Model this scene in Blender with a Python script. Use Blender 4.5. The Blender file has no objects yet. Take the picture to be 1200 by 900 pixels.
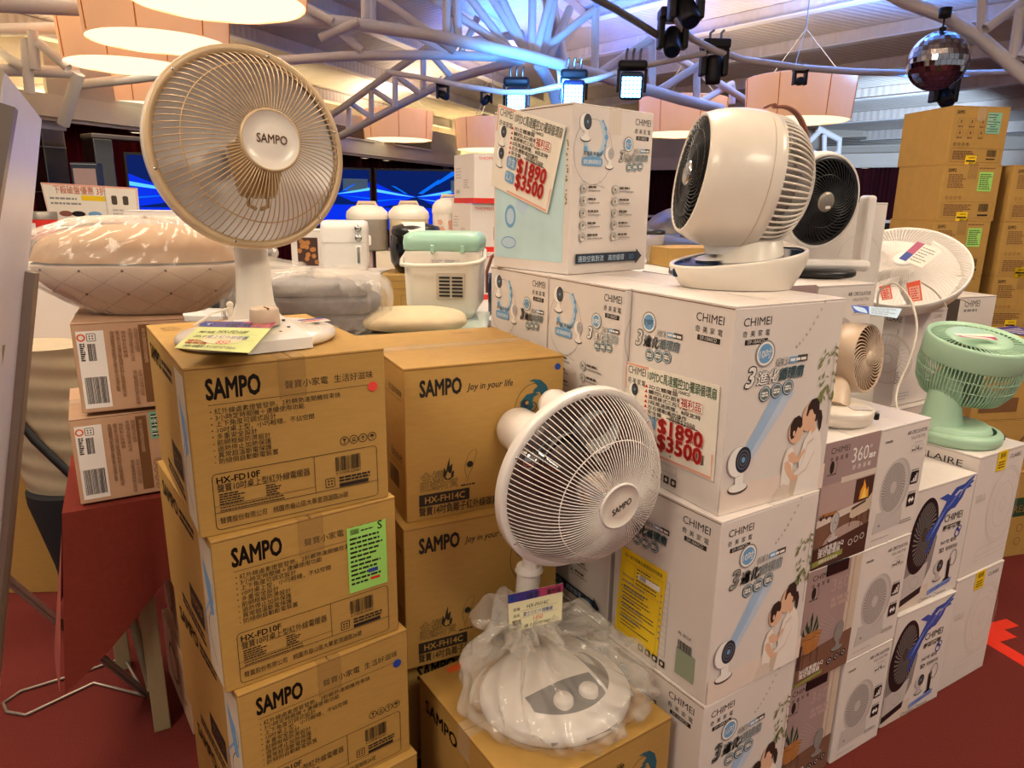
import bpy, bmesh, math, random
from mathutils import Matrix, Vector

R = math.radians
PI = math.pi
sc = bpy.context.scene
COL = sc.collection
rnd = random.Random(11)

# ------------------------------------------------------------------ camera
F_PX, PITCH, ROLL, EYE = 824.0, R(14.392), R(0.829), Vector((0, 0, 1.55))
_fw = Vector((0, math.cos(PITCH), -math.sin(PITCH)))
_up = Vector((0, math.sin(PITCH), math.cos(PITCH)))
_ri = Vector((1, 0, 0))
CR = _ri * math.cos(ROLL) + _up * math.sin(ROLL)
CU = -_ri * math.sin(ROLL) + _up * math.cos(ROLL)
cam_d = bpy.data.cameras.new('camera')
cam = bpy.data.objects.new('camera', cam_d)
COL.objects.link(cam)
cam_d.sensor_width = 36.0
cam_d.lens = F_PX / 1200 * 36.0
cam_d.clip_start = 0.05
cam.matrix_world = Matrix(((CR.x, CU.x, -_fw.x, EYE.x), (CR.y, CU.y, -_fw.y, EYE.y),
                           (CR.z, CU.z, -_fw.z, EYE.z), (0, 0, 0, 1)))
sc.camera = cam


def ray(px, py):
    return _fw + CR * ((px - 600) / F_PX) - CU * ((py - 450) / F_PX)


def at(px, py, Y):
    d = ray(px, py)
    return EYE + d * (Y / d.y)


def atz(px, py, z):
    d = ray(px, py)
    return EYE + d * ((z - EYE.z) / d.z)


# ------------------------------------------------------------------ look, world
sc.view_settings.view_transform = 'Standard'
sc.view_settings.look = 'None'
sc.view_settings.gamma = 1.0
sc.view_settings.exposure = 0.0
sc.view_settings.use_curve_mapping = False
sc.cycles.use_denoising = True
sc.cycles.max_bounces = 8
sc.cycles.transparent_max_bounces = 16
sc.cycles.caustics_reflective = False
sc.cycles.caustics_refractive = False
LAMP = (1.0, 0.86, 0.66)
WORLD_COL, WORLD_STR = (1.0, 0.93, 0.88), 0.27
w = bpy.data.worlds.new('hall_ambient')
sc.world = w
w.use_nodes = True
w.node_tree.nodes['Background'].inputs[0].default_value = (*WORLD_COL, 1)
w.node_tree.nodes['Background'].inputs[1].default_value = WORLD_STR


def light(name, kind, loc, energy, color, target=None, **kw):
    d = bpy.data.lights.new(name, kind)
    d.energy = energy
    d.color = color
    for k, v in kw.items():
        setattr(d, k, v)
    o = bpy.data.objects.new(name, d)
    COL.objects.link(o)
    o.location = loc
    if target is not None:
        o.rotation_euler = (Vector(target) - Vector(loc)).to_track_quat('-Z', 'Y').to_euler()
    return o


# strengths of the drum lamps' glowing discs: added unseen lamps, lamps in view, shades, added hidden discs
UNSEEN_STR, VIEW_STR, SHADE_STR, UP_STR = 18.0, 1.35, 0.62, 10.0
COVE_STR = 6.0
BLUE_W = 1500.0


# ------------------------------------------------------------------ materials
def lin(c):
    c = c.lstrip('#')
    out = []
    for i in (0, 2, 4):
        v = int(c[i:i + 2], 16) / 255
        out.append(v / 12.92 if v <= .04045 else ((v + .055) / 1.055) ** 2.4)
    return tuple(out)


MATS = {}


def mat(name, col, rough=.5, metal=0., var=.05, scale=30., bump=0., alpha=1., emit=None, estr=0., spec=.5, coat=0.,
        stretch=None, trans=0.):
    m = bpy.data.materials.new(name)
    m.use_nodes = True
    nt = m.node_tree
    b = nt.nodes['Principled BSDF']
    c = lin(col) if isinstance(col, str) else col
    tc = nt.nodes.new('ShaderNodeTexCoord')
    nz = nt.nodes.new('ShaderNodeTexNoise')
    nz.inputs['Scale'].default_value = scale
    nz.inputs['Detail'].default_value = 4
    src = tc.outputs['Object']
    if stretch:
        mp = nt.nodes.new('ShaderNodeMapping')
        mp.inputs['Scale'].default_value = stretch
        nt.links.new(src, mp.inputs[0])
        src = mp.outputs[0]
    nt.links.new(src, nz.inputs['Vector'])
    rp = nt.nodes.new('ShaderNodeMapRange')
    rp.inputs['From Min'].default_value = .3
    rp.inputs['From Max'].default_value = .7
    rp.inputs['To Min'].default_value = 1 - var
    rp.inputs['To Max'].default_value = 1 + var
    nt.links.new(nz.outputs['Fac'], rp.inputs['Value'])
    mx = nt.nodes.new('ShaderNodeVectorMath')
    mx.operation = 'SCALE'
    mx.inputs[0].default_value = c
    nt.links.new(rp.outputs[0], mx.inputs['Scale'])
    nt.links.new(mx.outputs[0], b.inputs['Base Color'])
    b.inputs['Roughness'].default_value = rough
    b.inputs['Metallic'].default_value = metal
    b.inputs['Specular IOR Level'].default_value = spec
    b.inputs['Coat Weight'].default_value = coat
    b.inputs['Alpha'].default_value = alpha
    b.inputs['Transmission Weight'].default_value = trans
    if emit is not None:
        b.inputs['Emission Color'].default_value = (*(lin(emit) if isinstance(emit, str) else emit), 1)
        b.inputs['Emission Strength'].default_value = estr
    if bump:
        bp = nt.nodes.new('ShaderNodeBump')
        bp.inputs['Strength'].default_value = bump
        bp.inputs['Distance'].default_value = .004
        nt.links.new(nz.outputs['Fac'], bp.inputs['Height'])
        nt.links.new(bp.outputs[0], b.inputs['Normal'])
    MATS[name] = m
    return m


mat('carpet', '#682b26', .95, var=.25, scale=260, bump=.6, spec=.1)
mat('roof_board', '#d6cec8', .85, var=.05, scale=3)
mat('white_steel', '#f0eef0', .4, var=.02)
mat('cornice', '#d8cdc0', .7, var=.02)
mat('wall_plaster', '#c9bfb4', .8, var=.03, scale=4)
mat('curtain', '#5e1118', .9, var=.25, scale=6, stretch=(9, 9, .4), spec=.1)
mat('dark_curtain', '#3a1219', .9, var=.25, scale=6, stretch=(9, 9, .4), spec=.1)
mat('mirror_panel', '#8c8a88', .12, .9, var=.02)
for _n, _c, _e in (('scr_navy', (.0, .012, .12), 1.), ('scr_blue', (.0, .03, .85), 1.), ('scr_mid', (.0, .16, 1.), 1.), ('scr_cyan', (.12, .65, 1.), 1.05)):
    mat(_n, '#05060a', .5, var=0., spec=.1, emit=_c, estr=_e)
mat('lamp_shade', '#e2b48a', .8, var=.06, scale=7, stretch=(1, 1, .25), emit='#e9a878', estr=SHADE_STR)
mat('lamp_seam', '#b5703c', .8, emit='#b8702c', estr=.3)
mat('lamp_glow', '#fff1d2', .8, var=.0, emit=(1., .86, .58), estr=VIEW_STR)
mat('unseen_drum_glow', '#fff1d2', .8, var=.0, emit=LAMP, estr=UNSEEN_STR)
mat('hidden_up_glow', '#fff1d2', .8, var=.0, emit=LAMP, estr=UP_STR)
mat('cove_glow', '#fff1d2', .8, var=.0, emit=(1., .78, .38), estr=COVE_STR)
mat('spot_glow', '#fff1d2', .8, var=.0, emit=(1., .86, .62), estr=4.)
mat('blue_glow', '#9fdcff', .5, var=.0, emit=(.25, .72, 1.), estr=5.)
mat('exit_glow', '#a8e8e8', .5, var=.0, emit=(.45, .9, .95), estr=1.0)
mat('black_plastic', '#121214', .35, var=.05)
mat('stage_black', '#16181c', .4, var=.05)
mat('blue_lens_housing', '#1a3560', .35)
mat('steel', '#9a9a9c', .3, .9, var=.03)
mat('dull_steel', '#9b948a', .45, .6, var=.05)
mat('kraft', '#b48d4a', .58, var=.05, scale=22, bump=.06, stretch=(1, 1, 5), spec=.4)
mat('kraft_gap_shade', '#8e6228', .85, var=.1)
mat('kraft_pink', '#c7a284', .7, var=.04, scale=20, spec=.25)
mat('kraft_far', '#b48c46', .75, var=.05, scale=20)
mat('kraft_tape', '#b08c58', .22, var=.04, alpha=.26, spec=.6)
mat('clear_tape', '#e8dcc8', .1, var=.03, alpha=.22, spec=.8)
mat('carton_white', '#dfd6d0', .5, var=.02, scale=8, spec=.35)
mat('carton_cream', '#d8cab6', .55, var=.02, scale=8, spec=.35)
mat('carton_side', '#cdbfa6', .6, var=.03, spec=.3)
mat('ink', '#211a12', .6, var=.0)
mat('ink_soft', '#4b4138', .6, var=.0)
mat('ink_brown', '#7a5330', .6, var=.0)
mat('ink_grey', '#8d8783', .6, var=.0)
mat('ink_faint', '#bdb4b1', .6, var=.0)
mat('white_ink', '#f2eee9', .5, var=.0)
mat('red_dot', '#e5443a', .5, var=.0)
mat('blue_dot', '#16409c', .5, var=.0)
mat('teal_ink', '#1e586b', .5, var=.0)
mat('sky_ink', '#6fa3cf', .5, var=.0)
mat('pale_sky_ink', '#b9d2e6', .5, var=.0)
mat('cyan_wash', '#bfdde2', .4, var=.06, scale=12)
mat('beam_ink', '#a3bfe0', .5, var=.03)
mat('beam_ink_pale', '#c6d2e4', .5, var=.03)
mat('navy_ink', '#1d2b3f', .5, var=.0)
mat('badge_grey', '#6f756c', .45, var=.0)
mat('print_skin', '#e3b798', .55, var=.0)
mat('print_hair', '#33221d', .55, var=.1)
mat('print_cloth', '#efe6de', .55, var=.02)
mat('print_cloth_shade', '#d9cabd', .55, var=.03)
mat('print_trouser', '#cdbba6', .55, var=.03)
mat('print_floor', '#e6d5c9', .55, var=.02)
mat('leaf_ink', '#7c8446', .55, var=.2)
mat('leaf_dark', '#24452a', .55, var=.2)
mat('stem_ink', '#8a7a52', .55)
mat('brochure_mauve', '#a68e8c', .4, var=.04, scale=6)
mat('brochure_wall', '#b79d97', .4, var=.04, scale=6)
mat('brochure_floor', '#7c5a49', .4, var=.12, scale=10)
mat('brochure_dark', '#4a3129', .4, var=.1)
mat('brochure_rug', '#b29a92', .45)
mat('brochure_fire', '#f0a334', .5)
mat('brochure_flame', '#f6d268', .5)
mat('brochure_olive', '#8f9247', .45)
mat('basket_ink', '#b2773e', .5, var=.1)
mat('fan_ink', '#c6beba', .5, var=.02)
mat('fan_ink_dark', '#918a87', .5)
mat('black_ink', '#17161a', .4, var=.0)
mat('ribbon_blue', '#2f4ea6', .45, var=.15, scale=8)
mat('ribbon_light', '#7d97d8', .45, var=.1)
mat('yellow_paper', '#efc816', .55, var=.02)
mat('green_paper', '#9edb6a', .55, var=.02)
mat('teal_paper', '#86bfa4', .55, var=.03)
mat('sage_paper', '#93a088', .55, var=.02)
mat('lime_paper', '#dde79a', .5, var=.02)
mat('cream_paper', '#efe6bd', .5, var=.02)
mat('poster_paper', '#ece4d6', .35, var=.02)
mat('poster_pink', '#e6a893', .4, var=.03)
mat('red_ink', '#d92a20', .5, var=.0)
mat('price_red', '#e23a34', .5, var=.0)
mat('price_glow', '#f2a79c', .5, var=.0)
mat('green_ink', '#2f7046', .5, var=.0)
mat('blue_ink', '#2b3f9c', .5, var=.0)
mat('purple_ink', '#3b2f8a', .4, var=.15, scale=18)
mat('magenta_ink', '#b03a6a', .4, var=.1)
mat('orange_ink', '#e0642c', .5, var=.0)
mat('cream_plastic', '#d8c6a4', .35, var=.02)
mat('ivory_plastic', '#e6ddd0', .3, var=.015, coat=.2)
mat('white_plastic', '#eae5e0', .3, var=.015, coat=.2)
mat('beige_plastic', '#cbb49c', .4, var=.015)
mat('gold_wire', '#c4a67c', .35, .2)
mat('gold_rim', '#cbb08a', .4, .2)
mat('white_wire', '#e8e0da', .35)
mat('reflector', '#ded8d4', .5, .5, var=.02)
mat('reflector_dark', '#8f7d78', .42, .8, var=.03)
mat('heater_ceramic', '#a88a62', .4, .4)
mat('chrome', '#c8c8c8', .12, 1., var=.0)
mat('mint_plastic', '#a9cdb0', .4, var=.015)
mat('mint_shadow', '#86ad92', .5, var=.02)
mat('mint_lid', '#a6d3bf', .3, var=.015)
mat('leather', '#8a5446', .55, var=.1, scale=60)
mat('glossy_blue', '#1d3350', .08, .3, var=.1)
mat('plastic_film', '#f2ebe2', .14, var=.0, alpha=.30, spec=.9, bump=.5, scale=22)
mat('shaded_bag_film', '#d8d0c6', .14, var=.0, alpha=.34, spec=.9, bump=.6, scale=26)  # greyer film: dimmer light on the heater base is put into this colour
mat('plastic_film_dense', '#efe6da', .15, var=.0, alpha=.24, spec=.8, bump=.3, scale=20)
mat('quilt', '#dfccba', .8, var=.03)
mat('quilt_tan', '#b98c58', .85, var=.05)
mat('quilt_dot', '#3a3029', .8)
mat('blanket_grey', '#747177', .95, var=.15, scale=60, bump=.5)
mat('cushion_cream', '#cdbb98', .9, var=.06, scale=20, bump=.15)
mat('red_cloth', '#742e24', .9, var=.08, scale=80, spec=.15)
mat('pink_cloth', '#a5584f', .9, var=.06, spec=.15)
mat('table_wood', '#9a8a68', .6, var=.08, scale=10, stretch=(6, 6, .5))
mat('tan_pleat', '#b7a68a', .6, var=.05)
mat('black_cloth', '#1b1d22', .8, var=.1)
mat('board_white', '#e2deea', .3, var=.02)
mat('foam_edge', '#b3a68f', .8, var=.2, scale=40)
mat('alu_frame', '#94877c', .35, .5, var=.04)
mat('screen_black', '#0a0a0e', .15)
mat('glass_top', '#b9c8bd', .1, var=.03)
mat('counter_white', '#d8d4d0', .5)
mat('floor_tape', '#e0321f', .45, var=.04)
mat('cord_white', '#e4dacb', .45)
mat('tag_orange', '#e2512f', .45, var=.05)
mat('disco', '#c6cddc', .05, 1., var=.25, scale=25)
mat('pink_carton', '#b3938a', .6, var=.03)
mat('cable_black', '#101114', .5)


def roof_mat():
    m = MATS['roof_board']
    nt = m.node_tree
    b = nt.nodes['Principled BSDF']
    tc = nt.nodes.new('ShaderNodeTexCoord')
    wv = nt.nodes.new('ShaderNodeTexWave')
    wv.bands_direction = 'Y'
    wv.inputs['Scale'].default_value = 3.2
    nt.links.new(tc.outputs['Object'], wv.inputs[0])
    bp = nt.nodes.new('ShaderNodeBump')
    bp.inputs['Strength'].default_value = .35
    bp.inputs['Distance'].default_value = .03
    nt.links.new(wv.outputs['Fac'], bp.inputs['Height'])
    nt.links.new(bp.outputs[0], b.inputs['Normal'])


roof_mat()


# ------------------------------------------------------------------ mesh builder
class MB:
    """collects shapes; build() links them as ONE mesh object"""

    def __init__(s, M=None):
        s.v, s.f, s.m, s.sm = [], [], [], []
        s.M = M or Matrix()

    def add(s, vs, fs, m, sm=False, M=None):
        T = s.M @ M if M is not None else s.M
        n = len(s.v)
        s.v.extend(T @ Vector(p) for p in vs)
        for f in fs:
            s.f.append([i + n for i in f])
            s.m.append(m)
            s.sm.append(sm)

    def bm(s, b, m, sm=False, M=None):
        b.verts.index_update()
        s.add([v.co.copy() for v in b.verts], [[v.index for v in f.verts] for f in b.faces], m, sm, M)
        b.free()

    def box(s, a, c, m, bev=0., seg=2, M=None, sm=False):
        x0, y0, z0 = a
        x1, y1, z1 = c
        b = bmesh.new()
        bmesh.ops.create_cube(b, size=1.)
        for v in b.verts:
            v.co = ((x0 + x1) / 2 + v.co.x * (x1 - x0), (y0 + y1) / 2 + v.co.y * (y1 - y0), (z0 + z1) / 2 + v.co.z * (z1 - z0))
        if bev:
            bmesh.ops.bevel(b, geom=list(b.edges), offset=bev, segments=seg, profile=.5, affect='EDGES')
        s.bm(b, m, sm, M)

    def prism(s, pts, z0, z1, m, M=None, sm=False):
        """outline pts (x, y) raised from z0 to z1"""
        n = len(pts)
        vs = [(x, y, z0) for x, y in pts] + [(x, y, z1) for x, y in pts]
        fs = [list(range(n))[::-1], list(range(n, 2 * n))]
        s.add(vs, fs, m, False, M)
        s.add(vs, [[i, (i + 1) % n, n + (i + 1) % n, n + i] for i in range(n)], m, sm, M)

    def lathe(s, prof, m, n=40, M=None, sm=True, a0=0., a1=2 * PI, sx=1., sy=1.):
        full = abs(a1 - a0 - 2 * PI) < 1e-6
        k = n if full else n + 1
        vs = []
        for r, z in prof:
            for i in range(k):
                a = a0 + (a1 - a0) * i / n
                vs.append((r * math.cos(a) * sx, r * math.sin(a) * sy, z))
        fs = []
        for j in range(len(prof) - 1):
            for i in range(n):
                i2 = (i + 1) % k
                fs.append([j * k + i, j * k + i2, (j + 1) * k + i2, (j + 1) * k + i])
        s.add(vs, fs, m, sm, M)

    def disc(s, r, z, m, n=40, M=None, sx=1., sy=1.):
        s.add([(r * math.cos(2 * PI * i / n) * sx, r * math.sin(2 * PI * i / n) * sy, z) for i in range(n)], [list(range(n))], m, False, M)

    def tube(s, pts, r, m, n=8, closed=False, M=None, sm=True, cap=True):
        P = [Vector(p) for p in pts]
        N = len(P)
        rr = r if isinstance(r, (list, tuple)) else [r] * N
        vs = []
        prev = None
        for i in range(N):
            if closed:
                t = (P[(i + 1) % N] - P[i - 1])
            else:
                t = P[min(i + 1, N - 1)] - P[max(i - 1, 0)]
            t = t.normalized() if t.length > 1e-9 else Vector((0, 0, 1))
            if prev is None:
                u = t.orthogonal().normalized()
            else:
                u = prev - t * prev.dot(t)
                u = u.normalized() if u.length > 1e-6 else t.orthogonal().normalized()
            prev = u
            w_ = t.cross(u)
            for k in range(n):
                a = 2 * PI * k / n
                vs.append(P[i] + (u * math.cos(a) + w_ * math.sin(a)) * rr[i])
        fs = []
        for i in range(N if closed else N - 1):
            j = (i + 1) % N
            for k in range(n):
                k2 = (k + 1) % n
                fs.append([i * n + k, i * n + k2, j * n + k2, j * n + k])
        s.add(vs, fs, m, sm, M)
        if cap and not closed:
            s.add([vs[k] for k in range(n)], [list(range(n))[::-1]], m, False, M)
            s.add([vs[(N - 1) * n + k] for k in range(n)], [list(range(n))], m, False, M)

    def grid(s, fn, nu, nv, m, sm=True, M=None):
        vs = [fn(i / nu, j / nv) for j in range(nv + 1) for i in range(nu + 1)]
        fs = [[j * (nu + 1) + i, j * (nu + 1) + i + 1, (j + 1) * (nu + 1) + i + 1, (j + 1) * (nu + 1) + i]
              for j in range(nv) for i in range(nu)]
        s.add(vs, fs, m, sm, M)

    def ico(s, c, r, m, sub=3, scl=(1, 1, 1), noise=None, M=None):
        b = bmesh.new()
        bmesh.ops.create_icosphere(b, subdivisions=sub, radius=1.)
        for v in b.verts:
            d = v.co.copy()
            k = noise(d) if noise else 1.
            v.co = Vector(c) + Vector((d.x * scl[0], d.y * scl[1], d.z * scl[2])) * (r * k)
        s.bm(b, m, True, M)

    def build(s, name, parent=None, label=None):
        me = bpy.data.meshes.new(name)
        me.from_pydata([tuple(p) for p in s.v], [], s.f)
        names = []
        for m in s.m:
            if m not in names:
                names.append(m)
        for m in names:
            me.materials.append(MATS[m])
        ix = {m: i for i, m in enumerate(names)}
        me.polygons.foreach_set('material_index', [ix[m] for m in s.m])
        me.polygons.foreach_set('use_smooth', s.sm)
        me.update()
        o = bpy.data.objects.new(name, me)
        COL.objects.link(o)
        if parent is not None:
            o.parent = parent
        if label:
            o['label'] = label
        return o


def thing(name, label, cat, loc=(0, 0, 0), rz=0., group=None, M=None):
    o = bpy.data.objects.new(name, None)
    o.empty_display_size = .05
    COL.objects.link(o)
    if M is not None:
        o.matrix_world = M
    else:
        o.location = loc
        o.rotation_euler = (0, 0, rz)
    o['label'] = label
    o['category'] = cat
    if group:
        o['group'] = group
    return o


def tag(o, label, cat, group=None):
    o['label'] = label
    o['category'] = cat
    if group:
        o['group'] = group
    return o


def struct(o):
    o['kind'] = 'structure'
    return o


def dup(root, label, loc=None, rz=None, group=None):
    """a copy of a thing with copies of its parts and sub-parts"""
    r = root.copy()
    COL.objects.link(r)
    if loc is not None:
        r.location = loc
    if rz is not None:
        r.rotation_euler = (0, 0, rz)
    r['label'] = label
    if group:
        r['group'] = group
    for ch in list(root.children):
        c = ch.copy()
        COL.objects.link(c)
        c.parent = r
        for g in list(ch.children):
            d = g.copy()
            COL.objects.link(d)
            d.parent = c
    return r


def frame(o, z, x=None):
    """matrix with its origin at o, its z axis along z and its x axis near x"""
    z = Vector(z).normalized()
    x = Vector(x) if x is not None else Vector((1, 0, 0))
    x = x - z * x.dot(z)
    if x.length < 1e-5:
        x = z.orthogonal()
    x.normalize()
    y = z.cross(x)
    o = Vector(o)
    return Matrix(((x.x, y.x, z.x, o.x), (x.y, y.y, z.y, o.y), (x.z, y.z, z.z, o.z), (0, 0, 0, 1)))


# ------------------------------------------------------------------ printing on flat faces
_fc = bpy.data.curves.new('type', 'FONT')
_fo = bpy.data.objects.new('type', _fc)
COL.objects.link(_fo)
_fc.resolution_u = 2
GLY = {}


def glyph(t, bold):
    k = (t, bold)
    if k not in GLY:
        _fc.body = t
        _fc.offset = bold
        me = _fo.to_mesh()
        vs = [(v.co.x, v.co.y) for v in me.vertices]
        fs = [list(p.vertices) for p in me.polygons]
        _fo.to_mesh_clear()
        x0 = min((v[0] for v in vs), default=0)
        x1 = max((v[0] for v in vs), default=1)
        GLY[k] = ([(x - x0, y) for x, y in vs], fs, x1 - x0)
    return GLY[k]


class D:
    """prints on the face with top-left corner o, going du to the right and dv down (full lengths); u, v are 0..1, sizes in metres"""

    def __init__(s, mb, o, du, dv, e=.00004):
        s.mb, s.o, s.U, s.V = mb, Vector(o), Vector(du), Vector(dv)
        s.w, s.h = s.U.length, s.V.length
        s.uu, s.vv = s.U / s.w, s.V / s.h
        s.n = s.vv.cross(s.uu).normalized()
        s.k, s.e, s.c = 1, e, None

    def raw(s, pts, fs, m):
        n = s.n * (s.e * s.k)
        s.k += 1
        if s.c is not None:
            q = s.c - (s.o + s.U + s.V)
            s.mb.add([s.o + s.uu * x + s.vv * y + q * (x / s.w * y / s.h) + n for x, y in pts], fs, m)
        else:
            s.mb.add([s.o + s.uu * x + s.vv * y + n for x, y in pts], fs, m)

    def poly(s, pts, m):
        s.raw([(u * s.w, v * s.h) for u, v in pts], [list(range(len(pts)))], m)

    def rect(s, u0, v0, u1, v1, m):
        s.poly([(u0, v0), (u1, v0), (u1, v1), (u0, v1)], m)

    def rrect(s, u0, v0, u1, v1, r, m):
        x0, y0, x1, y1 = u0 * s.w, v0 * s.h, u1 * s.w, v1 * s.h
        pts = []
        for cx, cy, a in ((x1 - r, y0 + r, -90), (x1 - r, y1 - r, 0), (x0 + r, y1 - r, 90), (x0 + r, y0 + r, 180)):
            for i in range(6):
                t = R(a + 18 * i)
                pts.append((cx + r * math.cos(t), cy + r * math.sin(t)))
        s.raw(pts, [list(range(len(pts)))], m)

    def rframe(s, u0, v0, u1, v1, r, t, m):
        x0, y0, x1, y1 = u0 * s.w, v0 * s.h, u1 * s.w, v1 * s.h
        pts = []
        for cx, cy, a in ((x1 - r, y0 + r, -90), (x1 - r, y1 - r, 0), (x0 + r, y1 - r, 90), (x0 + r, y0 + r, 180)):
            for i in range(5):
                q = R(a + 22.5 * i)
                pts.append((cx + r * math.cos(q), cy + r * math.sin(q)))
        s.mline(pts, t, m, True)

    def mline(s, pts, t, m, closed=False):
        """line through points in metres"""
        P = [Vector((a, b)) for a, b in pts]
        N = len(P)
        vs, fs = [], []
        for i in range(N):
            d = (P[(i + 1) % N] - P[i - 1]) if closed else (P[min(i + 1, N - 1)] - P[max(i - 1, 0)])
            d = d.normalized() if d.length > 1e-9 else Vector((1, 0))
            q = Vector((-d.y, d.x)) * t / 2
            vs += [P[i] + q, P[i] - q]
        for i in range(N if closed else N - 1):
            j = (i + 1) % N
            fs.append([2 * i, 2 * i + 1, 2 * j + 1, 2 * j])
        s.raw([(v.x, v.y) for v in vs], fs, m)

    def line(s, pts, t, m, closed=False):
        s.mline([(u * s.w, v * s.h) for u, v in pts], t, m, closed)

    def disc(s, u, v, r, m, n=24, sx=1., sy=1., rot=0.):
        c, q = math.cos(rot), math.sin(rot)
        pts = []
        for i in range(n):
            a = 2 * PI * i / n
            x, y = r * sx * math.cos(a), r * sy * math.sin(a)
            pts.append((u * s.w + x * c - y * q, v * s.h + x * q + y * c))
        s.raw(pts, [list(range(n))], m)

    def ring(s, u, v, r, t, m, n=28, sx=1., sy=1., a0=0., a1=360., rot=0.):
        cl = abs(a1 - a0) >= 360
        c, q = math.cos(rot), math.sin(rot)
        pts = []
        for i in range(n if cl else n + 1):
            a = R(a0 + (a1 - a0) * i / n)
            x, y = r * sx * math.cos(a), r * sy * math.sin(a)
            pts.append((u * s.w + x * c - y * q, v * s.h + x * q + y * c))
        s.mline(pts, t, m, cl)

    def text(s, t, u, v, size, m, bold=0., al='l', fit=None, sx=1., shear=0., rot=0.):
        """baseline at v; fit = width as a share of the face"""
        # bold lettering is the same outline laid down a few times, slightly shifted
        vs, fs, wd = glyph(t, 0.)
        k_ = 0 if bold <= .018 else (4 if bold < .05 else 8)
        if k_:
            n0, v0, f0 = len(vs), vs, fs
            vs, fs = [], []
            for i in range(k_):
                dx, dy = bold * .62 * math.cos(2 * PI * (i + .5) / k_), bold * .62 * math.sin(2 * PI * (i + .5) / k_)
                fs = fs + [[j + i * n0 for j in q] for q in f0]
                vs = vs + [(x + dx, y + dy) for x, y in v0]
        if fit:
            sx = fit * s.w / (wd * size)
        wd *= size * sx
        ox = {'l': 0., 'c': -wd / 2, 'r': -wd}[al]
        c, q = math.cos(rot), math.sin(rot)
        pts = []
        for x, y in vs:
            X = ox + (x + shear * y) * size * sx
            Y = -y * size
            pts.append((u * s.w + X * c - Y * q, v * s.h + X * q + Y * c))
        s.raw(pts, fs, m)
        return wd / s.w

    def out(s, t, u, v, size, m, mo, bo=.05, bold=.01, **k):
        """text with an outline"""
        s.text(t, u, v, size, mo, bold=bo, **k)
        s.text(t, u, v, size, m, bold=bold, **k)

    def bars(s, u0, v0, u1, v1, m, n=30, seed=1, vert=True):
        r_ = random.Random(seed)
        vs, fs = [], []
        x, i = 0., 0
        while x < 1:
            wd = r_.choice((.008, .014, .02, .03)) * 30 / n
            if i % 2 == 0 and x + wd <= 1:
                q = len(vs)
                for a, b in ((x, 0), (x + wd, 0), (x + wd, 1), (x, 1)):
                    if not vert:
                        a, b = b, a
                    vs.append(((u0 + (u1 - u0) * a) * s.w, (v0 + (v1 - v0) * b) * s.h))
                fs.append([q, q + 1, q + 2, q + 3])
            x += wd
            i += 1
        s.raw(vs, fs, m)

    def lines(s, u0, v0, u1, v1, n, t, m, seed=3, ragged=.4, dash=True):
        """rows of tiny unreadable print"""
        r_ = random.Random(seed)
        vs, fs = [], []
        for i in range(n):
            v = v0 + (v1 - v0) * (i + .5) / n
            ue = u1 - (u1 - u0) * ragged * r_.random()
            u = u0
            while u < ue:
                du = r_.uniform(.4, 1.2) * t * 3 / s.w if dash else ue - u0
                x0, x1 = u * s.w, min(u + du, ue) * s.w
                q = len(vs)
                vs += [(x0, v * s.h - t / 2), (x1, v * s.h - t / 2), (x1, v * s.h + t / 2), (x0, v * s.h + t / 2)]
                fs.append([q, q + 1, q + 2, q + 3])
                u += du + t * .45 / s.w
        s.raw(vs, fs, m)


def sheet(name, parent, corners, m, label=None, t=.0006):
    """thin card on the given four points (top-left, top-right, bottom-right, bottom-left); returns mesh builder, printing face"""
    a, b, c, d = [Vector(p) for p in corners]
    mb = MB()
    n = (d - a).cross(b - a).normalized()
    f = [p + n * t for p in (a, b, c, d)]
    mb.add([a, b, c, d] + f, [[0, 1, 5, 4], [1, 2, 6, 5], [2, 3, 7, 6], [3, 0, 4, 7]], m)
    for q in ((a, b, c, d), f):
        mb.grid(lambda u, v: (q[0] * (1 - u) + q[1] * u) * (1 - v) + (q[3] * (1 - u) + q[2] * u) * v, 8, 8, m, False)
    dd = D(mb, f[0], b - a, d - a)
    dd.c = f[2]
    dd.k = 6
    return mb, dd
# ------------------------------------------------------------------ the hall
def plane_struct(name, pts, m):
    mb = MB()
    mb.add(pts, [list(range(len(pts)))], m)
    return struct(mb.build(name))


mb = MB()
mb.box((-9, -4, -.1), (15, 24, 0), 'carpet')
struct(mb.build('floor'))

EAVE1, U1 = Vector((-6.6, 7.5)), Vector((.37, .93)).normalized()
N1 = Vector((U1.y, -U1.x))
EAVE2, U2 = Vector((2, 19.2)), Vector((.63, -.77)).normalized()
N2 = Vector((U2.y, -U2.x)) * 1.0
if N2.y > 0:
    N2 = -N2


def z1(x, y):
    return 3.35 + .25 * ((Vector((x, y)) - EAVE1).dot(N1))


def z2(x, y):
    return 3.35 + .22 * ((Vector((x, y)) - EAVE2).dot(N2) + 1.3)


def hip(t):
    """point on the hip line at y = t"""
    lo, hi = -20., 30.
    for _ in range(60):
        x = (lo + hi) / 2
        if z1(x, t) < z2(x, t):
            lo = x
        else:
            hi = x
    return Vector((lo, t, z1(lo, t)))


def on1(p, s):
    """walk from p along the left eave direction by s and give the roof height"""
    q = Vector((p[0] + U1.x * s, p[1] + U1.y * s))
    return (q.x, q.y, z1(q.x, q.y))


def on2(p, s):
    q = Vector((p[0] + U2.x * s, p[1] + U2.y * s))
    return (q.x, q.y, z2(q.x, q.y))


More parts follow.
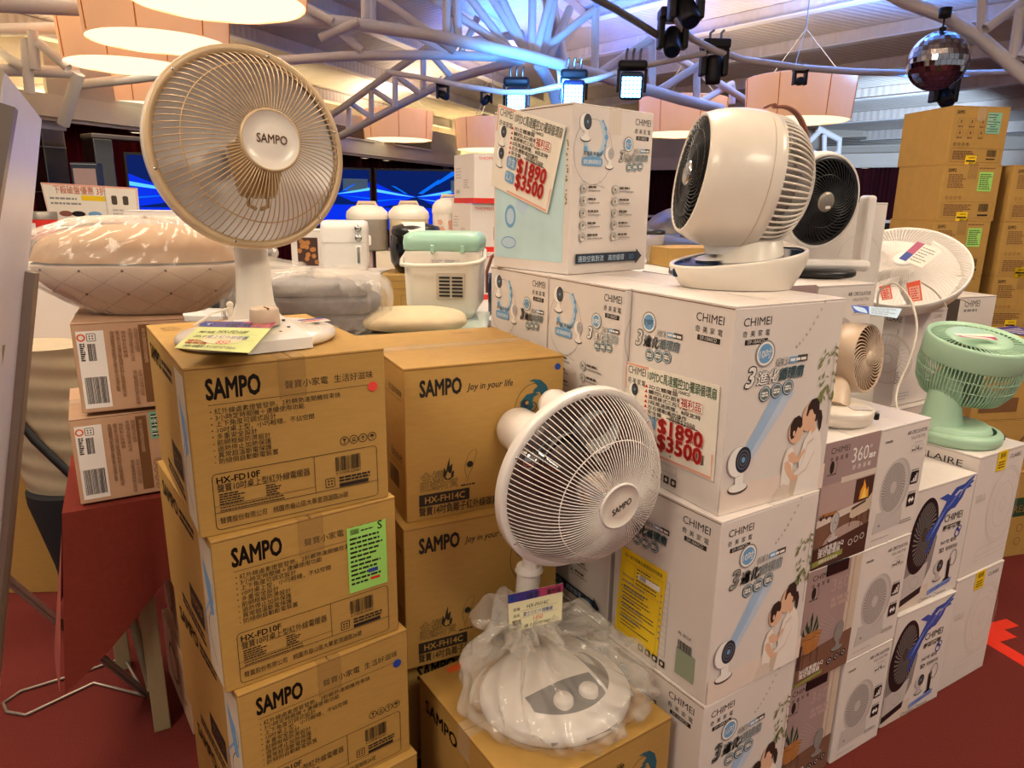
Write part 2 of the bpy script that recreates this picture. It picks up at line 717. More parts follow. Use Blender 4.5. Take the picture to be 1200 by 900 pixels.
H0, H1 = hip(23.), hip(-3.)
mb = MB()
mb.add([H0, H1, on1(H1, -9), on1(on1(H1, -9)[:2], 0), (-9.5, -3, z1(-9.5, -3)), (-9.5, 3, z1(-9.5, 3)), (-2.4, 23, z1(-2.4, 23))],
       [[0, 1, 4, 5, 6]], 'roof_board')
mb.add([H1, H0, (6, 23, z2(6, 23)), (16, 12, z2(16, 12)), (16, -3, z2(16, -3))], [[0, 1, 2, 3, 4]], 'roof_board')
struct(mb.build('ceiling'))


def purlin(d, side):
    """roof beam parallel to an eave, d metres in from it"""
    mb = MB()
    if side == 1:
        a = EAVE1 + N1 * d
        f, u = z1, U1
    else:
        a = EAVE2 + N2 * d
        f, u = z2, U2
    # the stretch of this line that lies on its own roof slope
    other = z2 if side == 1 else z1
    ok = []
    for i in range(-150, 151):
        q = a + u * (i * .2)
        if -3 < q.y < 23 and -9.4 < q.x < 15.5 and other(q.x, q.y) > f(q.x, q.y) - .02:
            ok.append(q)
    if len(ok) < 6:
        return None
    ends = [ok[0], ok[-1]]
    p0, p1 = [Vector((e.x, e.y, f(e.x, e.y) - .09)) for e in ends]
    if (p1 - p0).length < 1:
        return None
    M = frame((p0 + p1) / 2, p1 - p0, (0, 0, 1))
    L = (p1 - p0).length / 2
    mb.box((-.09, -.05, -L), (.09, .05, L), 'roof_board', M=M)
    mb.box((-.10, -.09, -L), (-.085, .09, L), 'white_steel', M=M)
    o = struct(mb.build('beam'))
    return o


for k in range(11):
    purlin(.6 + 1.15 * k, 1)
for k in range(16):
    purlin(-2.2 + 1.15 * k, 2)

# walls stand on a many-sided plan; the far middle is hidden behind the goods
PLAN = [(-7.6, 2.), (-6.2, 7.5), (-1.9, 18.2), (2, 19.2), (10.2, 14.3), (14, 9)]
NAMES = ['wall_far_left', 'wall_left', 'wall_back', 'wall_right', 'wall_far_right']


def strip(mb, a, b, z0, z1_, t, m, off=0.):
    a, b = Vector(a), Vector(b)
    d = (b - a).normalized()
    n = Vector((d.y, -d.x))     # into the hall
    M = Matrix(((d.x, n.x, 0, a.x), (d.y, n.y, 0, a.y), (0, 0, 1, 0), (0, 0, 0, 1)))
    mb.box((0, off, z0), ((b - a).length, off + t, z1_), m, M=M)
    return M, (b - a).length


for i, nm in enumerate(NAMES):
    mb = MB()
    strip(mb, PLAN[i], PLAN[i + 1], 0, 3.6, -.15, 'wall_plaster')
    struct(mb.build(nm))
    mb = MB()
    strip(mb, PLAN[i], PLAN[i + 1], 2.42, 2.5, .62, 'cornice')
    strip(mb, PLAN[i], PLAN[i + 1], 2.5, 2.66, .05, 'cornice', .57)
    strip(mb, PLAN[i], PLAN[i + 1], 2.38, 2.42, .08, 'cornice', .5)
    struct(mb.build('trim_%d' % (i + 1)))
    if i < 3:
        mb = MB()
        M, L = strip(mb, PLAN[i], PLAN[i + 1], 2.505, 2.53, .3, 'cove_glow', .1)
        tag(mb.build('cove_light'), ['warm cove light strip above the curtain nearest the white board', 'warm cove light strip behind the long left cornice', 'warm cove light strip on the far short wall'][i], 'light')


def curtain(a, b, z0, z1_, m, label, group=None):
    a, b = Vector(a), Vector(b)
    d = (b - a).normalized()
    n = Vector((d.y, -d.x))
    L = (b - a).length
    nf = int(L / .16)
    mb = MB()

    def fn(u, v):
        q = a + d * (u * L) + n * (.12 + .05 * math.sin(u * nf * 2 * PI) + .02 * math.sin(u * nf * 4.7 + 1))
        return (q.x, q.y, z0 + (z1_ - z0) * v)

    mb.grid(fn, nf * 6, 1, m)
    return tag(mb.build('curtain'), label, 'curtain', group)


def lerp(a, b, t):
    return (a[0] + (b[0] - a[0]) * t, a[1] + (b[1] - a[1]) * t)


curtain(PLAN[0], PLAN[1], .05, 2.42, 'curtain', 'deep red pleated curtain behind the tall white foam board')
curtain(PLAN[1], lerp(PLAN[1], PLAN[2], .5), .05, 2.42, 'curtain', 'deep red pleated curtain along the left wall behind the TVs')
curtain(lerp(PLAN[1], PLAN[2], .5), PLAN[2], .05, 2.42, 'dark_curtain', 'dark maroon curtain above the farther TV screen')
curtain(lerp(PLAN[2], PLAN[3], .06), lerp(PLAN[2], PLAN[3], .94), .05, 2.42, 'dark_curtain', 'dark maroon curtain on the far wall behind the tallest white carton')
curtain(lerp(PLAN[3], PLAN[4], .03), lerp(PLAN[3], PLAN[4], 1.), 1.32, 2.42, 'dark_curtain', 'dark maroon half-height curtain behind the brown carton stack')
mb = MB()
M, L = strip(mb, PLAN[3], PLAN[4], 1.26, 1.32, .2, 'cornice')
for k in range(12):
    mb.box((k * L / 12, .12, .1), (k * L / 12 + .03, .16, 1.26), 'steel', M=M)
strip(mb, PLAN[3], PLAN[4], .1, 1.26, .05, 'screen_black', .06)
struct(mb.build('window_1'))


def pilaster(i, t, wd=.28):
    mb = MB()
    a, b = Vector(PLAN[i]), Vector(PLAN[i + 1])
    d = (b - a).normalized()
    n = Vector((d.y, -d.x))
    p = a + (b - a) * t
    M = Matrix(((d.x, n.x, 0, p.x), (d.y, n.y, 0, p.y), (0, 0, 1, 0), (0, 0, 0, 1)))
    mb.box((-wd / 2, .15, 0), (wd / 2, .42, 2.42), 'mirror_panel', .01, M=M)
    for z in (.6, 1.1, 1.6, 2.1):
        mb.box((-wd / 2 - .004, .146, z), (wd / 2 + .004, .424, z + .012), 'dull_steel', M=M)
    mb.box((-wd / 2 - .02, .13, 2.3), (wd / 2 + .02, .44, 2.42), 'white_steel', M=M)
    return struct(mb.build('pillar'))


pilaster(1, .112)
pilaster(3, .615, .3)

# air vents and recessed downlights in the cornice
def on_wall(i, t, off, z):
    a, b = Vector(PLAN[i]), Vector(PLAN[i + 1])
    d = (b - a).normalized()
    n = Vector((d.y, -d.x))
    p = a + (b - a) * t + n * off
    return Matrix(((d.x, n.x, 0, p.x), (d.y, n.y, 0, p.y), (0, 0, 1, z), (0, 0, 0, 1)))


for i, t, z, wd, lab in ((1, .60, 2.78, 1.5, 'long dark air vent slot on the wall left of the far drum lamp'),
                         (1, .8, 2.78, 1.5, 'long dark air vent slot on the wall between the two far drum lamps'),
                         (3, .68, 2.95, 1.9, 'grey air vent grille on the wall above the exit sign')):
    v = thing('air_vent', lab, 'vent', M=on_wall(i, t, .03 if i == 3 else .64, z))
    mb = MB()
    mb.box((-wd / 2, -.02, -.09), (wd / 2, .0, .09), 'black_plastic')
    mb.build('backing', v)
    mb = MB()
    for k in range(7):
        mb.box((-wd / 2, 0, -.085 + k * .026), (wd / 2, .015, -.075 + k * .026), 'dull_steel')
    mb.box((-wd / 2 - .03, -.01, .09), (wd / 2 + .03, .02, .12), 'cornice')
    mb.box((-wd / 2 - .03, -.01, -.12), (wd / 2 + .03, .02, -.09), 'cornice')
    mb.build('grille', v)
wb = MB()
strip(wb, lerp(PLAN[1], PLAN[2], .1), PLAN[2], 2.66, 3.1, .05, 'wall_plaster', .57)
struct(wb.build('trim_9'))
DL = [(1, t, 'left cornice') for t in (.12, .22, .33, .43, .52, .6, .68, .75)] + [(3, t, 'right cornice') for t in (.6, .68, .76)]
for k, (i, t, nm) in enumerate(DL):
    mb = MB(on_wall(i, t, .3, 2.38))
    mb.lathe([(.09, .035), (.09, .0), (.065, .0)], 'white_steel', 20)
    mb.disc(.065, .012, 'spot_glow', 20)
    tag(mb.build('downlight'), 'small round recessed downlight glowing in the ' + ('long left cornice' if i == 1 else 'cornice over the dark right curtain'), 'light',
        'downlights in the ' + nm)


# ------------------------------------------------------------------ roof trusses: white tubes
def truss(label, chords, webs, group='white tubular roof trusses'):
    t = thing('roof_truss', label, 'truss', group=group)
    for pts, r in chords:
        mb = MB()
        mb.tube(pts, r, 'white_steel', 10)
        mb.build('chord', t)
    for a, b, r in webs:
        mb = MB()
        mb.tube([a, b], r, 'white_steel', 8, cap=False)
        mb.build('web_tube', t)
    return t


def px(pts, Y):
    """points seen at pixels, at depth Y (a number, or two numbers for the first and last point)"""
    n = len(pts)
    out = []
    for i, p in enumerate(pts):
        y = Y if not isinstance(Y, tuple) else Y[0] + (Y[1] - Y[0]) * i / max(1, n - 1)
        out.append(at(p[0], p[1], y))
    return out


def seg(p, q, Y, r):
    if isinstance(Y, tuple):
        return (at(*p, Y[0]), at(*q, Y[1]), r)
    return (at(*p, Y), at(*q, Y), r)


truss('long white roof truss whose bottom chord rises behind the top of the left fan',
      [(px([(-60, 2), (50, 8), (180, 14), (340, 23), (400, 26), (500, 40), (613, 64), (700, 88), (800, 117), (845, 128)], (6.6, 9.5)), .065)],
      [seg(p, q, Y, .045) for p, q, Y in (
          ((428, 28), (428, -60), 8.0), ((436, 30), (436, -40), 8.2), ((523, 45), (523, -30), 8.4), ((537, 48), (535, -30), 8.5),
          ((443, -5), (533, 60), 8.5), ((480, -20), (596, 58), 8.6), ((568, -15), (617, 62), 8.8), ((582, -15), (618, 62), 8.8),
          ((545, -10), (600, 62), 8.7), ((624, 0), (623, 62), 8.8), ((650, -20), (627, 66), 8.8), ((630, 64), (698, 10), 9.0),
          ((698, 10), (697, 86), 9.0), ((704, 84), (763, 46), 9.1), ((765, 46), (764, 104), 9.2), ((772, 106), (820, 76), 9.3), ((817, 76), (816, 116), 9.4),
          ((340, 22), (343, -20), 7.5), ((345, 0), (390, 26), 7.6), ((375, 45), (420, 25), 7.8), ((400, 38), (424, 60), 8.))])
truss('white roof truss with a bent bottom chord between left drum lamps and blue lights',
      [(px([(-40, 108), (28, 106), (160, 92), (300, 73), (400, 66), (500, 64), (590, 67), (612, 70)], (8.5, 9.2)), .055),
       (px([(612, 70), (560, 84), (530, 92), (470, 122), (400, 159), (370, 176)], (9.2, 12)), .055),
       (px([(612, 40), (503, 55), (460, 84), (400, 127), (378, 142)], (9.2, 12)), .05)],
      [seg(p, q, Y, .04) for p, q, Y in (
          ((496, 60), (496, 104), 9.8), ((504, 62), (528, 90), 9.7), ((463, 86), (463, 126), 10.2), ((466, 90), (492, 110), 10.2),
          ((435, 106), (435, 139), 10.8), ((438, 106), (462, 122), 10.7), ((412, 122), (436, 138), 11.3), ((409, 126), (408, 152), 11.4),
          ((466, 30), (525, 62), 9.), ((528, 62), (536, -20), 9.), ((540, 62), (560, 20), 9.1))])
truss('white truss corner piece left of the drum lamps at top left',
      [(px([(-40, 36), (0, 35), (90, 33)], (7.2, 8.3)), .06), (px([(-40, 82), (0, 82), (92, 85)], (7.2, 8.3)), .06),
       (px([(92, 86), (74, 146)], (8.25, 8.35)), .065)],
      [seg(p, q, Y, .05) for p, q, Y in (
          ((29, 46), (35, 110), 7.8), ((38, 36), (42, 82), 7.8), ((45, 50), (80, 80), 7.8), ((0, 62), (30, 80), 7.8), ((82, 33), (60, 0), 7.8))])
truss('white roof truss with a curved chord passing behind the mirror ball',
      [(px([(1000, -30), (1060, 2), (1110, 20), (1150, 46), (1185, 76), (1215, 100)], (7.6, 6.6)), .06)],
      [seg(p, q, Y, .045) for p, q, Y in (
          ((1150, 40), (1152, -20), 7.), ((1155, 34), (1200, 0), 6.9), ((1188, 70), (1196, 10), 6.8), ((1197, 68), (1215, 40), 6.7))])
truss('white hip strut that bends down behind the row of blue stage lights',
      [(px([(632, 76), (640, 90), (648, 104), (652, 120)], (9.0, 9.6)), .07),
       (px([(640, -20), (652, 40), (660, 85), (664, 122)], (9, 12)), .09)],
      [seg((650, -10), (634, 74), 9., .06), seg((668, 10), (640, 76), (9.5, 9.), .05)])
truss('white truss end seen under the drum lamp beside the exit sign',
      [(px([(950, 178), (966, 186), (985, 193)], 15), .07), (px([(958, 150), (985, 164)], 15.), .06)],
      [seg((948, 166), (962, 152), 15., .06), seg((966, 158), (966, 184), 15., .05), seg((970, 184), (984, 178), 15, .05), seg((984, 163), (982, 192), 15, .05)])
truss('thin white truss tail dropping from the blue lights toward the black-grilled fan',
      [(px([(760, 50), (800, 72), (840, 96), (878, 120)], (9.3, 11)), .05)],
      [seg((858, 100), (858, 122), 11, .05), seg((820, 120), (858, 98), (10, 11), .045)])

mb = MB()
mb.tube(px([(690, -6), (720, 10), (750, 28), (781, 48)], (7.4, 7.8)), .035, 'dull_steel', 10)
tag(mb.build('pipe'), 'dark grey straight pipe sloping down to the black moving lights', 'pipe')
mb = MB()
mb.tube(px([(786, 12), (800, 34), (812, 46), (840, 60), (872, 70), (935, 79), (1000, 84), (1070, 86), (1140, 86), (1215, 84)], (7.6, 8.6)), .035, 'white_steel', 10)
tag(mb.build('lighting_pipe'), 'curved pale pipe sweeping right toward the mirror ball', 'pipe')
mb = MB()
mb.tube(px([(453, 84), (500, 92), (545, 101), (590, 108), (622, 108), (650, 102), (700, 92), (740, 80), (790, 70), (828, 62)], (8.8, 7.9)), .03, 'white_steel', 10)
tag(mb.build('lighting_pipe'), 'thin pipe that carries the row of blue stage lights', 'pipe')


# ------------------------------------------------------------------ drum lamps
def drum(px_c, px_bottom, Y, dia, hh, label, glow='lamp_glow', cable=True, M0=None, tilt=0.):
    p = at(px_c, px_bottom, Y) if M0 is None else Vector(M0)
    t = thing('drum_lamp', label, 'lamp', p, group='big fabric drum lamps')
    r = dia / 2
    mb = MB()
    mb.lathe([(r * .97, 0), (r * .985, hh * .1), (r * 1.03, hh), (r * 1.02, hh + .012), (r * 1.0, hh), (r * .96, .03), (r * .97, 0)], 'lamp_shade', 56)
    s = mb.build('lamp_shade', t)
    for k in range(7):
        mb = MB()
        a = 2 * PI * k / 7 + .4
        mb.tube([(r * .99 * math.cos(a), r * .99 * math.sin(a), .01), (r * 1.035 * math.cos(a), r * 1.035 * math.sin(a), hh)], .006, 'lamp_seam', 5, cap=False)
        mb.build('seam', s)
    mb = MB()

    def fn(u, v):
        a, q = 2 * PI * u, r * .955 * v
        return (q * math.cos(a), q * math.sin(a), .012 - .012 * v * v * (.5 + .5 * math.sin(9 * a)))
    mb.grid(fn, 72, 6, glow)
    mb.build('diffuser', t)
    mb = MB()
    mb.disc(r * .8, hh * .8, 'hidden_up_glow', 32)  # glowing disc added out of sight in the drum to light the roof
    mb.build('hidden_glow_disc', t)
    mb = MB()
    for k in range(3):
        a = 2 * PI * k / 3
        mb.tube([(r * .9 * math.cos(a), r * .9 * math.sin(a), hh), (0, 0, hh + .6)], .004, 'dull_steel', 5)
    mb.tube([(0, 0, hh + .6), (0, 0, max(hh + .7, min(4.9, z1(p.x, p.y), z2(p.x, p.y)) - p.z))], .008, 'dull_steel', 6)
    mb.build('cable', t)
    return t


drum(256, 4, 5.1, 1.14, .5, 'big drum lamp cut by the top edge, nearest above the left fan')
drum(186, 50, 6.9, 1.20, .45, 'drum lamp just below the topmost one, with a broad glowing underside')
drum(152, 78, 8.1, 1.26, .52, 'drum lamp farthest left in the cluster above the white foam board')
drum(172, 124, 9.6, 1.0, .42, 'drum lamp lowest in the left cluster, half hidden behind the left fan')
drum(467, 164, 14.2, 1.3, .5, 'far drum lamp above the dark TV screens')
drum(577, 176, 13.4, 1.3, .5, 'far drum lamp peeking out left of the tallest white carton')
drum(933, 142, 9.7, 1.3, .5, 'drum lamp hanging above the black-grilled fan, exit sign below right')
drum(798, 158, 11.5, 1.3, .5, 'drum lamp between the tallest white carton and the big white fan')
UNSEEN_DRUMS = [((1.5, -.9, 3.3), 'over the aisle behind the viewer, right'), ((-1.5, -.6, 3.3), 'over the aisle behind the viewer, left'),  # unseen drum lamps added to give the stacks most of their light
         ((-2.2, 2.2, 3.4), 'above the red-clothed table'), ((3.0, 1.6, 3.4), 'above the boxed fans'), ((.3, 3.3, 3.7), 'high above the rice cookers')]
for q, lab in UNSEEN_DRUMS:
    drum(0, 0, 0, 1.25, .5, 'added unseen drum lamp ' + lab, 'unseen_drum_glow', M0=q)

# ------------------------------------------------------------------ stage lights, mirror ball, exit sign
def wash_light(px_, py_, Y, label, face=True, lit=True, s=1.):
    p = at(px_, py_, Y)
    t = thing('stage_light', label, 'light', M=frame(p, EYE + Vector((0, 0, .3)) - p, (1, 0, 0)) @ Matrix.Scale(s, 4), group='blue stage wash lights')
    mb = MB()
    mb.box((-.15, .14, -.1), (.15, .23, .1), 'stage_black', .03)
    mb.build('yoke_base', t)
    mb = MB()
    mb.box((-.155, -.08, -.03), (-.125, .15, .03), 'stage_black', .008)
    mb.box((.125, -.08, -.03), (.155, .15, .03), 'stage_black', .008)
    mb.box((-.155, .13, -.03), (.155, .15, .03), 'stage_black', .008)
    mb.build('yoke', t)
    mb = MB()
    mb.box((-.12, -.15, -.12), (.12, .12, .12), 'blue_lens_housing', .035, 3)
    h = mb.build('head', t)
    mb = MB()
    for i in range(5):
        for j in range(5):
            mb.box((-.098 + .04 * i, -.128 + .04 * j, .12), (-.062 + .04 * i, -.092 + .04 * j, .126), 'blue_glow' if lit else 'black_plastic', .006)
    mb.build('lens_grid', h)
    mb = MB()
    for x in (-.07, 0, .07):
        mb.tube([(x, .23, 0), (x, .3, 0), (x + .01, .34, .02)], .014, 'steel', 6)
    mb.build('clamp', t)
    return t


wash_light(605, 116, 8.7, 'blue stage wash light farthest left in the lit row')
wash_light(672, 108, 8.3, 'middle blue stage wash light in the lit row')
wash_light(740, 99, 7.9, 'blue stage wash light farthest right in the lit row, brightest')


def moving_head(px_, py_, Y, label, aim, s=1.):
    p = at(px_, py_, Y)
    t = thing('moving_light', label, 'light', M=frame(p, (0, 0, 1), CR) @ Matrix.Scale(s, 4), group='black moving stage lights')
    mb = MB()
    mb.box((-.15, -.11, .17), (.15, .11, .27), 'stage_black', .02)
    mb.build('base', t)
    mb = MB()
    for sg in (-1, 1):
        mb.box((sg * .12 - .03, -.07, -.1), (sg * .12 + .03, .07, .18), 'stage_black', .015)
    mb.box((-.15, -.07, .14), (.15, .07, .175), 'stage_black', .015)
    mb.build('yoke', t)
    A = frame((0, 0, -.02), aim)
    mb = MB()
    mb.lathe([(0, -.14), (.07, -.13), (.09, -.08), (.09, .02), (.085, .12), (.075, .16), (.06, .16)], 'stage_black', 24, M=A)
    h = mb.build('head', t)
    mb = MB()
    mb.disc(.06, .158, 'glossy_blue', 24, M=A)
    mb.build('lens', h)
    mb = MB()
    mb.tube([(-.06, 0, .27), (-.06, 0, .34), (-.02, 0, .37)], .014, 'steel', 6)
    mb.tube([(.06, 0, .27), (.06, 0, .34), (.09, 0, .37)], .014, 'steel', 6)
    mb.build('clamp', t)
    return t


moving_head(788, 45, 7.7, 'black moving light hanging at the lower end of the grey pipe', (-.1, -.6, -.75))
moving_head(804, 8, 7.0, 'black moving light at the top edge above the others', (.2, -.6, -.75), 1.05)
moving_head(1106, 110, 7.3, 'black moving light just below the mirror ball', (0, -.7, -.6), .8)
moving_head(519, 110, 9.4, 'small black spotlight farthest left on the thin pipe', (.5, -.5, -.3), .55)
moving_head(570, 116, 9.2, 'small black spotlight hanging left of the blue lights', (-.3, -.6, -.4), .5)
t = moving_head(836, 78, 8.0, 'black moving light seen side-on, pointing straight down', (.05, .0, -1), .95)
moving_head(937, 94, 8.2, 'small round black lamp hanging in front of the right drum lamp', (-.1, -.9, -.1), .5)

p = at(1099, 72, 7.0)
t = thing('mirror_ball', 'silver mirror ball hanging from the curved white truss at top right', 'mirror ball', p)
mb = MB()
rb = .255
for j in range(17):
    a0, a1 = -PI / 2 + PI * j / 17, -PI / 2 + PI * (j + 1) / 17
    n = max(5, int(36 * math.cos((a0 + a1) / 2)))
    for i in range(n):
        b0, b1 = 2 * PI * i / n, 2 * PI * (i + .94) / n
        q = []
        for a, b in ((a0, b0), (a0, b1), (a1 - .01, b1), (a1 - .01, b0)):
            q.append((rb * math.cos(a) * math.cos(b), rb * math.cos(a) * math.sin(b), rb * math.sin(a)))
        mb.add(q, [[0, 1, 2, 3]], 'disco')
mb.ico((0, 0, 0), rb * .985, 'dull_steel', 3)
mb.build('ball', t)
mb = MB()
mb.lathe([(.0, rb), (.03, rb), (.03, rb + .03), (.008, rb + .04), (.008, rb + .1), (.05, rb + .11), (.055, rb + .19), (.0, rb + .19)], 'stage_black', 20)
mb.build('motor', t)

M = on_wall(3, .585, 1.0, 2.28)
t = thing('exit_sign', 'small glowing blue-green exit sign under the right cornice', 'sign', M=M)
mb = MB()
mb.box((-.42, -.04, -.13), (.42, .0, .13), 'white_steel', .01)
mb.build('housing', t)
mb = MB()
mb.box((-.39, .0, -.11), (.39, .006, .11), 'exit_glow')
d = D(mb, (.39, .006, .11), (-.78, 0, 0), (0, 0, -.22))
d.text('出口', .35, .8, .17, 'white_ink', .02)
d.text('EXIT', .66, .7, .11, 'white_ink', .02)
mb.build('lit_panel', t)
mb = MB()
mb.tube([(-.3, -.02, .13), (-.3, -.02, .2)], .01, 'steel', 6)
mb.tube([(.3, -.02, .13), (.3, -.02, .2)], .01, 'steel', 6)
mb.build('bracket', t)

# blue and cool light: wash and moving fixtures, plus added spots
light('blue_wash', 'SPOT', at(640, 112, 7.6), BLUE_W * .12, (.08, .36, 1.), at(640, -30, 10.5), spot_size=R(110), spot_blend=.8, shadow_soft_size=.1)
light('added_blue_fill', 'SPOT', (.7, 11.2, 2.9), BLUE_W * .95, (.04, .17, 1.), (.7, 12.2, 6), spot_size=R(125), spot_blend=.9, shadow_soft_size=.15)  # spot added to turn the roof blue, no fixture here
light('added_blue_fill_right', 'SPOT', (4.6, 8.6, 2.7), BLUE_W * 1.5, (.06, .28, 1.), (4.4, 9.2, 6), spot_size=R(110), spot_blend=.8, shadow_soft_size=.15)  # second added blue spot, for the right roof slope, without a fixture
light('added_valance_fill', 'SPOT', (6.0, 11.5, 2.3), BLUE_W * .35, (.55, .75, 1.), (7.6, 15.6, 3.0), spot_size=R(80), spot_blend=.5, shadow_soft_size=.1)  # added cool spot standing in for stage beams on the valance
light('moving_beam', 'SPOT', at(1106, 112, 7.3), BLUE_W * 2.2, (.55, .9, 1.), at(1090, 130, 13), spot_size=R(26), spot_blend=.15, shadow_soft_size=.05)
light('moving_beam_high', 'SPOT', at(836, 90, 8.0), BLUE_W * 1.4, (.55, .85, 1.), at(860, -30, 9.6), spot_size=R(24), spot_blend=.2, shadow_soft_size=.05)
# ------------------------------------------------------------------ cartons
def faces(mb, w, d, h):
    return {'front': D(mb, (0, 0, h), (w, 0, 0), (0, 0, -h)), 'left': D(mb, (0, d, h), (0, -d, 0), (0, 0, -h)),
            'right': D(mb, (w, 0, h), (0, d, 0), (0, 0, -h)), 'top': D(mb, (0, d, h), (w, 0, 0), (0, -d, 0))}


def carton(name, label, cat, w, d, h, m, prints, group=None, edge='kraft_gap_shade', tape=None, flaps=True, along='x', bev=.003):
    """a closed carton, corner at its empty: shell with fold gaps on top, prints, tape"""
    t = thing(name, label, cat, group=group)
    mb = MB()
    g = .0016
    mb.box((0, 0, 0), (w, d, h - .004), m, bev, 2)
    # two top flaps meeting in a seam
    if along == 'x':
        mb.box((.0, .0, h - .0048), (w, d / 2 - g, h), m, .0012, 1)
        mb.box((.0, d / 2 + g, h - .0048), (w, d, h), m, .0012, 1)
    else:
        mb.box((.0, .0, h - .0048), (w / 2 - g, d, h), m, .0012, 1)
        mb.box((w / 2 + g, .0, h - .0048), (w, d, h), m, .0012, 1)
    f = faces(mb, w, d, h)
    for q in f.values():
        q.o = q.o + q.n * .0004
    # shadow under the flap edge, painted as a thin dark line
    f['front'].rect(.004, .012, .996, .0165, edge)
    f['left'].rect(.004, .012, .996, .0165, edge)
    for k, fn in prints.items():
        fn(f[k])
    mb.build('carton_shell', t)
    if tape:
        mb = MB()
        tw = .05
        if along == 'x':
            mb.box((-.0012, d / 2 - tw / 2, h - .07), (w + .0012, d / 2 + tw / 2, h + .0012), tape)
        else:
            mb.box((w / 2 - tw / 2, -.0016, h - .075), (w / 2 + tw / 2, d + .0012, h + .0012), tape)
        mb.build('packing_tape', t)
    return t


def put(t, x, y, z, yaw):
    t.location = (x, y, z)
    t.rotation_euler = (0, 0, R(yaw))
    return t


def handle_icon(f, u, v, r, m, kind):
    f.ring(u, v, r, r * .16, m, 18)
    a, b = r / f.w, r / f.h
    if kind == 0:      # glass
        f.poly([(u - a * .42, v - b * .55), (u + a * .42, v - b * .55), (u + a * .1, v + b * .05), (u - a * .1, v + b * .05)], m)
        f.line([(u, v), (u, v + b * .5)], r * .14, m)
        f.line([(u - a * .3, v + b * .5), (u + a * .3, v + b * .5)], r * .14, m)
    elif kind == 1:    # hand and parcel
        f.ring(u, v - b * .15, r * .32, r * .14, m, 12)
        f.line([(u - a * .45, v + b * .45), (u, v + b * .25), (u + a * .45, v + b * .45)], r * .16, m)
    elif kind == 2:    # this way up
        f.line([(u, v + b * .6), (u, v - b * .5)], r * .16, m)
        f.line([(u - a * .4, v - b * .05), (u, v - b * .55), (u + a * .4, v - b * .05)], r * .16, m)
    else:              # umbrella
        f.poly([(u - a * .6, v), (u - a * .35, v - b * .45), (u, v - b * .58), (u + a * .35, v - b * .45), (u + a * .6, v)], m)
        f.line([(u, v), (u, v + b * .5), (u + a * .2, v + b * .5)], r * .14, m)


def recycle(f, u, v, s, m):
    a, b = s / 2 / f.w, s / 2 / f.h
    f.rframe(u - a, v - b, u + a, v + b, s * .08, s * .08, m)
    for k in range(4):
        q = R(45 + 90 * k)
        f.disc(u + .45 * a * math.cos(q) * 1.1, v + .45 * b * math.sin(q) * 1.1, s * .13, m, 4, rot=q)


# ---- small heater carton (three-high stack in front, and the pile at the far right)
AW, AD, AH = .367, .50, .3176


def heater_front(f, ink='ink', far=False):
    f.text('SAMPO', .092, .188, .052, ink, .062, fit=.25)
    f.text('聲寶小家電', .462, .178, .0166, ink, .018, fit=.222)
    f.text('生活好滋味', .715, .178, .0166, ink, .018, fit=.215)
    f.line([(.095, .222), (.94, .222)], .0008, ink)
    rows = ['・紅外線鹵素燈管發熱，2秒瞬熱達開機效率快', '・3小時定時關機＋連續使用功能', '・上下角度可調式設計', '・10吋桌上型，小巧輕穩，不佔空間', '・多重安全設計',
            '　- 前網框級防燙設計', '　- 過熱停止加熱保護', '　- 異常超溫斷電保護', '　- 防傾倒自動斷電裝置']
    for i, s in enumerate(rows):
        v = .275 + .0365 * i
        if far:
            f.lines(.11, v - .02, .11 + .017 * len(s), v, 1, .006, ink, i, 0)
        else:
            f.text(s, .10, v, .0118, ink, .012)
    for k in range(4):
        handle_icon(f, .755 + .052 * k, .56, .0085, ink, k)
    f.rframe(.08, .625, .935, .965, .008, .0011, ink)
    f.line([(.585, .625), (.585, .862)], .001, ink)
    f.line([(.08, .862), (.935, .862)], .001, ink)
    f.line([(.08, .822), (.585, .822)], .0007, ink)
    if far:
        f.lines(.11, .64, .5, .72, 2, .008, ink, 4, .2)
    else:
        f.text('HX-FD10F', .10, .685, .0175, ink, .03)
        f.text('聲寶10吋桌上型紅外線電暖器', .10, .735, .0172, ink, .012, fit=.46)
    f.lines(.105, .745, .23, .82, 5, .0024, ink, 5, .4)
    f.lines(.33, .745, .41, .82, 5, .0024, ink, 6, .5)
    f.lines(.105, .825, .45, .86, 2, .002, ink, 7, .3)
    f.bars(.70, .655, .84, .75, ink, 34, 9)
    f.text('4 710598 020467', .70, .772, .0078, ink, fit=.14)
    recycle(f, .665, .815, .018, ink)
    f.lines(.715, .785, .9, .825, 2, .0038, ink, 11, .1)
    f.rect(.715, .832, .88, .855, ink)
    if far:
        f.lines(.11, .885, .75, .945, 1, .009, ink, 4, 0)
    else:
        f.text('聲寶股份有限公司　桃園市龜山區大華里頂湖路26號', .10, .928, .0138, ink, .012, fit=.66)


def heater_left(f):
    # blue swoosh on a pale panel next to the front edge
    f.rect(.80, .05, .992, .97, 'carton_side')
    f.line([(.84 + .07 * math.sin(q * .32), .2 + .034 * q) for q in range(20)], .005, 'sky_ink')
    f.line([(.9 + .06 * math.sin(q * .3 + 1), .3 + .03 * q) for q in range(20)], .0022, 'ink')
    f.poly([(.83, .22), (.93, .3), (.95, .5), (.9, .55), (.86, .4)], 'sky_ink')
    f.rect(.50, .62, .74, .80, 'ink')
    f.text('HX-FD10F', .52, .74, .03, 'kraft', .02, fit=.2)
    f.text('SAMPO', .1, .2, .05, 'ink', .04)
    f.lines(.45, .1, .75, .2, 2, .01, 'ink', 5, .2)
    f.lines(.3, .84, .75, .93, 2, .009, 'ink', 6, .1)


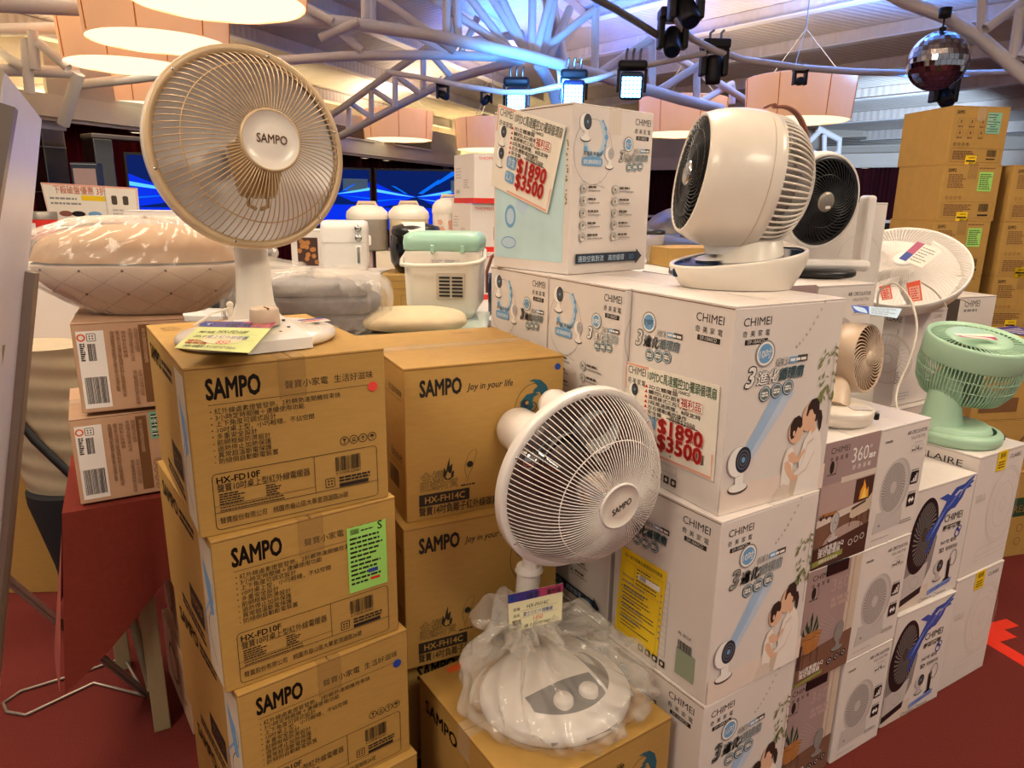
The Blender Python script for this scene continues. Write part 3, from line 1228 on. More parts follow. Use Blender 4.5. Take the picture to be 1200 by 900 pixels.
def heater_top(f):
    f.line([(.03, .66), (.17, .62)], .001, 'ink_brown')
    f.lines(.06, .1, .2, .22, 4, .004, 'ink_brown', 2)
    f.lines(.78, .55, .9, .75, 5, .0035, 'ink_brown', 4)


heater = carton('cardboard_box', 'brown heater carton topmost in the front left stack, with a red dot', 'box', AW, AD, AH, 'kraft',
                {'front': heater_front, 'left': heater_left, 'top': heater_top}, 'small heater cartons in the front left stack', tape='kraft_tape', along='y')
put(heater, -.5605, 1.1613, 3 * AH, 33.27)
a2 = dup(heater, 'brown heater carton second in the front left stack, with a square green slip')
put(a2, -.538, 1.1509, 2 * AH, 36.2)
a3 = dup(heater, 'brown heater carton third in the front left stack, with a blue dot')
put(a3, -.5146, 1.1465, AH, 37.85)
a4 = dup(heater, 'brown heater carton at the bottom of the front left stack, barely showing')
put(a4, -.495, 1.135, 0, 38.2)


def dot(parent, w, h, u, v, r, m, label):
    mb = MB()
    mb.lathe([(0, .0007), (r, .0007), (r, 0)], m, 24, M=frame((u * w, -.0016, (1 - v) * h), (0, -1, 0)), sm=False)
    mb.build('round_sticker', parent, label)


dot(heater, AW, AH, .925, .235, .0098, 'red_dot', 'round red sticker')
dot(a3, AW, AH, .925, .235, .0098, 'blue_dot', 'round blue sticker')


def slip(parent, w, h, u0, v0, u1, v1, m, label, y=-.0012, fn=None, name='paper_slip'):
    mb, f = sheet(name, parent, [(u0 * w, y, (1 - v0) * h), (u1 * w, y, (1 - v0) * h), (u1 * w, y, (1 - v1) * h), (u0 * w, y, (1 - v1) * h)], m)
    if fn:
        fn(f)
    return mb.build(name, parent, label)


def green_slip(f):
    f.bars(.08, .03, .3, .11, 'ink', 18, 4)
    f.lines(.35, .05, .7, .1, 1, .003, 'ink', 3)
    f.text('S', .78, .12, .026, 'ink', .02)
    f.lines(.06, .14, .95, .9, 11, .0045, 'ink', 8, .7)
    f.rect(.5, .7, .75, .76, 'blue_ink')
    f.rect(.55, .84, .8, .88, 'red_ink')


slip(a2, AW, AH, .70, .14, .935, .60, 'green_paper', 'square green printed slip', fn=green_slip)

# ---- large heater carton (brown, behind the standing heater)
BW, BD, BH = .4303, .4533, .3913


def big_front(f):
    f.text('SAMPO', .092, .185, .056, 'ink', .062, fit=.245)
    f.text('Joy in your life', .372, .172, .024, 'ink', .022, fit=.285, shear=.22)
    # swirl: a wave with an eye and a thin ring
    f.ring(.80, .365, .055, .0014, 'ink', 30, 1., 1.35, 110, 300)
    pts = [(.765, .155), (.80, .145), (.845, .155), (.885, .195), (.905, .26), (.90, .34), (.875, .41), (.835, .45), (.86, .37), (.862, .29), (.838, .235), (.80, .24), (.795, .22), (.825, .195), (.80, .165)]
    f.poly(pts, 'teal_ink')
    f.poly([(.71, .29), (.75, .245), (.80, .235), (.835, .25), (.80, .265), (.79, .30), (.80, .33), (.775, .36), (.735, .36), (.71, .335)], 'teal_ink')
    f.disc(.745, .305, .011, 'navy_ink')
    f.disc(.755, .30, .005, 'kraft')
    f.ring(.79, .33, .012, .003, 'teal_ink')
    # fire and fire-retardant mark
    f.poly([(.22, .72), (.228, .66), (.24, .69), (.25, .64), (.262, .60), (.262, .66), (.28, .64), (.275, .70), (.29, .69), (.285, .735), (.26, .75), (.235, .745)], 'ink')
    f.poly([(.236, .73), (.25, .69), (.262, .71), (.272, .70), (.27, .735), (.25, .742)], 'kraft')
    f.out('全機', .085, .745, .031, 'kraft', 'ink', .05, .0)
    f.out('阻燃材質', .085, .80, .0255, 'kraft', 'ink', .05, .0)
    # island outline
    f.line([(.40, .575), (.425, .565), (.432, .59), (.415, .65), (.40, .70), (.38, .745), (.372, .79), (.366, .745), (.355, .70), (.362, .645), (.38, .60)], .0009, 'ink', True)
    f.disc(.388, .665, .0085, 'ink')
    f.lines(.33, .795, .43, .81, 1, .004, 'ink', 2, .1)
    f.rect(.075, .825, .385, .905, 'ink')
    f.text('HX-FH14C', .11, .887, .0245, 'kraft', .028, fit=.245)
    f.text('聲寶14吋負離子紅外線碳素電暖器', .075, .965, .026, 'ink', .02, fit=.62)


def big_left(f):
    f.text('SAMPO', .08, .2, .05, 'ink', .045)
    f.text('生活好滋味', .72, .19, .018, 'ink', .014, fit=.24)
    f.line([(.5, .215), (.96, .215)], .001, 'ink')
    for k in range(4):
        handle_icon(f, .76 + .055 * k, .6, .0095, 'ink', k)
    f.rframe(.15, .66, .96, .96, .008, .001, 'ink')
    f.lines(.2, .7, .6, .9, 6, .006, 'ink', 4)
    f.bars(.7, .7, .88, .82, 'ink', 34, 5)


def big_top(f):
    f.text('SAMPO', .62, .16, .02, 'ink_brown', .03)
    f.line([(.55, .72), (.9, .72), (.9, .9), (.5, .93)], .001, 'ink_brown')


bigbox = carton('cardboard_box', 'large brown carton behind the standing heater, upper one with blue dot', 'box', BW, BD, BH, 'kraft',
                {'front': big_front, 'left': big_left, 'top': big_top}, 'large brown heater cartons', tape='clear_tape', along='x')
put(bigbox, -.2538, 1.5919, 2 * BH, 25.7)
b2 = dup(bigbox, 'large brown carton behind the standing heater pole, under the blue-dotted one')
put(b2, -.2577, 1.5447 + .012, BH, 26)
b4 = dup(bigbox, 'large brown heater carton on the floor under the two behind the standing heater')
put(b4, -.275, 1.60, 0, 26)
b3 = dup(bigbox, 'large brown carton on the floor carrying the bagged standing heater')
put(b3, .0289, 1.1612, 0, 34.0)
dot(bigbox, BW, BH, .955, .075, .0085, 'blue_dot', 'round blue sticker')
mb = MB()
mb.box((.07, BD - .035, BH + .0006), (.12, BD - .012, BH + .0012), 'orange_ink')
mb.build('tape_scrap', b3, 'scrap of orange tape')


# ---- white fan cartons
CW, CD, CH = .326, .3383, .4527


def brand(f, u, v, s, m='ink', al='l', fit=None, bar=True):
    wd = f.text('CHIMEI', u, v, s, m, .006, fit=fit)
    for i, c in enumerate('奇美家電'):
        f.text(c, u + wd * (.0 + .27 * i), v + s * .86 / f.h, s * .58, m)
    if bar:
        f.rect(u + wd * .1, v + s * 1.12 / f.h, u + wd * .92, v + s * 1.56 / f.h, m)
        f.text('DF-10A0CD', u + wd * .2, v + s * 1.48 / f.h, s * .44, 'carton_white', .01, fit=wd * .6)


def logo(f, u, v, w):
    """the '10 inch, three-step circulating fan' lettering, w = its width as a share of the face; v its middle"""
    s = w * f.w
    k = s / f.h
    f.disc(u + w * .30, v - k * .27, s * .165, 'ink_grey', 28)
    f.disc(u + w * .30, v - k * .27, s * .145, 'white_ink', 28)
    f.disc(u + w * .30, v - k * .27, s * .12, 'sky_ink', 28)
    f.text('10吋', u + w * .20, v - k * .22, s * .125, 'white_ink', .03, fit=w * .2)
    rt = -.03
    for mo, b in (('ink', .10), ('white_ink', .035)):
        f.text('3', u + w * .01, v + k * .12, s * .34, mo, b, shear=.25, rot=rt)
        f.text('進化', u + w * .20, v + k * .10, s * .185, mo, b * .9, shear=.2, rot=rt)
    for mo, b in (('badge_grey', .085), ('white_ink', .06), ('teal_ink', .0)):
        f.text('循環扇', u + w * .57, v + k * .08, s * .165, mo, b, shear=.2, rot=rt, fit=w * .43)
    f.out('奇美', u + w * .50, v - k * .105, s * .1, 'white_ink', 'ink', .07, .01, shear=.15)
    f.rect(u + w * .73, v - k * .19, u + w * .88, v - k * .11, 'sky_ink')
    f.rect(u + w * .88, v - k * .20, u + w * 1.06, v - k * .115, 'ink_soft')
    f.lines(u + w * .75, v - k * .17, u + w * 1.04, v - k * .13, 1, s * .035, 'white_ink', 3, 0)
    for i in range(3):
        cu, cv = u + w * (.36 + .2 * i), v + k * (.235 - .02 * i)
        f.disc(cu, cv, s * .098, 'ink', 22)
        f.disc(cu, cv, s * .088, 'pale_sky_ink', 22)
        f.disc(cu, cv, s * .074, 'badge_grey', 22)
        f.lines(cu - w * .055, cv - k * .03, cu + w * .055, cv + k * .035, 2, s * .022, 'white_ink', i, .1)


def fan_art(f, u, v, s, body='white_ink', dark='navy_ink'):
    """small picture of a round table fan, s = its height in metres, (u, v) = centre of the grille"""
    a, b = s / f.w, s / f.h
    f.disc(u - a * .04, v + b * .52, s * .24, 'ink_soft', 24, 1., .42)
    f.disc(u - a * .04, v + b * .50, s * .22, body, 24, 1., .36)
    f.poly([(u - a * .12, v + b * .1), (u + a * .06, v + b * .1), (u + a * .08, v + b * .48), (u - a * .12, v + b * .48)], body)
    f.disc(u - a * .09, v + b * .02, s * .26, 'ink_faint', 26, .95, 1.08)
    f.disc(u - a * .08, v + b * .02, s * .25, body, 26, .95, 1.08)
    f.disc(u + a * .03, v, s * .225, dark, 26, .82, 1.05)
    for r in (.16, .1):
        f.ring(u + a * .03, v, s * r, s * .012, 'ink_grey', 24, .82, 1.05)
    f.disc(u + a * .03, v, s * .055, 'sky_ink', 16, .82, 1.)


def bamboo(f, u0, v0, u1, v1, seed=5, n=46):
    r_ = random.Random(seed)
    f.line([(u0 + (u1 - u0) * .75, v0), (u0 + (u1 - u0) * .82, v1 + .14)], .0012, 'stem_ink')
    pts, fs = [], []
    for i in range(n):
        u, v = r_.uniform(u0, u1), r_.uniform(v0, v1)
        L, a = r_.uniform(.012, .026), r_.uniform(.3, 2.6)
        dx, dy = L * math.cos(a), L * math.sin(a)
        q = len(pts)
        x, y = u * f.w, v * f.h
        x = min(x, f.w * .985 - .003)
        e = min(x + dx, f.w * .99)
        pts += [(x, y), (x + (e - x) * .5 - dy * .12, y + dy * .5 + dx * .12), (e, y + dy), (x + (e - x) * .5 + dy * .12, y + dy * .5 - dx * .12)]
        fs.append([q, q + 1, q + 2, q + 3])
    f.raw(pts, fs, 'leaf_ink')


def hug_art(f):
    """picture of a woman in white holding a small child, forehead to forehead"""
    P = f.poly
    f.rect(.003, .86, .997, .997, 'print_floor')
    # woman: trousers, blouse, arm, neck, head, hair
    P([(.52, .997), (.56, .90), (.66, .845), (.74, .87), (.80, .997)], 'print_trouser')
    P([(.70, .997), (.73, .89), (.71, .80), (.75, .70), (.80, .655), (.85, .645), (.90, .68), (.935, .76), (.95, .88), (.945, .997)], 'print_cloth')
    P([(.78, .72), (.84, .70), (.865, .78), (.80, .87), (.69, .905), (.665, .88), (.745, .83)], 'print_cloth_shade')
    P([(.785, .735), (.845, .71), (.86, .775), (.795, .86), (.69, .895), (.67, .88), (.75, .83)], 'print_cloth')
    P([(.79, .63), (.83, .61), (.85, .66), (.81, .68)], 'print_skin')
    f.disc(.775, .585, .030, 'print_skin', 24, .85, 1.15, .1)
    P([(.738, .59), (.73, .612), (.748, .616)], 'print_skin')
    P([(.735, .575), (.745, .525), (.775, .495), (.82, .49), (.855, .515), (.865, .56), (.85, .61), (.83, .615), (.815, .575), (.79, .545), (.765, .55), (.75, .58)], 'print_hair')
    P([(.855, .555), (.885, .56), (.905, .60), (.90, .655), (.885, .675), (.872, .64), (.862, .60)], 'print_hair')
    f.disc(.818, .592, .007, 'print_skin', 12, .7, 1.2)
    # child: shirt, arm, head, hair
    P([(.565, .997), (.55, .89), (.555, .79), (.585, .73), (.63, .715), (.665, .75), (.665, .86), (.64, .997)], 'print_cloth_shade')
    P([(.57, .985), (.556, .89), (.562, .79), (.59, .737), (.63, .722), (.658, .755), (.655, .86), (.63, .985)], 'print_cloth')
    f.disc(.652, .645, .027, 'print_skin', 24, .9, 1.1)
    P([(.695, .645), (.706, .66), (.69, .665)], 'print_skin')
    P([(.595, .66), (.592, .61), (.62, .575), (.665, .565), (.70, .585), (.706, .62), (.69, .635), (.665, .625), (.65, .655), (.635, .68), (.61, .685)], 'print_hair')
    f.disc(.633, .655, .0055, 'print_skin', 12, .7, 1.2)
    P([(.60, .765), (.64, .75), (.70, .785), (.755, .745), (.765, .765), (.71, .815), (.66, .815), (.61, .80)], 'print_skin')
    # her hand and forearm around the child
    P([(.575, .80), (.60, .795), (.635, .82), (.665, .875), (.715, .885), (.72, .905), (.655, .91), (.61, .87), (.575, .83)], 'print_skin')
    for i in range(4):
        f.line([(.572, .803 + .012 * i), (.60, .805 + .012 * i)], .0012, 'print_cloth_shade')
    # trousers of the child
    P([(.47, .997), (.52, .94), (.58, .915), (.64, .93), (.66, .997)], 'print_cloth_shade')


def photo_face(f):
    brand(f, .075, .095, .025, fit=.24)
    pts = [(.56 + .028 * i, .225 - .013 * i - .0016 * i * i) for i in range(9)]
    for i, p in enumerate(pts):
        f.text('為家人帶來舒適涼風'[i], p[0], p[1], .0075, 'ink_grey', rot=-.35)
    # blue stream of air from the small fan up to the lettering
    f.poly([(.165, .70), (.235, .77), (.60, .44), (.44, .40)], 'beam_ink_pale')
    f.poly([(.175, .70), (.215, .745), (.52, .42), (.42, .41)], 'beam_ink')
    for i in range(7):
        f.line([(.18 + .007 * i, .705 + .01 * i), (.42 + .026 * i, .415 + .004 * i)], .0007, 'pale_sky_ink')
    logo(f, .13, .335, .52)
    bamboo(f, .83, .22, .985, .5)
    hug_art(f)
    fan_art(f, .165, .735, .125)


def side_face(f):
    brand(f, .67, .095, .026, fit=.245)
    logo(f, .07, .245, .46)
    f.lines(.09, .40, .24, .45, 2, .006, 'ink_soft', 2)
    f.rframe(.09, .46, .60, .90, .001, .0008, 'ink_grey')
    for i in range(11):
        f.line([(.09, .50 + .036 * i), (.60, .50 + .036 * i)], .0006, 'ink_grey')
    f.line([(.45, .46), (.45, .90)], .0006, 'ink_grey')
    for i in range(10):
        f.lines(.11, .485 + .036 * i, .40, .505 + .036 * i, 1, .004, 'ink_grey', i, .6)
        f.disc(.53, .485 + .036 * i, .003, 'ink_grey', 10)
    for i in range(4):
        u = .33 + .075 * i
        f.rrect(u, .92, u + .055, .96, .002, 'ink')
        f.disc(u + .027, .94, .005, 'carton_cream', 10)
    f.text('PL BOX', .72, .70, .011, 'ink_soft', fit=.12)
    f.bars(.72, .73, .86, .78, 'ink', 26, 8)


def bubble_face(f):
    """white face with the speech bubble, lettering, ten small icons and the arrow bar"""
    brand(f, .755, .085, .026, fit=.205)
    f.ring(.25, .27, .077, .0008, 'ink_soft', 40, 1.0, 1.12)
    f.line([(.27, .455), (.40, .475), (.33, .435)], .0008, 'ink_soft')
    f.ring(.26, .18, .038, .012, 'pale_sky_ink', 30, 1., 1.25, -60, 170)
    f.ring(.27, .18, .044, .0035, 'sky_ink', 30, 1., 1.25, -50, 150)
    for i in range(9):
        a = R(-50 + 24 * i)
        f.disc(.262 + .135 * math.cos(a), .18 + .122 * math.sin(a), .004 + .002 * (i % 3), 'sky_ink', 10)
    fan_art(f, .16, .10, .085)
    fan_art(f, .455, .27, .07, 'white_ink', 'ink_faint')
    f.text('高速風,再進階', .13, .288, .012, 'ink_soft', .01, fit=.22)
    f.rrect(.115, .30, .36, .35, .008, 'sky_ink')
    f.text('遠勁.廣角循環吹送', .135, .336, .012, 'white_ink', .012, fit=.205)
    logo(f, .565, .28, .37)
    for r in range(5):
        for c in range(2):
            u, v = .145 + .385 * c, .485 + .072 * r
            f.disc(u, v, .0125, 'ink_soft', 20)
            f.disc(u, v, .0115, 'carton_white', 20)
            f.ring(u, v, .008, .0022, 'badge_grey', 16, a0=40 * r, a1=40 * r + 250)
            f.disc(u, v, .0045, 'badge_grey', 10)
            f.lines(u + .055, v - .02, u + .19, v - .004, 1, .0055, 'ink_soft', r * 2 + c, .3)
            f.lines(u + .055, v + .004, u + .25, v + .016, 1, .0032, 'ink_grey', r * 2 + c + 20, .3)
    f.poly([(.07, .875), (.84, .875), (.84, .855), (.92, .905), (.84, .955), (.84, .935), (.07, .935)], 'navy_ink')
    f.text('遠勁空氣對流　高效循環', .10, .922, .0185, 'pale_sky_ink', .015, fit=.58)
    f.text('3D', .745, .922, .02, 'sky_ink', .03)


def white_top(f):
    f.lines(.5, .55, .9, .62, 1, .006, 'ink_faint', 3)
    f.ring(.7, .75, .03, .001, 'ink_faint')


GC = 'white fan cartons in the tall centre stack'
cbox = carton('fan_carton', 'white fan carton with the price poster, carrying the big white fan', 'box', CW, CD, CH, 'carton_white',
              {'front': side_face, 'right': photo_face, 'top': white_top}, GC, edge='ink_brown', along='x')
put(cbox, .2831, 1.6773, 2 * CH, -60.47)
c2 = dup(cbox, 'white fan carton with a long yellow sheet on its left face')
put(c2, .2694, 1.6378, CH, -56.94)
c3 = dup(cbox, 'white fan carton on the floor under the one with the yellow sheet')
put(c3, .2647, 1.6315, 0, -56.0)
cbub = carton('fan_carton', 'white fan carton left of the price-poster carton, top row, full speech bubble showing', 'box', CD, CW, CH, 'carton_white',
              {'front': bubble_face, 'right': bubble_face, 'top': white_top}, GC, edge='ink_brown', along='x')
put(cbub, .0995, 1.965, 2 * CH, -60.3)
c4b = dup(cbub, 'white fan carton behind the heater pole, dark arrow bar low on its face')
put(c4b, .083, 1.946, CH, -58)
c4c = dup(cbub, 'white fan carton on the floor, only its corner showing right of the bag')
put(c4c, .079, 1.943, 0, -57)
c5 = dup(cbub, 'white fan carton farthest left in the top row, under the tallest carton')
put(c5, -.0715, 2.2635, 2 * CH, -60.3)
c5b = dup(cbub, 'white fan carton second level, farthest back behind the large brown cartons')
put(c5b, -.0725, 2.265, CH, -60)
c5c = dup(cbub, 'white fan carton on the floor, farthest back behind the large brown cartons')
put(c5c, -.0735, 2.267, 0, -60)


def faded_face(f):
    """left face of the tallest carton: a washed-out pale blue print"""
    f.rect(.03, .12, .93, .93, 'cyan_wash')
    f.poly([(.30, .60), (.42, .66), (.85, .2), (.6, .15)], 'pale_sky_ink')
    f.disc(.24, .66, .026, 'sky_ink', 24, .95, 1.3)
    f.disc(.24, .66, .018, 'pale_sky_ink', 24, .95, 1.3)
    f.disc(.22, .83, .033, 'pale_sky_ink', 24, 1., .5)
    f.ring(.22, .83, .033, .003, 'sky_ink', 24, 1., .5)
    f.disc(.63, .57, .022, 'pale_sky_ink', 20, 1., 1.2)
    f.text('CHIMEI', .07, .12, .022, 'ink_soft')
    r_ = random.Random(3)
    for i in range(24):
        f.disc(.945 + .02 * r_.random(), .2 + .4 * r_.random(), .003, 'leaf_ink', 6)


c6 = carton('fan_carton', 'tallest white fan carton standing alone on the top row, with a tilted price card', 'box', CW, CD, CH, 'carton_white',
            {'front': faded_face, 'right': bubble_face, 'top': white_top}, GC, edge='ink_brown', along='x', tape='clear_tape')
put(c6, -.0633, 2.222, 3 * CH + .001, -49.04)


def poster(f, faded=False):
    """laminated price card"""
    s_ = f.h / .285
    pk, rd, gl = 'poster_pink', 'price_red', 'price_glow'
    f.line([(.02, .32), (.02, .02), (.28, .02)], .006, pk)
    f.line([(.975, .72), (.975, .975), (.30, .975)], .006, pk)
    brand(f, .045, .125, .036 * s_, bar=False, fit=.205)
    gc = 'green_ink' if not faded else 'badge_grey'
    f.text('10吋DC馬達觸控3D擺頭循環扇', .275, .14, .036 * s_, gc, .022, fit=.70)
    f.text('DF-10A0CD', .56, .195, .014 * s_, 'ink', .02, fit=.17)
    rows = ['3D立體擺頭', '觸控LED面板', '溫感模式三段可選', '3段風速調整，8段定時', '左右擺動遙控操作', '安全鎖', '附遙控器']
    for i, s in enumerate(rows):
        v = .235 + .058 * i
        f.poly([(.25, v), (.285, v), (.268, v - .035)], 'red_ink')
        f.text(s, .295, v, .0150 * s_, 'ink_soft', .02, fit=min(.55, .052 * len(s)))
    for k in (.3, .56):
        fan_art(f, .13, k, .085 * s_, 'white_ink', 'black_ink')
    f.rect(.635, .24, .86, .335, 'poster_paper')
    f.line([(.635, .24), (.86, .24), (.86, .335), (.635, .335)], .0012, 'orange_ink', True)
    f.text('福利品', .65, .315, .029 * s_, 'red_ink', .03, fit=.195)
    f.text('原價$3988', .54, .53, .024 * s_, 'ink_soft', .012, fit=.26)
    f.line([(.51, .505), (.83, .525)], .0022, 'ink_soft')
    for s, v, c in (('單支', .665, 'sky_ink'), ('2入', .835, 'sky_ink')):
        f.rrect(.245, v - .105, .395, v + .03, .008, c)
        f.text(s, .265, v, .032 * s_, 'white_ink', .03, fit=.11)
    for s, v in (('$1890', .70), ('$3500', .875)):
        f.text(s, .43, v, .068 * s_, gl, .10, fit=.45)
        f.text(s, .43, v, .068 * s_, rd, .055, fit=.45)


def sign_on(parent, name, corners, m, fn, label):
    mb, f = sheet(name, parent, corners, m)
    fn(f)
    return mb.build(name, parent, label)


# corners are given in the carton's own face metres
sign_on(cbox, 'price_poster', [(-.008, -.0022, .276), (.305, -.0022, .284), (.310, -.0022, .074), (-.006, -.0022, .066)], 'poster_paper', poster, 'laminated price poster with red prices')
sign_on(c6, 'price_poster', [(.022, -.0035, .474), (.308, -.0055, .394), (.244, -.0055, .165), (-.012, -.0035, .246)], 'poster_paper', lambda f: poster(f, True), 'tilted laminated price card')


def yellow_sheet(f):
    f.text('個人資料蒐集及處理告知同意書', .08, .085, .011, 'ink', .008, fit=.84)
    f.line([(.08, .13), (.94, .13), (.94, .36), (.08, .36)], .0007, 'ink_soft', True)
    f.line([(.33, .13), (.33, .36)], .0007, 'ink_soft')
    for i in range(5):
        f.lines(.38, .145 + .042 * i, .9, .17 + .042 * i, 1, .0035, 'ink_soft', i, .5)
    f.rect(.42, .20, .9, .26, 'white_ink')
    f.bars(.45, .205, .6, .255, 'ink', 14, 4)
    f.line([(.08, .38), (.94, .38), (.94, .96), (.08, .96)], .0007, 'ink_soft', True)
    f.lines(.12, .40, .9, .9, 12, .0032, 'ink_soft', 12, .6)


sign_on(c2, 'yellow_sheet', [(.03, -.002, .268), (.185, -.002, .268), (.172, -.002, .030), (.018, -.002, .030)], 'yellow_paper', yellow_sheet, 'long yellow printed sheet')
slip(c2, CW, CH, .71, .78, .885, .93, 'sage_paper', 'plain grey-green sticker', y=-.002, name='sticker')


# ---- mauve tower fan cartons
DW, DD, DH = .2198, .50, .3362


def lifestyle_fan(f, u, v, s, m='fan_ink'):
    a, b = s / f.w, s / f.h
    f.disc(u, v + b * .62, s * .3, 'ink_soft', 22, 1., .38)
    f.disc(u, v + b * .60, s * .28, m, 22, 1., .34)
    f.poly([(u - a * .06, v + b * .2), (u + a * .06, v + b * .2), (u + a * .1, v + b * .58), (u - a * .1, v + b * .58)], m)
    f.disc(u, v, s * .36, 'ink_grey', 28, .62, 1.05, .12)
    f.disc(u - a * .02, v, s * .345, m, 28, .6, 1.05, .12)
    f.ring(u + a * .03, v, s * .28, s * .02, 'fan_ink_dark', 24, .5, 1.05, rot=.12)
    f.ring(u + a * .03, v, s * .17, s * .02, 'fan_ink_dark', 24, .5, 1.05, rot=.12)
    f.disc(u + a * .03, v, s * .06, 'fan_ink_dark', 14, .6, 1.)


def tower_head(f):
    brand(f, .10, .095, .0225, fit=.33, bar=False)
    f.disc(.15, .2, .014, 'ink', 20, .6, 1.2)
    f.ring(.2, .2, .014, .0012, 'ink', 20, .6, 1.2, -90, 90)
    f.lines(.08, .25, .26, .262, 1, .003, 'ink_soft', 3)


def fireplace_face(f):
    f.rect(.0, .004, 1., .997, 'brochure_mauve')
    tower_head(f)
    f.text('360', .50, .205, .056, 'white_ink', -.012, fit=.3)
    f.text('°', .82, .16, .03, 'white_ink', fit=.04)
    f.lines(.82, .165, .95, .205, 2, .006, 'white_ink', 3, .2)
    for i, c in enumerate('舒適溫暖'):
        f.text(c, .53 + .095 * i, .262, .014, 'white_ink')
    f.rect(.0, .33, 1., .56, 'brochure_wall')
    f.rect(.35, .30, 1., .345, 'print_cloth_shade')
    f.poly([(.0, .60), (.42, .565), (1., .545), (1., .60), (0, .66)], 'print_cloth_shade')
    f.poly([(.0, .66), (1., .58), (1., .997), (.0, .997)], 'brochure_floor')
    f.rect(.64, .355, .99, .55, 'brochure_dark')
    f.poly([(.74, .53), (.75, .46), (.79, .42), (.80, .37), (.84, .42), (.87, .47), (.90, .44), (.92, .53)], 'brochure_fire')
    f.poly([(.78, .53), (.80, .47), (.83, .44), (.86, .49), (.88, .53)], 'brochure_flame')
    for i in range(6):
        f.disc(.07 + .05 * i, .59 - .012 * (i % 2), .006, 'brochure_dark', 10)
        f.disc(.09 + .045 * i, .57, .005, 'basket_ink', 10)
    f.disc(.53, .80, .075, 'brochure_rug', 32, 1.1, .45, -.12)
    # armchair
    f.poly([(.60, .60), (.66, .56), (.92, .54), (.99, .50), (.99, .64), (.66, .67), (.60, .655)], 'print_trouser')
    f.poly([(.62, .58), (.88, .545), (.88, .565), (.62, .60)], 'brochure_dark')
    for p in ((.63, .66, .61, .73), (.84, .65, .83, .78), (.95, .63, .97, .73), (.74, .66, .75, .70)):
        f.line([p[:2], p[2:]], .0026, 'brochure_dark')
    lifestyle_fan(f, .33, .655, .075)
    f.poly([(0, .83), (1., .745), (1., .997), (0, .997)], 'brochure_dark')
    f.text('360度寬廣IAQ', .09, .868, .0165, 'white_ink', .02, fit=.46, rot=-.03)
    f.text('清空循環扇', .09, .91, .017, 'white_ink', .03, fit=.40, rot=-.03)
    f.poly([(.0, .935), (.55, .90), (.55, .945), (.0, .98)], 'brochure_olive')
    f.text('超靜音直流馬達', .12, .957, .011, 'white_ink', .01, fit=.34)
    for i in range(3):
        f.ring(.68 + .11 * i, .87 - .01 * i, .008, .0016, 'white_ink', 12)


def plant_face(f):
    f.rect(.0, .004, 1., .997, 'brochure_mauve')
    f.rect(.80, .004, 1., .70, 'print_trouser')
    f.rect(.86, .004, .885, .70, 'brochure_wall')
    tower_head(f)
    f.text('360', .48, .25, .052, 'brochure_wall', .0, fit=.32)
    f.lines(.50, .30, .85, .40, 2, .012, 'brochure_wall', 4, .1)
    f.poly([(.0, .72), (1., .66), (1., .997), (.0, .997)], 'brochure_floor')
    # plant in a basket on a wire stand
    for u, v, a in ((.10, .42, -.25), (.18, .36, -.05), (.27, .40, .2), (.05, .48, -.5), (.30, .46, .45), (.14, .46, -.1)):
        f.poly([(.19, .60), (u - .022, v + .06), (u, v), (u + .022, v + .06)], 'leaf_dark')
    f.poly([(.03, .575), (.10, .545), (.30, .535), (.40, .56), (.34, .70), (.28, .72), (.14, .725), (.09, .71)], 'basket_ink')
    f.line([(.05, .585), (.20, .60), (.39, .57)], .0014, 'brochure_dark')
    for x in (.10, .24, .36):
        f.line([(x, .70), (x + .01, .88)], .0014, 'black_ink')
    f.line([(.08, .74), (.37, .715)], .0014, 'black_ink')
    f.rect(.0, .63, .06, .84, 'brochure_dark')
    for i in range(8):
        f.line([(.66 - .02 * i, .54 + .016 * i), (.40 - .02 * i, .40 + .03 * i)], .0006, 'fan_ink')
    lifestyle_fan(f, .74, .64, .085, 'ink_grey')
    f.text('360度寬廣IAQ', .06, .885, .0155, 'white_ink', .02, fit=.44, rot=-.03)
    f.text('清空循環扇', .06, .93, .0165, 'white_ink', .03, fit=.38, rot=-.03)
    f.poly([(.0, .965), (.5, .93), (.5, .965), (.0, .995)], 'brochure_olive')
    for i in range(3):
        f.disc(.62 + .13 * i, .885 - .012 * i, .011, 'black_ink', 16)
        f.ring(.62 + .13 * i, .885 - .012 * i, .006, .0014, 'white_ink', 10)


GD = 'mauve 360-degree fan cartons'
dfire = carton('fan_carton', 'mauve fan carton with the fireplace picture, top of its column beside the hugging picture', 'box', DW, DD, DH, 'carton_white',
               {'front': fireplace_face, 'top': white_top}, GD, edge='ink_faint', along='y')
put(dfire, .7483, 1.5825, 2 * DH + .001, 31.3)
dplant = carton('fan_carton', 'mauve fan carton with the basket plant picture, middle of its column', 'box', DW, DD, DH, 'carton_white',
                {'front': plant_face, 'top': white_top}, GD, edge='ink_faint', along='y')
put(dplant, .7421, 1.5768, DH, 30.8)
mb = MB()
mb.box((.075, -.004, DH - .03), (.16, .0, DH + .001), 'black_plastic')
mb.build('carry_handle', dplant, 'dark plastic carry handle')
put(dup(dplant, 'mauve fan carton with the basket plant picture, lowest, on the floor'), .7275, 1.5725, 0, 31)
put(dup(dfire, 'mauve fan carton of which only the upper edge shows behind the big fan foot'), .636, 1.846, 3 * DH + .002, 26)

# ---- plain white air circulator cartons
EW, ED, EH = .2272, .50, .3352


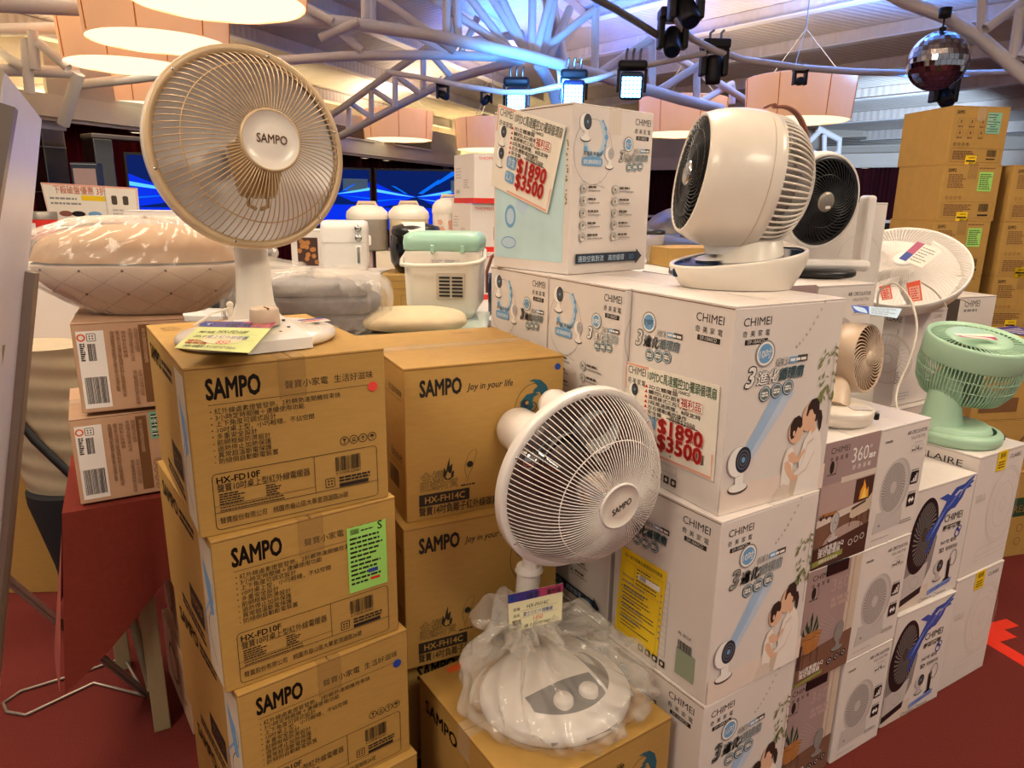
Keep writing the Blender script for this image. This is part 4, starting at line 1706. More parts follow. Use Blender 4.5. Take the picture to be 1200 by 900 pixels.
def grey_fan_art(f, u, v, s):
    a, b = s / f.w, s / f.h
    f.poly([(u - a * .42, v + b * .42), (u + a * .36, v + b * .42), (u + a * .40, v + b * .78), (u - a * .48, v + b * .82)], 'fan_ink')
    f.disc(u + a * .06, v, s * .5, 'ink_faint', 36, .86, 1.08)
    f.disc(u, v, s * .49, 'fan_ink', 36, .84, 1.08)
    f.disc(u - a * .02, v, s * .44, 'fan_ink_dark', 36, .80, 1.05)
    vs, fs = [], []
    for i in range(44):
        q = 2 * PI * i / 44
        k = len(vs)
        for r, o in ((.11, 0), (.27, .22), (.43, .38)):
            for e in (-.028, .028):
                vs.append((u * f.w + s * (-.02 + r * .8 * math.cos(q + o + e)), v * f.h + s * r * 1.05 * math.sin(q + o + e)))
        fs += [[k, k + 1, k + 3, k + 2], [k + 2, k + 3, k + 5, k + 4]]
    f.raw(vs, fs, 'fan_ink')
    f.disc(u - a * .02, v, s * .11, 'fan_ink', 20, .85, 1.05)
    f.disc(u - a * .3, v + b * .68, s * .03, 'fan_ink_dark', 12)


def circulator_face(f):
    f.text('YAMAZEN', .10, .125, .010, 'ink', .02, fit=.15)
    f.text('AIR CIRCULATOR', .53, .10, .0155, 'ink', .0, fit=.41)
    f.text('YAS-F181TW', .62, .15, .015, 'ink_grey', .0, fit=.30)
    f.lines(.72, .175, .90, .185, 1, .003, 'ink_faint', 3)
    f.rframe(.66, .205, .91, .265, .002, .0006, 'ink_grey')
    f.text('14', .76, .255, .02, 'ink', .02)
    f.lines(.68, .235, .74, .25, 1, .005, 'ink_soft', 4, 0)
    f.text('cm', .84, .255, .011, 'ink')
    grey_fan_art(f, .42, .52, .150)
    for v, k in ((.49, 0), (.685, 1)):
        f.rrect(.75, v - .055, .91, v + .055, .003, 'black_ink')
        if k == 0:
            for i in range(4):
                f.rect(.775 + .03 * i, v + .035 - .02 * i - .01, .795 + .03 * i, v + .04, 'white_ink')
        else:
            f.poly([(.77, v), (.81, v - .03), (.81, v - .01), (.85, v - .01), (.85, v - .03), (.89, v), (.85, v + .03), (.85, v + .01), (.81, v + .01), (.81, v + .03)], 'white_ink')
        f.lines(.75, v - .075, .91, v - .065, 1, .003, 'ink_grey', k, .1)
    f.lines(.66, .84, .93, .88, 2, .003, 'ink_grey', 6, .2)
    f.lines(.10, .93, .5, .945, 1, .003, 'ink_faint', 8)


GE = 'white air circulator cartons'
ebox = carton('fan_carton', 'white air circulator carton on top of its column, right of the fireplace picture', 'box', EW, ED, EH, 'carton_white',
              {'front': circulator_face, 'top': lambda f: (f.lines(.1, .2, .9, .5, 4, .006, 'ink_faint', 4), f.text('AIR CIRCULATOR', .3, .8, .016, 'ink_grey', fit=.4))}, GE, edge='ink_faint', along='y')
put(ebox, .9400, 1.7009, 2 * EH + .001, 31.5)
put(dup(ebox, 'white air circulator carton right of the upper basket plant picture'), .9345, 1.6943, EH, 31.3)
put(dup(ebox, 'white air circulator carton standing on the carpet, lowest of its column'), .9298, 1.6902, 0, 31.2)
put(dup(ebox, 'white air circulator carton behind, showing only its lettering right of the big fan base'), .840, 1.942, 3 * EH + .002, 26)

# ---- cartons with the black fan and the blue ribbon
FW, FD, FH = .3053, .42, .3886


def black_fan_face(f):
    f.rect(.02, .84, .46, .997, 'print_cloth_shade')
    # silver body and black grille of the pictured fan, cut by the left edge
    f.poly([(.0, .40), (.38, .30), (.47, .45), (.44, .70), (.36, .80), (.33, .88), (.0, .95)], 'fan_ink_dark')
    f.poly([(.0, .72), (.38, .64), (.36, .80), (.33, .86), (.0, .90)], 'fan_ink')
    f.poly([(.0, .90), (.34, .84), (.33, .90), (.0, .96)], 'black_ink')
    f.ring(.20, .785, .02, .001, 'fan_ink_dark')
    f.disc(.215, .40, .105, 'black_ink', 40, .62, 1.15, .12)
    f.disc(.24, .39, .097, 'stage_black', 40, .60, 1.15, .12)
    vs, fs = [], []
    for i in range(34):
        q = 2 * PI * i / 34
        k = len(vs)
        for r, o in ((.02, 0), (.055, .3), (.088, .5)):
            for e in (-.03, .03):
                vs.append((.24 * f.w + r * .6 * math.cos(q + o + e), .39 * f.h + r * 1.15 * math.sin(q + o + e)))
        fs += [[k, k + 1, k + 3, k + 2], [k + 2, k + 3, k + 5, k + 4]]
    f.raw(vs, fs, 'ink_grey')
    f.disc(.24, .39, .02, 'ink_soft', 18, .7, 1.)
    # ribbon of air
    f.poly([(.27, .40), (.42, .30), (.54, .15), (.66, .07), (.80, .06), (.88, .03), (.97, .006), (.93, .05), (.97, .06), (.90, .08), (.94, .10), (.84, .11), (.80, .17), (.70, .24), (.60, .245), (.50, .34), (.42, .46), (.34, .57), (.31, .55), (.38, .42), (.30, .47)], 'ribbon_blue')
    f.poly([(.62, .15), (.72, .10), (.80, .10), (.74, .16), (.64, .19)], 'carton_white')
    f.poly([(.40, .12), (.52, .16), (.60, .26), (.70, .20), (.80, .08), (.70, .14), (.60, .13), (.52, .10)], 'ribbon_blue')
    f.poly([(.31, .46), (.44, .30), (.56, .21), (.66, .18), (.54, .23), (.44, .34)], 'ribbon_light')
    f.line([(.60, .20), (.72, .12), (.84, .09), (.93, .03)], .004, 'ribbon_light')
    brand(f, .545, .345, .034, fit=.31, bar=False)
    f.rect(.55, .375, .84, .405, 'ink_soft')
    f.text('DF-10A0ND', .60, .40, .010, 'white_ink', .01, fit=.18)
    f.ring(.82, .475, .012, .004, 'blue_ink')
    f.ring(.85, .44, .009, .003, 'blue_ink')
    f.disc(.81, .44, .006, 'blue_ink')
    f.text('360°吹 擺頭', .55, .535, .015, 'ink', .0, fit=.27)
    f.text('3D', .55, .605, .021, 'ink', .03)
    f.text('循環擺頭扇', .66, .60, .015, 'ink_soft', .0, fit=.2)
    fan_art(f, .60, .72, .085, 'fan_ink', 'black_ink')
    f.poly([(.74, .70), (.79, .68), (.80, .86), (.75, .86)], 'black_ink')
    f.ring(.83, .69, .022, .003, 'ink_grey', 24, .8, 1.2)
    f.disc(.77, .87, .018, 'black_ink', 16, 1., .35)
    f.poly([(.47, .905), (.86, .865), (.85, .905), (.46, .95)], 'ribbon_light')
    f.text('12吋 DC變頻馬達 超靜音', .50, .93, .012, 'blue_ink', .015, fit=.33, rot=-.08)
    for u in (.36, .60):
        f.ring(u, .972, .007, .0016, 'badge_grey', 14)
        f.lines(u + .03, .965, u + .2, .978, 1, .0045, 'ink_grey', 4, .1)


GF = 'white cartons picturing a black fan with a blue ribbon'
fbox = carton('fan_carton', 'white carton picturing a black fan and blue ribbon, upper of the two', 'box', FW, FD, FH, 'carton_white',
              {'front': black_fan_face, 'top': lambda f: f.text('CHIMEI', .85, .30, .05, 'ink_soft', .0, rot=PI)}, GF, edge='ink_faint', along='x')
put(fbox, 1.1511, 1.8549, FH + .001, 29.6)
put(dup(fbox, 'white carton picturing a black fan and blue ribbon, on the carpet'), 1.1452, 1.8362, 0, 29.6)

# ---- cartons with the thin line drawing of a fan
GW, GD_, GH = .2824, .47, .4115


def line_fan_face(f, dark='ink_faint'):
    f.text('CLAIRE', .66, .085, .020, 'ink_soft', .0, fit=.24)
    for r in (.118, .11, .07, .022):
        f.ring(.70, .47, r, .0011, dark, 44, .82, 1.12)
    for i in range(10):
        f.ring(.70, .47, .09, .0007, dark, 10, .82, 1.12, 36 * i, 36 * i + 22)
    f.line([(.30, .80), (.98, .78)], .001, dark)
    f.line([(.28, .86), (.98, .84)], .001, dark)
    f.line([(.28, .90), (.98, .88)], .001, dark)
    f.line([(.30, .80), (.28, .90)], .001, dark)
    f.text('DCBL-25', .06, .335, .012, 'ink_faint', fit=.2)
    f.text('循環風扇', .06, .37, .014, 'ink_faint', fit=.2)


def claire_left(f):
    f.text('CLAIRE', .60, .11, .03, 'ink', .0, fit=.30)
    f.rect(.55, .17, .95, .19, 'teal_paper')


def yellow_tape(f):
    f.text('易碎', .2, .35, .02, 'ink', .02, fit=.6)
    f.lines(.15, .5, .85, .9, 3, .004, 'ink', 5, .1)


GG = 'white cartons with a thin line drawing of a round fan'
gbox = carton('fan_carton', 'white carton with a faint line-drawn fan, upper of two, carrying the mint fan', 'box', GW, GD_, GH, 'carton_white',
              {'front': line_fan_face, 'left': claire_left, 'top': white_top}, GG, edge='ink_faint', along='x')
put(gbox, 1.4230, 2.0127, GH + .001, 30.8)
slip(gbox, GW, GH, .38, -.002, .58, .16, 'yellow_paper', 'yellow tape label', fn=yellow_tape, name='tape_label')
gb2 = dup(gbox, 'white carton with a faint line-drawn fan, lower of two, beside the red floor tape')
put(gb2, 1.4240, 2.0082, 0, 30.6)


def claire_side(f):
    f.text('CLAIRE', .66, .10, .03, 'ink_soft', .0, fit=.3)
    for r in (.10, .094, .055, .02):
        f.ring(.78, .5, r, .0012, 'ink_grey', 44, 1., 1.)
    for i in range(30):
        a = R(12 * i)
        f.line([(.78 + .022 / f.w * math.cos(a), .5 + .022 / f.h * math.sin(a)), (.78 + .055 / f.w * math.cos(a + .3), .5 + .055 / f.h * math.sin(a + .3)), (.78 + .09 / f.w * math.cos(a + .4), .5 + .09 / f.h * math.sin(a + .4))], .0007, 'ink_grey')
    f.text(')', .9, .22, .03, 'ink_grey')


def claire_front(f):
    f.text('CLAIRE', .68, .09, .022, 'ink_grey', .0, fit=.2)
    f.text('OJIS', .05, .75, .03, 'ink_soft', 0, rot=-PI / 2)
    f.lines(.06, .85, .4, .95, 3, .005, 'ink_faint', 4)


clr = carton('fan_carton', 'upright white carton with line-drawn fan on its side, behind the beige fan', 'box', .30, .21, .378, 'carton_white',
             {'front': claire_front, 'left': claire_side, 'top': white_top}, None, edge='ink_brown', along='x', tape='clear_tape')
put(clr, 1.513, 2.70, .784, 31)


def chimei_small(f):
    f.text('CHIMEI', .12, .14, .045, 'ink_soft', 0., fit=.42)
    f.lines(.12, .17, .5, .21, 1, .012, 'ink_grey', 4, .1)
    f.ring(.8, .45, .05, .001, 'ink_faint', 20, .8, 1.)


chs = carton('fan_carton', 'white carton with dark grey side behind the mint fan head', 'box', .24, .20, .36, 'carton_white',
             {'front': chimei_small, 'left': lambda f: f.rect(.02, .02, .98, .98, 'ink_soft'), 'top': white_top}, None, edge='ink_brown')
put(chs, 2.165, 3.40, .784, 20)


def base_print(f):
    f.rect(.3, .25, .8, .4, 'sky_ink')
    f.lines(.3, .45, .9, .6, 3, .006, 'ink_grey', 4)
    f.text('CLAIRE', .6, .15, .03, 'ink_soft', 0, fit=.25)


for (x, y, lab) in ((1.50, 2.66, 'white carton low behind the mint fan, under the upright line-drawn one'),
                    (2.12, 3.37, 'white carton low behind the brown cartons right of the mint fan')):
    for lev in range(2):
        bb = carton('fan_carton', lab + (', on the floor' if lev == 0 else ', second level'), 'box', .31, .40 if x < 2 else .24, .39, 'carton_white', {'front': base_print, 'top': white_top}, None, edge='ink_faint')
        put(bb, x, y, .391 * lev, 31 if x < 2 else 20)


# ---- pink-kraft cartons on the red cloth
LW, LD, LH = .262, .36, .236


def pink_front(f):
    f.rect(.035, .09, .27, .95, 'white_ink')
    f.disc(.075, .16, .010, 'orange_ink', 16)
    f.disc(.075, .16, .006, 'white_ink', 12)
    recycle(f, .16, .16, .019, 'ink')
    f.bars(.12, .23, .19, .42, 'ink', 18, 7)
    f.lines(.055, .22, .10, .42, 9, .0038, 'ink', 4, .3)
    f.bars(.06, .60, .25, .90, 'ink', 34, 3, True)
    f.rect(.575, .05, .675, .94, 'ink_brown')
    for i, (u, v0, v1) in enumerate(((.32, .10, .78), (.37, .10, .85), (.42, .10, .4), (.48, .08, .45), (.48, .55, .95), (.53, .08, .35), (.53, .55, .85))):
        n = int((v1 - v0) * 26)
        for k in range(n):
            f.text('商品名稱電暖器額定壓頻率消耗功率製造國台灣保固'[(k * 3 + i * 5) % 22], u, v0 + (v1 - v0) * (k + 1) / n, .0105, 'ink_brown', .0)
    for k, c in enumerate('直立式暖風機陶瓷電暖器'):
        f.text(c, .60, .09 + .035 * (k + 1), .010, 'kraft_pink', .01)
    for k, c in enumerate('居家收納舒心'):
        f.text(c, .80, .12 + .05 * (k + 1), .0155, 'ink_brown', .01)
    for k, c in enumerate('安全陪伴每一天'):
        f.text(c, .88, .3 + .05 * (k + 1), .0155, 'ink_brown', .01)
    for k in range(4):
        handle_icon(f, .735, .62 + .095 * k, .0098, 'ink_brown', k)


def pink_side(f):
    f.disc(.4, .5, .07, 'ink_brown', 28)
    f.disc(.4, .5, .055, 'kraft_pink', 28)
    f.lines(.6, .2, .9, .8, 7, .008, 'ink_brown', 5)


lbox = carton('kraft_carton', 'pinkish-brown carton on the red-clothed table, upper of two, under the bagged quilt', 'box', LW, LD, LH, 'kraft_pink',
              {'front': pink_front, 'left': pink_side}, 'pinkish-brown cartons by the red-clothed table', edge='ink_brown', tape='clear_tape')
put(lbox, -1.112, 1.742, .7585 + LH + .012, 27)
l2 = dup(lbox, 'pinkish-brown carton on the red-clothed table, lower one with teal label')
put(l2, -1.140, 1.725, .7585, 31)


def teal_label(f):
    f.lines(.06, .06, .95, .94, 8, .0042, 'ink', 5, .4)
    f.lines(.06, .09, .5, .9, 5, .003, 'white_ink', 7, .6)


slip(l2, LW, LH, .70, .02, .99, .34, 'teal_paper', 'teal printed label', fn=teal_label, name='label')
l3 = dup(lbox, 'pinkish-brown carton on the floor beside the table leg, left of the front brown stack')
put(l3, -.936, 1.769, 0, 36)
l4 = dup(lbox, 'pinkish-brown carton under the table, standing on the one beside the table leg')
put(l4, -.955, 1.80, LH + .001, 33)

# ---- brown pile at the far right
RW, RD, RH = .335, .40, .2985


def six_icons(f):
    f.text('SAMPO', .06, .14, .028, 'ink', .04, fit=.14)
    for r in range(2):
        for c in range(3):
            u, v = .16 + .19 * c, .27 + .19 * r
            f.rframe(u - .05, v - .06, u + .05, v + .06, .003, .001, 'ink_brown')
            f.rect(u - .012, v - .03, u + .012, v + .02, 'ink_brown')
            f.lines(u - .05, v + .075, u + .05, v + .09, 1, .006, 'ink_brown', r + c, .1)
    for k in range(4):
        handle_icon(f, .10 + .075 * k, .655, .0085, 'ink', k)
    f.rframe(.06, .72, .94, .96, .006, .001, 'ink')
    f.lines(.09, .76, .55, .92, 5, .006, 'ink_brown', 5)
    f.bars(.70, .74, .87, .86, 'ink', 26, 5)
    f.rect(.70, .89, .86, .91, 'ink')


def plain_front(f):
    f.text('SAMPO', .08, .14, .028, 'ink', .04, fit=.14)
    f.lines(.60, .05, .9, .08, 1, .006, 'ink_brown', 5, .1)
    f.lines(.10, .17, .46, .42, 7, .006, 'ink_brown', 6, .4)
    for k in range(4):
        handle_icon(f, .12 + .075 * k, .59, .009, 'ink_brown', k)
    f.rframe(.07, .66, .94, .95, .006, .001, 'ink_brown')
    f.lines(.10, .70, .62, .92, 6, .006, 'ink_brown', 8)
    f.bars(.70, .69, .87, .83, 'ink', 26, 5)
    f.rect(.70, .88, .88, .91, 'ink')


def yellow_label(f):
    f.text('SAMPO', .3, .3, .012, 'ink', .02)
    f.rect(.08, .45, .92, .6, 'ink')
    f.text('福利品', .35, .88, .017, 'ink', .02)


GR = 'brown cartons in the tall pile at the far right'
rtop = carton('cardboard_box', 'brown carton at the very top of the far right pile, pale label', 'box', RW, RD, RH, 'kraft_far', {'front': six_icons, 'right': pink_side}, GR, tape='clear_tape', along='y')
put(rtop, 2.335, 4.0, 6 * RH, 8)
slip(rtop, RW, RH, .61, .10, .86, .46, 'teal_paper', 'pale green label', fn=teal_label, name='label')
rbox = carton('cardboard_box', 'brown carton second in the far right pile, bright green label and yellow tag', 'box', RW, RD, RH, 'kraft_far', {'front': plain_front}, GR, tape='kraft_tape', along='y')
put(rbox, 2.322, 3.985, 5 * RH, 5)
def rslip(o, green=True, yellow=True, v=0.):
    if green:
        slip(o, RW, RH, .62, .13, .86, .47, 'green_paper', 'bright green label', fn=lambda f: f.lines(.08, .08, .92, .92, 8, .005, 'ink_soft', 3, .3), name='label')
    if yellow:
        slip(o, RW, RH, .33, .84, .53, 1.03, 'yellow_paper', 'small yellow tag', fn=yellow_label, name='tag', y=-.002)


labs = ['brown carton third in the far right pile, mostly behind the pink carton',
        'brown carton fourth in the far right pile, hidden behind the pink carton', 'brown carton fifth in the far right pile, hidden behind the white cartons',
        'brown carton sixth in the far right pile, hidden behind the white cartons', 'brown carton at the bottom of the far right pile']
low = [put(dup(rbox, labs[i]), 2.31, 3.98, (4 - i) * RH, 5) for i in range(5)]
rslip(rtop, False, True)
rslip(rbox)
rslip(low[0], True, False)
labs = ['brown carton at the right edge, highest one cut by the picture edge', 'brown carton at the right edge, lettered rows and a yellow tag low on it',
        'brown carton at the right edge, level with the white box lettering', 'brown carton at the right edge, fourth from its top', 'brown carton at the right edge, second from the floor', 'brown carton at the right edge, lowest of its column']
col2 = [put(dup(rbox, labs[i]), 2.71, 4.0, (5 - i) * RH, 3) for i in range(6)]
rslip(col2[0], False, True)
rslip(col2[1], False, True)


def stand_fan_print(f):
    f.disc(.72, .27, .045, 'ink_grey', 28, .75, 1.25)
    f.ring(.72, .27, .03, .002, 'kraft_pink', 24, .75, 1.25)
    f.ring(.72, .27, .018, .002, 'kraft_pink', 24, .75, 1.25)
    f.disc(.72, .27, .006, 'white_ink', 12)
    f.line([(.70, .40), (.62, .95)], .004, 'ink_grey')
    f.text('Jole', .25, .18, .04, 'ink_brown', 0)
    f.rrect(.15, .48, .42, .58, .004, 'ink_soft')
    f.text('100', .18, .56, .028, 'kraft_pink', .02)
    f.text('電風扇', .12, .70, .035, 'ink_soft', 0)


pinkb = carton('fan_carton', 'dusty pink carton with a pedestal fan picture before the brown pile', 'box', .34, .22, .42, 'pink_carton', {'front': stand_fan_print}, None, edge='ink_brown')
put(pinkb, 2.03, 3.72, .955, 6)
for lev, lab in ((1, 'dusty brown carton under the pink pedestal-fan carton, upper'), (0, 'dusty brown carton under the pink pedestal-fan carton, on the floor')):
    bb = carton('cardboard_box', lab, 'box', .44, .26, .476, 'kraft_far', {'front': plain_front}, None)
    put(bb, 1.98, 3.70, .477 * lev, 6)


def fan_big_print(f):
    for r in range(3):
        for c in range(4):
            f.disc(.60 + .11 * c, .45 + .13 * r, .012, 'ink_brown', 12)
    f.text('PH加濕暖風', .15, .18, .05, 'ink', .01, fit=.5)
    f.text('AC循環', .3, .32, .05, 'ink', .01, fit=.36)
    f.rect(.08, .72, .5, .9, 'ink_brown')


def green_band(f):
    f.rect(.0, .30, 1., .52, 'leaf_dark')
    for r in range(2):
        for c in range(5):
            f.ring(.12 + .19 * c, .66 + .16 * r, .018, .003, 'ink_brown', 14)
    f.text('GREEN', .1, .47, .05, 'kraft', .02)


def fan_print_small(f):
    f.disc(.7, .5, .05, 'ink_brown', 20)
    f.disc(.7, .5, .035, 'kraft_far', 20)


BX = [(0, .42, 'brown carton with a dark green band on the floor at the right edge', green_band),
      (.42, .24, 'brown carton with a fan picture stacked on the green-banded one at the right edge', fan_print_small),
      (.66, .36, 'brown carton with black lettering right of the mint fan, under the dark leaflet', fan_big_print)]
for z, h, lab, fn in BX:
    bb = carton('cardboard_box', lab, 'box', .46, .30, h - .001, 'kraft_far', {'left': fn, 'front': fn}, None, tape='kraft_tape')
    put(bb, 1.99 if z else 2.20, 2.93, z, 10 if z else 16)
mb, f = sheet('leaflet', None, [(2.20, 3.21, 1.0225), (2.37, 3.30, 1.0225), (2.39, 3.08, 1.0225), (2.23, 3.03, 1.0225)], 'purple_ink')
f.lines(.1, .2, .9, .8, 4, .008, 'white_ink', 4, .3)
tag(mb.build('leaflet'), 'dark purple leaflet lying on the brown carton right of the mint fan', 'leaflet')
bb = carton('cardboard_box', 'plain ochre carton on the carpet at the far left, behind the tall white board', 'box', .40, .5, .78, 'kraft', {}, None, tape='kraft_tape', along='y')
put(bb, -2.15, 2.52, 0, 4)
# ------------------------------------------------------------------ fans
def rel(t, M):
    return Matrix.Translation(-t.location) @ M


def axis_dir(p, th, du, dv):
    """direction of a dish seen from the camera: th degrees off the line of sight, leaning to (du right, dv up) in view"""
    los = (EYE - Vector(p)).normalized()
    s = (CR * du + CU * dv).normalized()
    s = (s - los * s.dot(los)).normalized()
    return los * math.cos(R(th)) + s * math.sin(R(th))


def dish_head(t, M, Rr, dep, wires, wr, wire_m, rim_m, hub_m, hub_r, back_m, text, ring_fr, refl_dep, dark=False, hubtilt=0.):
    """round reflector heater head: z of M looks out of the dish"""
    X = rel(t, M)
    mb = MB(X)
    mb.lathe([(Rr * .915, .0), (Rr * .93, .004), (Rr * .985, .006), (Rr, .003)], rim_m, 96)
    mb.lathe([(Rr, .003), (Rr * 1.006, -.002), (Rr * 1.004, -.018), (Rr * .97, -.024), (Rr * .92, -.012)], back_m, 96)
    for k in range(6):
        a = 2 * PI * k / 6 + .3
        mb.lathe([(0, .0085), (.003, .008), (.004, .004)], 'chrome', 8, M=Matrix.Translation((Rr * .958 * math.cos(a), Rr * .958 * math.sin(a), -.002)))
    rim = mb.build('rim', t)
    prof = []
    for i in range(15):
        r = Rr * .925 * (1 - i / 14) + .012 * (i / 14)
        prof.append((r, -.012 - refl_dep * (1 - (r / (Rr * .925)) ** 2)))
    mb = MB(X)
    mb.lathe(prof, 'reflector_dark' if dark else 'reflector', 96)
    mb.build('reflector', t)
    mb = MB(X)
    mb.lathe([(r * 1.02, z - .006) for r, z in prof], back_m, 96)
    mb.build('back_shell', t)
    # heating element: a tapered rod with a holder, hanging from behind the boss
    if dark:
        mb = MB(X)
        mb.lathe([(.085, -refl_dep + .004), (.07, -refl_dep + .02), (.062, -.03), (.058, .02), (.048, .07), (.03, dep - .01)], "chrome", 48)
        mb.lathe([(.03, .0), (.026, .016), (.012, .026), (0, .028)], "chrome", 24, M=Matrix.Translation((-.09, .07, -.07)))
        mb.build("heating_element", t, "chrome bulb of the heating element")
    else:
        mb = MB(X)
        zc = dep * .55
        up = Vector((0, 1, 0))
        mb.lathe([(0, .0), (.022, .004), (.03, .02), (.03, .03), (.024, .035), (0, .036)], 'reflector', 28, M=Matrix.Translation((0, 0, -refl_dep + .0)))
        mb.lathe([(.012, -refl_dep + .03), (.016, -.02), (.022, zc * .6), (.026, zc)], 'heater_ceramic', 24)
        mb.lathe([(.034, zc * .25), (.036, zc * .55), (.034, zc * .9)], 'heater_ceramic', 24, M=Matrix.Translation((0, 0, 0)))
        mb.build('heating_element', t)
        mb = MB(X)
        A = Matrix.Rotation(R(90), 4, 'X')
        mb.lathe([(.05, .0), (.046, .04), (.034, .085), (.03, .09), (0, .091)], 'heater_ceramic', 28, M=Matrix.Translation((0, -.0, zc * .45)) @ A)
        for s in (-1, 1):
            mb.tube([(s * .018, -.088, zc * .45), (s * .018, -.106, zc * .45), (s * .004, -.112, zc * .45)], .004, 'heater_ceramic', 6)
        mb.build('element_holder', t)
    # grille
    mb = MB(X)

    def dome(f):
        """f 0 at rim, 1 at boss"""
        r = Rr * .925 + (hub_r * .97 - Rr * .925) * f
        q = (r - hub_r) / (Rr * .925 - hub_r)
        return r, dep * (1 - max(0, q) ** 2.6) ** .8

    for k in range(wires):
        a = 2 * PI * k / wires
        pts = []
        for i in range(13):
            f = (i / 12) ** 1.6
            r, z = dome(f)
            tw = .0
            pts.append((r * math.cos(a + tw), r * math.sin(a + tw), z))
        mb.tube(pts, wr, wire_m, 5, cap=False)
    for fr in ring_fr:
        r, z = dome(fr)
        mb.tube([(r * math.cos(2 * PI * i / 72), r * math.sin(2 * PI * i / 72), z - wr) for i in range(72)], wr * 1.15, wire_m, 6, closed=True)
    g = mb.build('grille', t)
    mb = MB(X)
    mb.lathe([(hub_r * 1.02, dep - .006), (hub_r * 1.05, dep + .001), (hub_r * 1.0, dep + .005), (hub_r * .96, dep + .004)], rim_m, 56)
    mb.lathe([(hub_r * .96, dep + .004), (hub_r * .955, dep + .0035), (hub_r * .5, dep + .0065), (0.0, dep + .0075)], hub_m, 56)
    f = D(mb, (-hub_r, hub_r, dep + .0078), (2 * hub_r, 0, 0), (0, -2 * hub_r, 0))
    f.text(text, .5, .56, hub_r * .42, 'ink_brown' if not dark else 'ink', .03, 'c', fit=.52, shear=.0 if not dark else .25, rot=hubtilt)
    mb.build('boss', t)


# ---- desk heater on the front left stack
p0 = Vector((-.52, 1.415, 4 * AH + .0015))
t = thing('desk_heater', 'ivory desk heater with a beige-rimmed dish, standing on the front left brown stack', 'heater', p0)
hc = at(294, 175, 1.39)
ax = axis_dir(hc, 21, .91, .41)
M = frame(hc, ax, CR)
dish_head(t, M, .184, .105, 84, .0011, 'gold_wire', 'gold_rim', 'ivory_plastic', .052, 'ivory_plastic', 'SAMPO', (.26,), .075, hubtilt=0.)
mb = MB(rel(t, M))
mb.lathe([(.075, -.075), (.072, -.11), (.062, -.145), (.04, -.16), (0, -.162)], 'ivory_plastic', 40)
mb.lathe([(.0, .0), (.028, 0), (.028, .05), (0, .05)], 'ivory_plastic', 20, M=Matrix.Translation((0, -.05, -.13)) @ Matrix.Rotation(R(90), 4, 'X'))
mb.build('motor_housing', t)
# column
top = hc - ax * .12 - Vector((0, 0, .045)) - p0
mb = MB()
bx, by = -.012, .03
ctl = [(bx, by, .03), (bx, by, .05), (bx, by, .075), (bx, by, .14), (bx * .8 + top.x * .2, by * .8 + top.y * .2, .24), (top.x, top.y, top.z)]
mb.tube(ctl, [.062, .046, .037, .033, .031, .028], 'ivory_plastic', 28)
mb.build('column', t)
mb = MB()
fd = Vector((.60, -.80, 0)).normalized()
Mb = frame((0, 0, 0), (0, 0, 1), (fd.y, -fd.x, 0) if False else (-fd.y, fd.x, 0))
# base: broad oval, a little domed
mb.lathe([(0, 0), (.150, 0), (.157, .006), (.157, .014), (.150, .022), (.11, .032), (.06, .040), (0, .042)], 'ivory_plastic', 72, M=Mb, sx=1., sy=.84)
mb.build('base', t)
mb = MB(Mb)
# raised control wedge running to the front edge
mb.add([(-.05, -.01, .047), (.05, -.01, .047), (.062, -.135, .022), (-.062, -.135, .022), (-.05, -.01, .03), (.05, -.01, .03), (.062, -.137, .001), (-.062, -.137, .001)],
       [[3, 2, 1, 0], [0, 1, 5, 4], [1, 2, 6, 5], [2, 3, 7, 6], [3, 0, 4, 7]], 'white_plastic')
mb.build('control_panel', t)
mb = MB(Mb)
mb.lathe([(0, .074), (.024, .074), (.0275, .070), (.029, .050), (.029, .040)], 'beige_plastic', 36, M=Matrix.Translation((.0, -.05, 0)))
mb.box((-.002, -.076, .071), (.002, -.052, .0755), 'ink_brown', .0006, 1)
mb.build('timer_knob', t, 'beige timer knob')
mb = MB(Mb)
for a in (-60, -20, 20, 60, 110):
    mb.lathe([(0, .0395), (.0035, .039), (.0035, .03)], 'ink_soft', 8, M=Matrix.Translation((.044 * math.sin(R(a)), -.052 - .044 * math.cos(R(a)), .002 - .010 * math.cos(R(a)))))
mb.build('dial_mark', t)
mb = MB()
mb.tube([(-.075, .055, .03), (-.075, .055, .062)], .006, 'ivory_plastic', 10)
mb.ico((-.075, .055, .064), .0075, 'ivory_plastic', 2)
mb.tube([(-.075, .05, .058), (-.10, .02, .05), (-.125, -.01, .03)], .0022, 'ivory_plastic', 6)
mb.build('tie_pin', t)


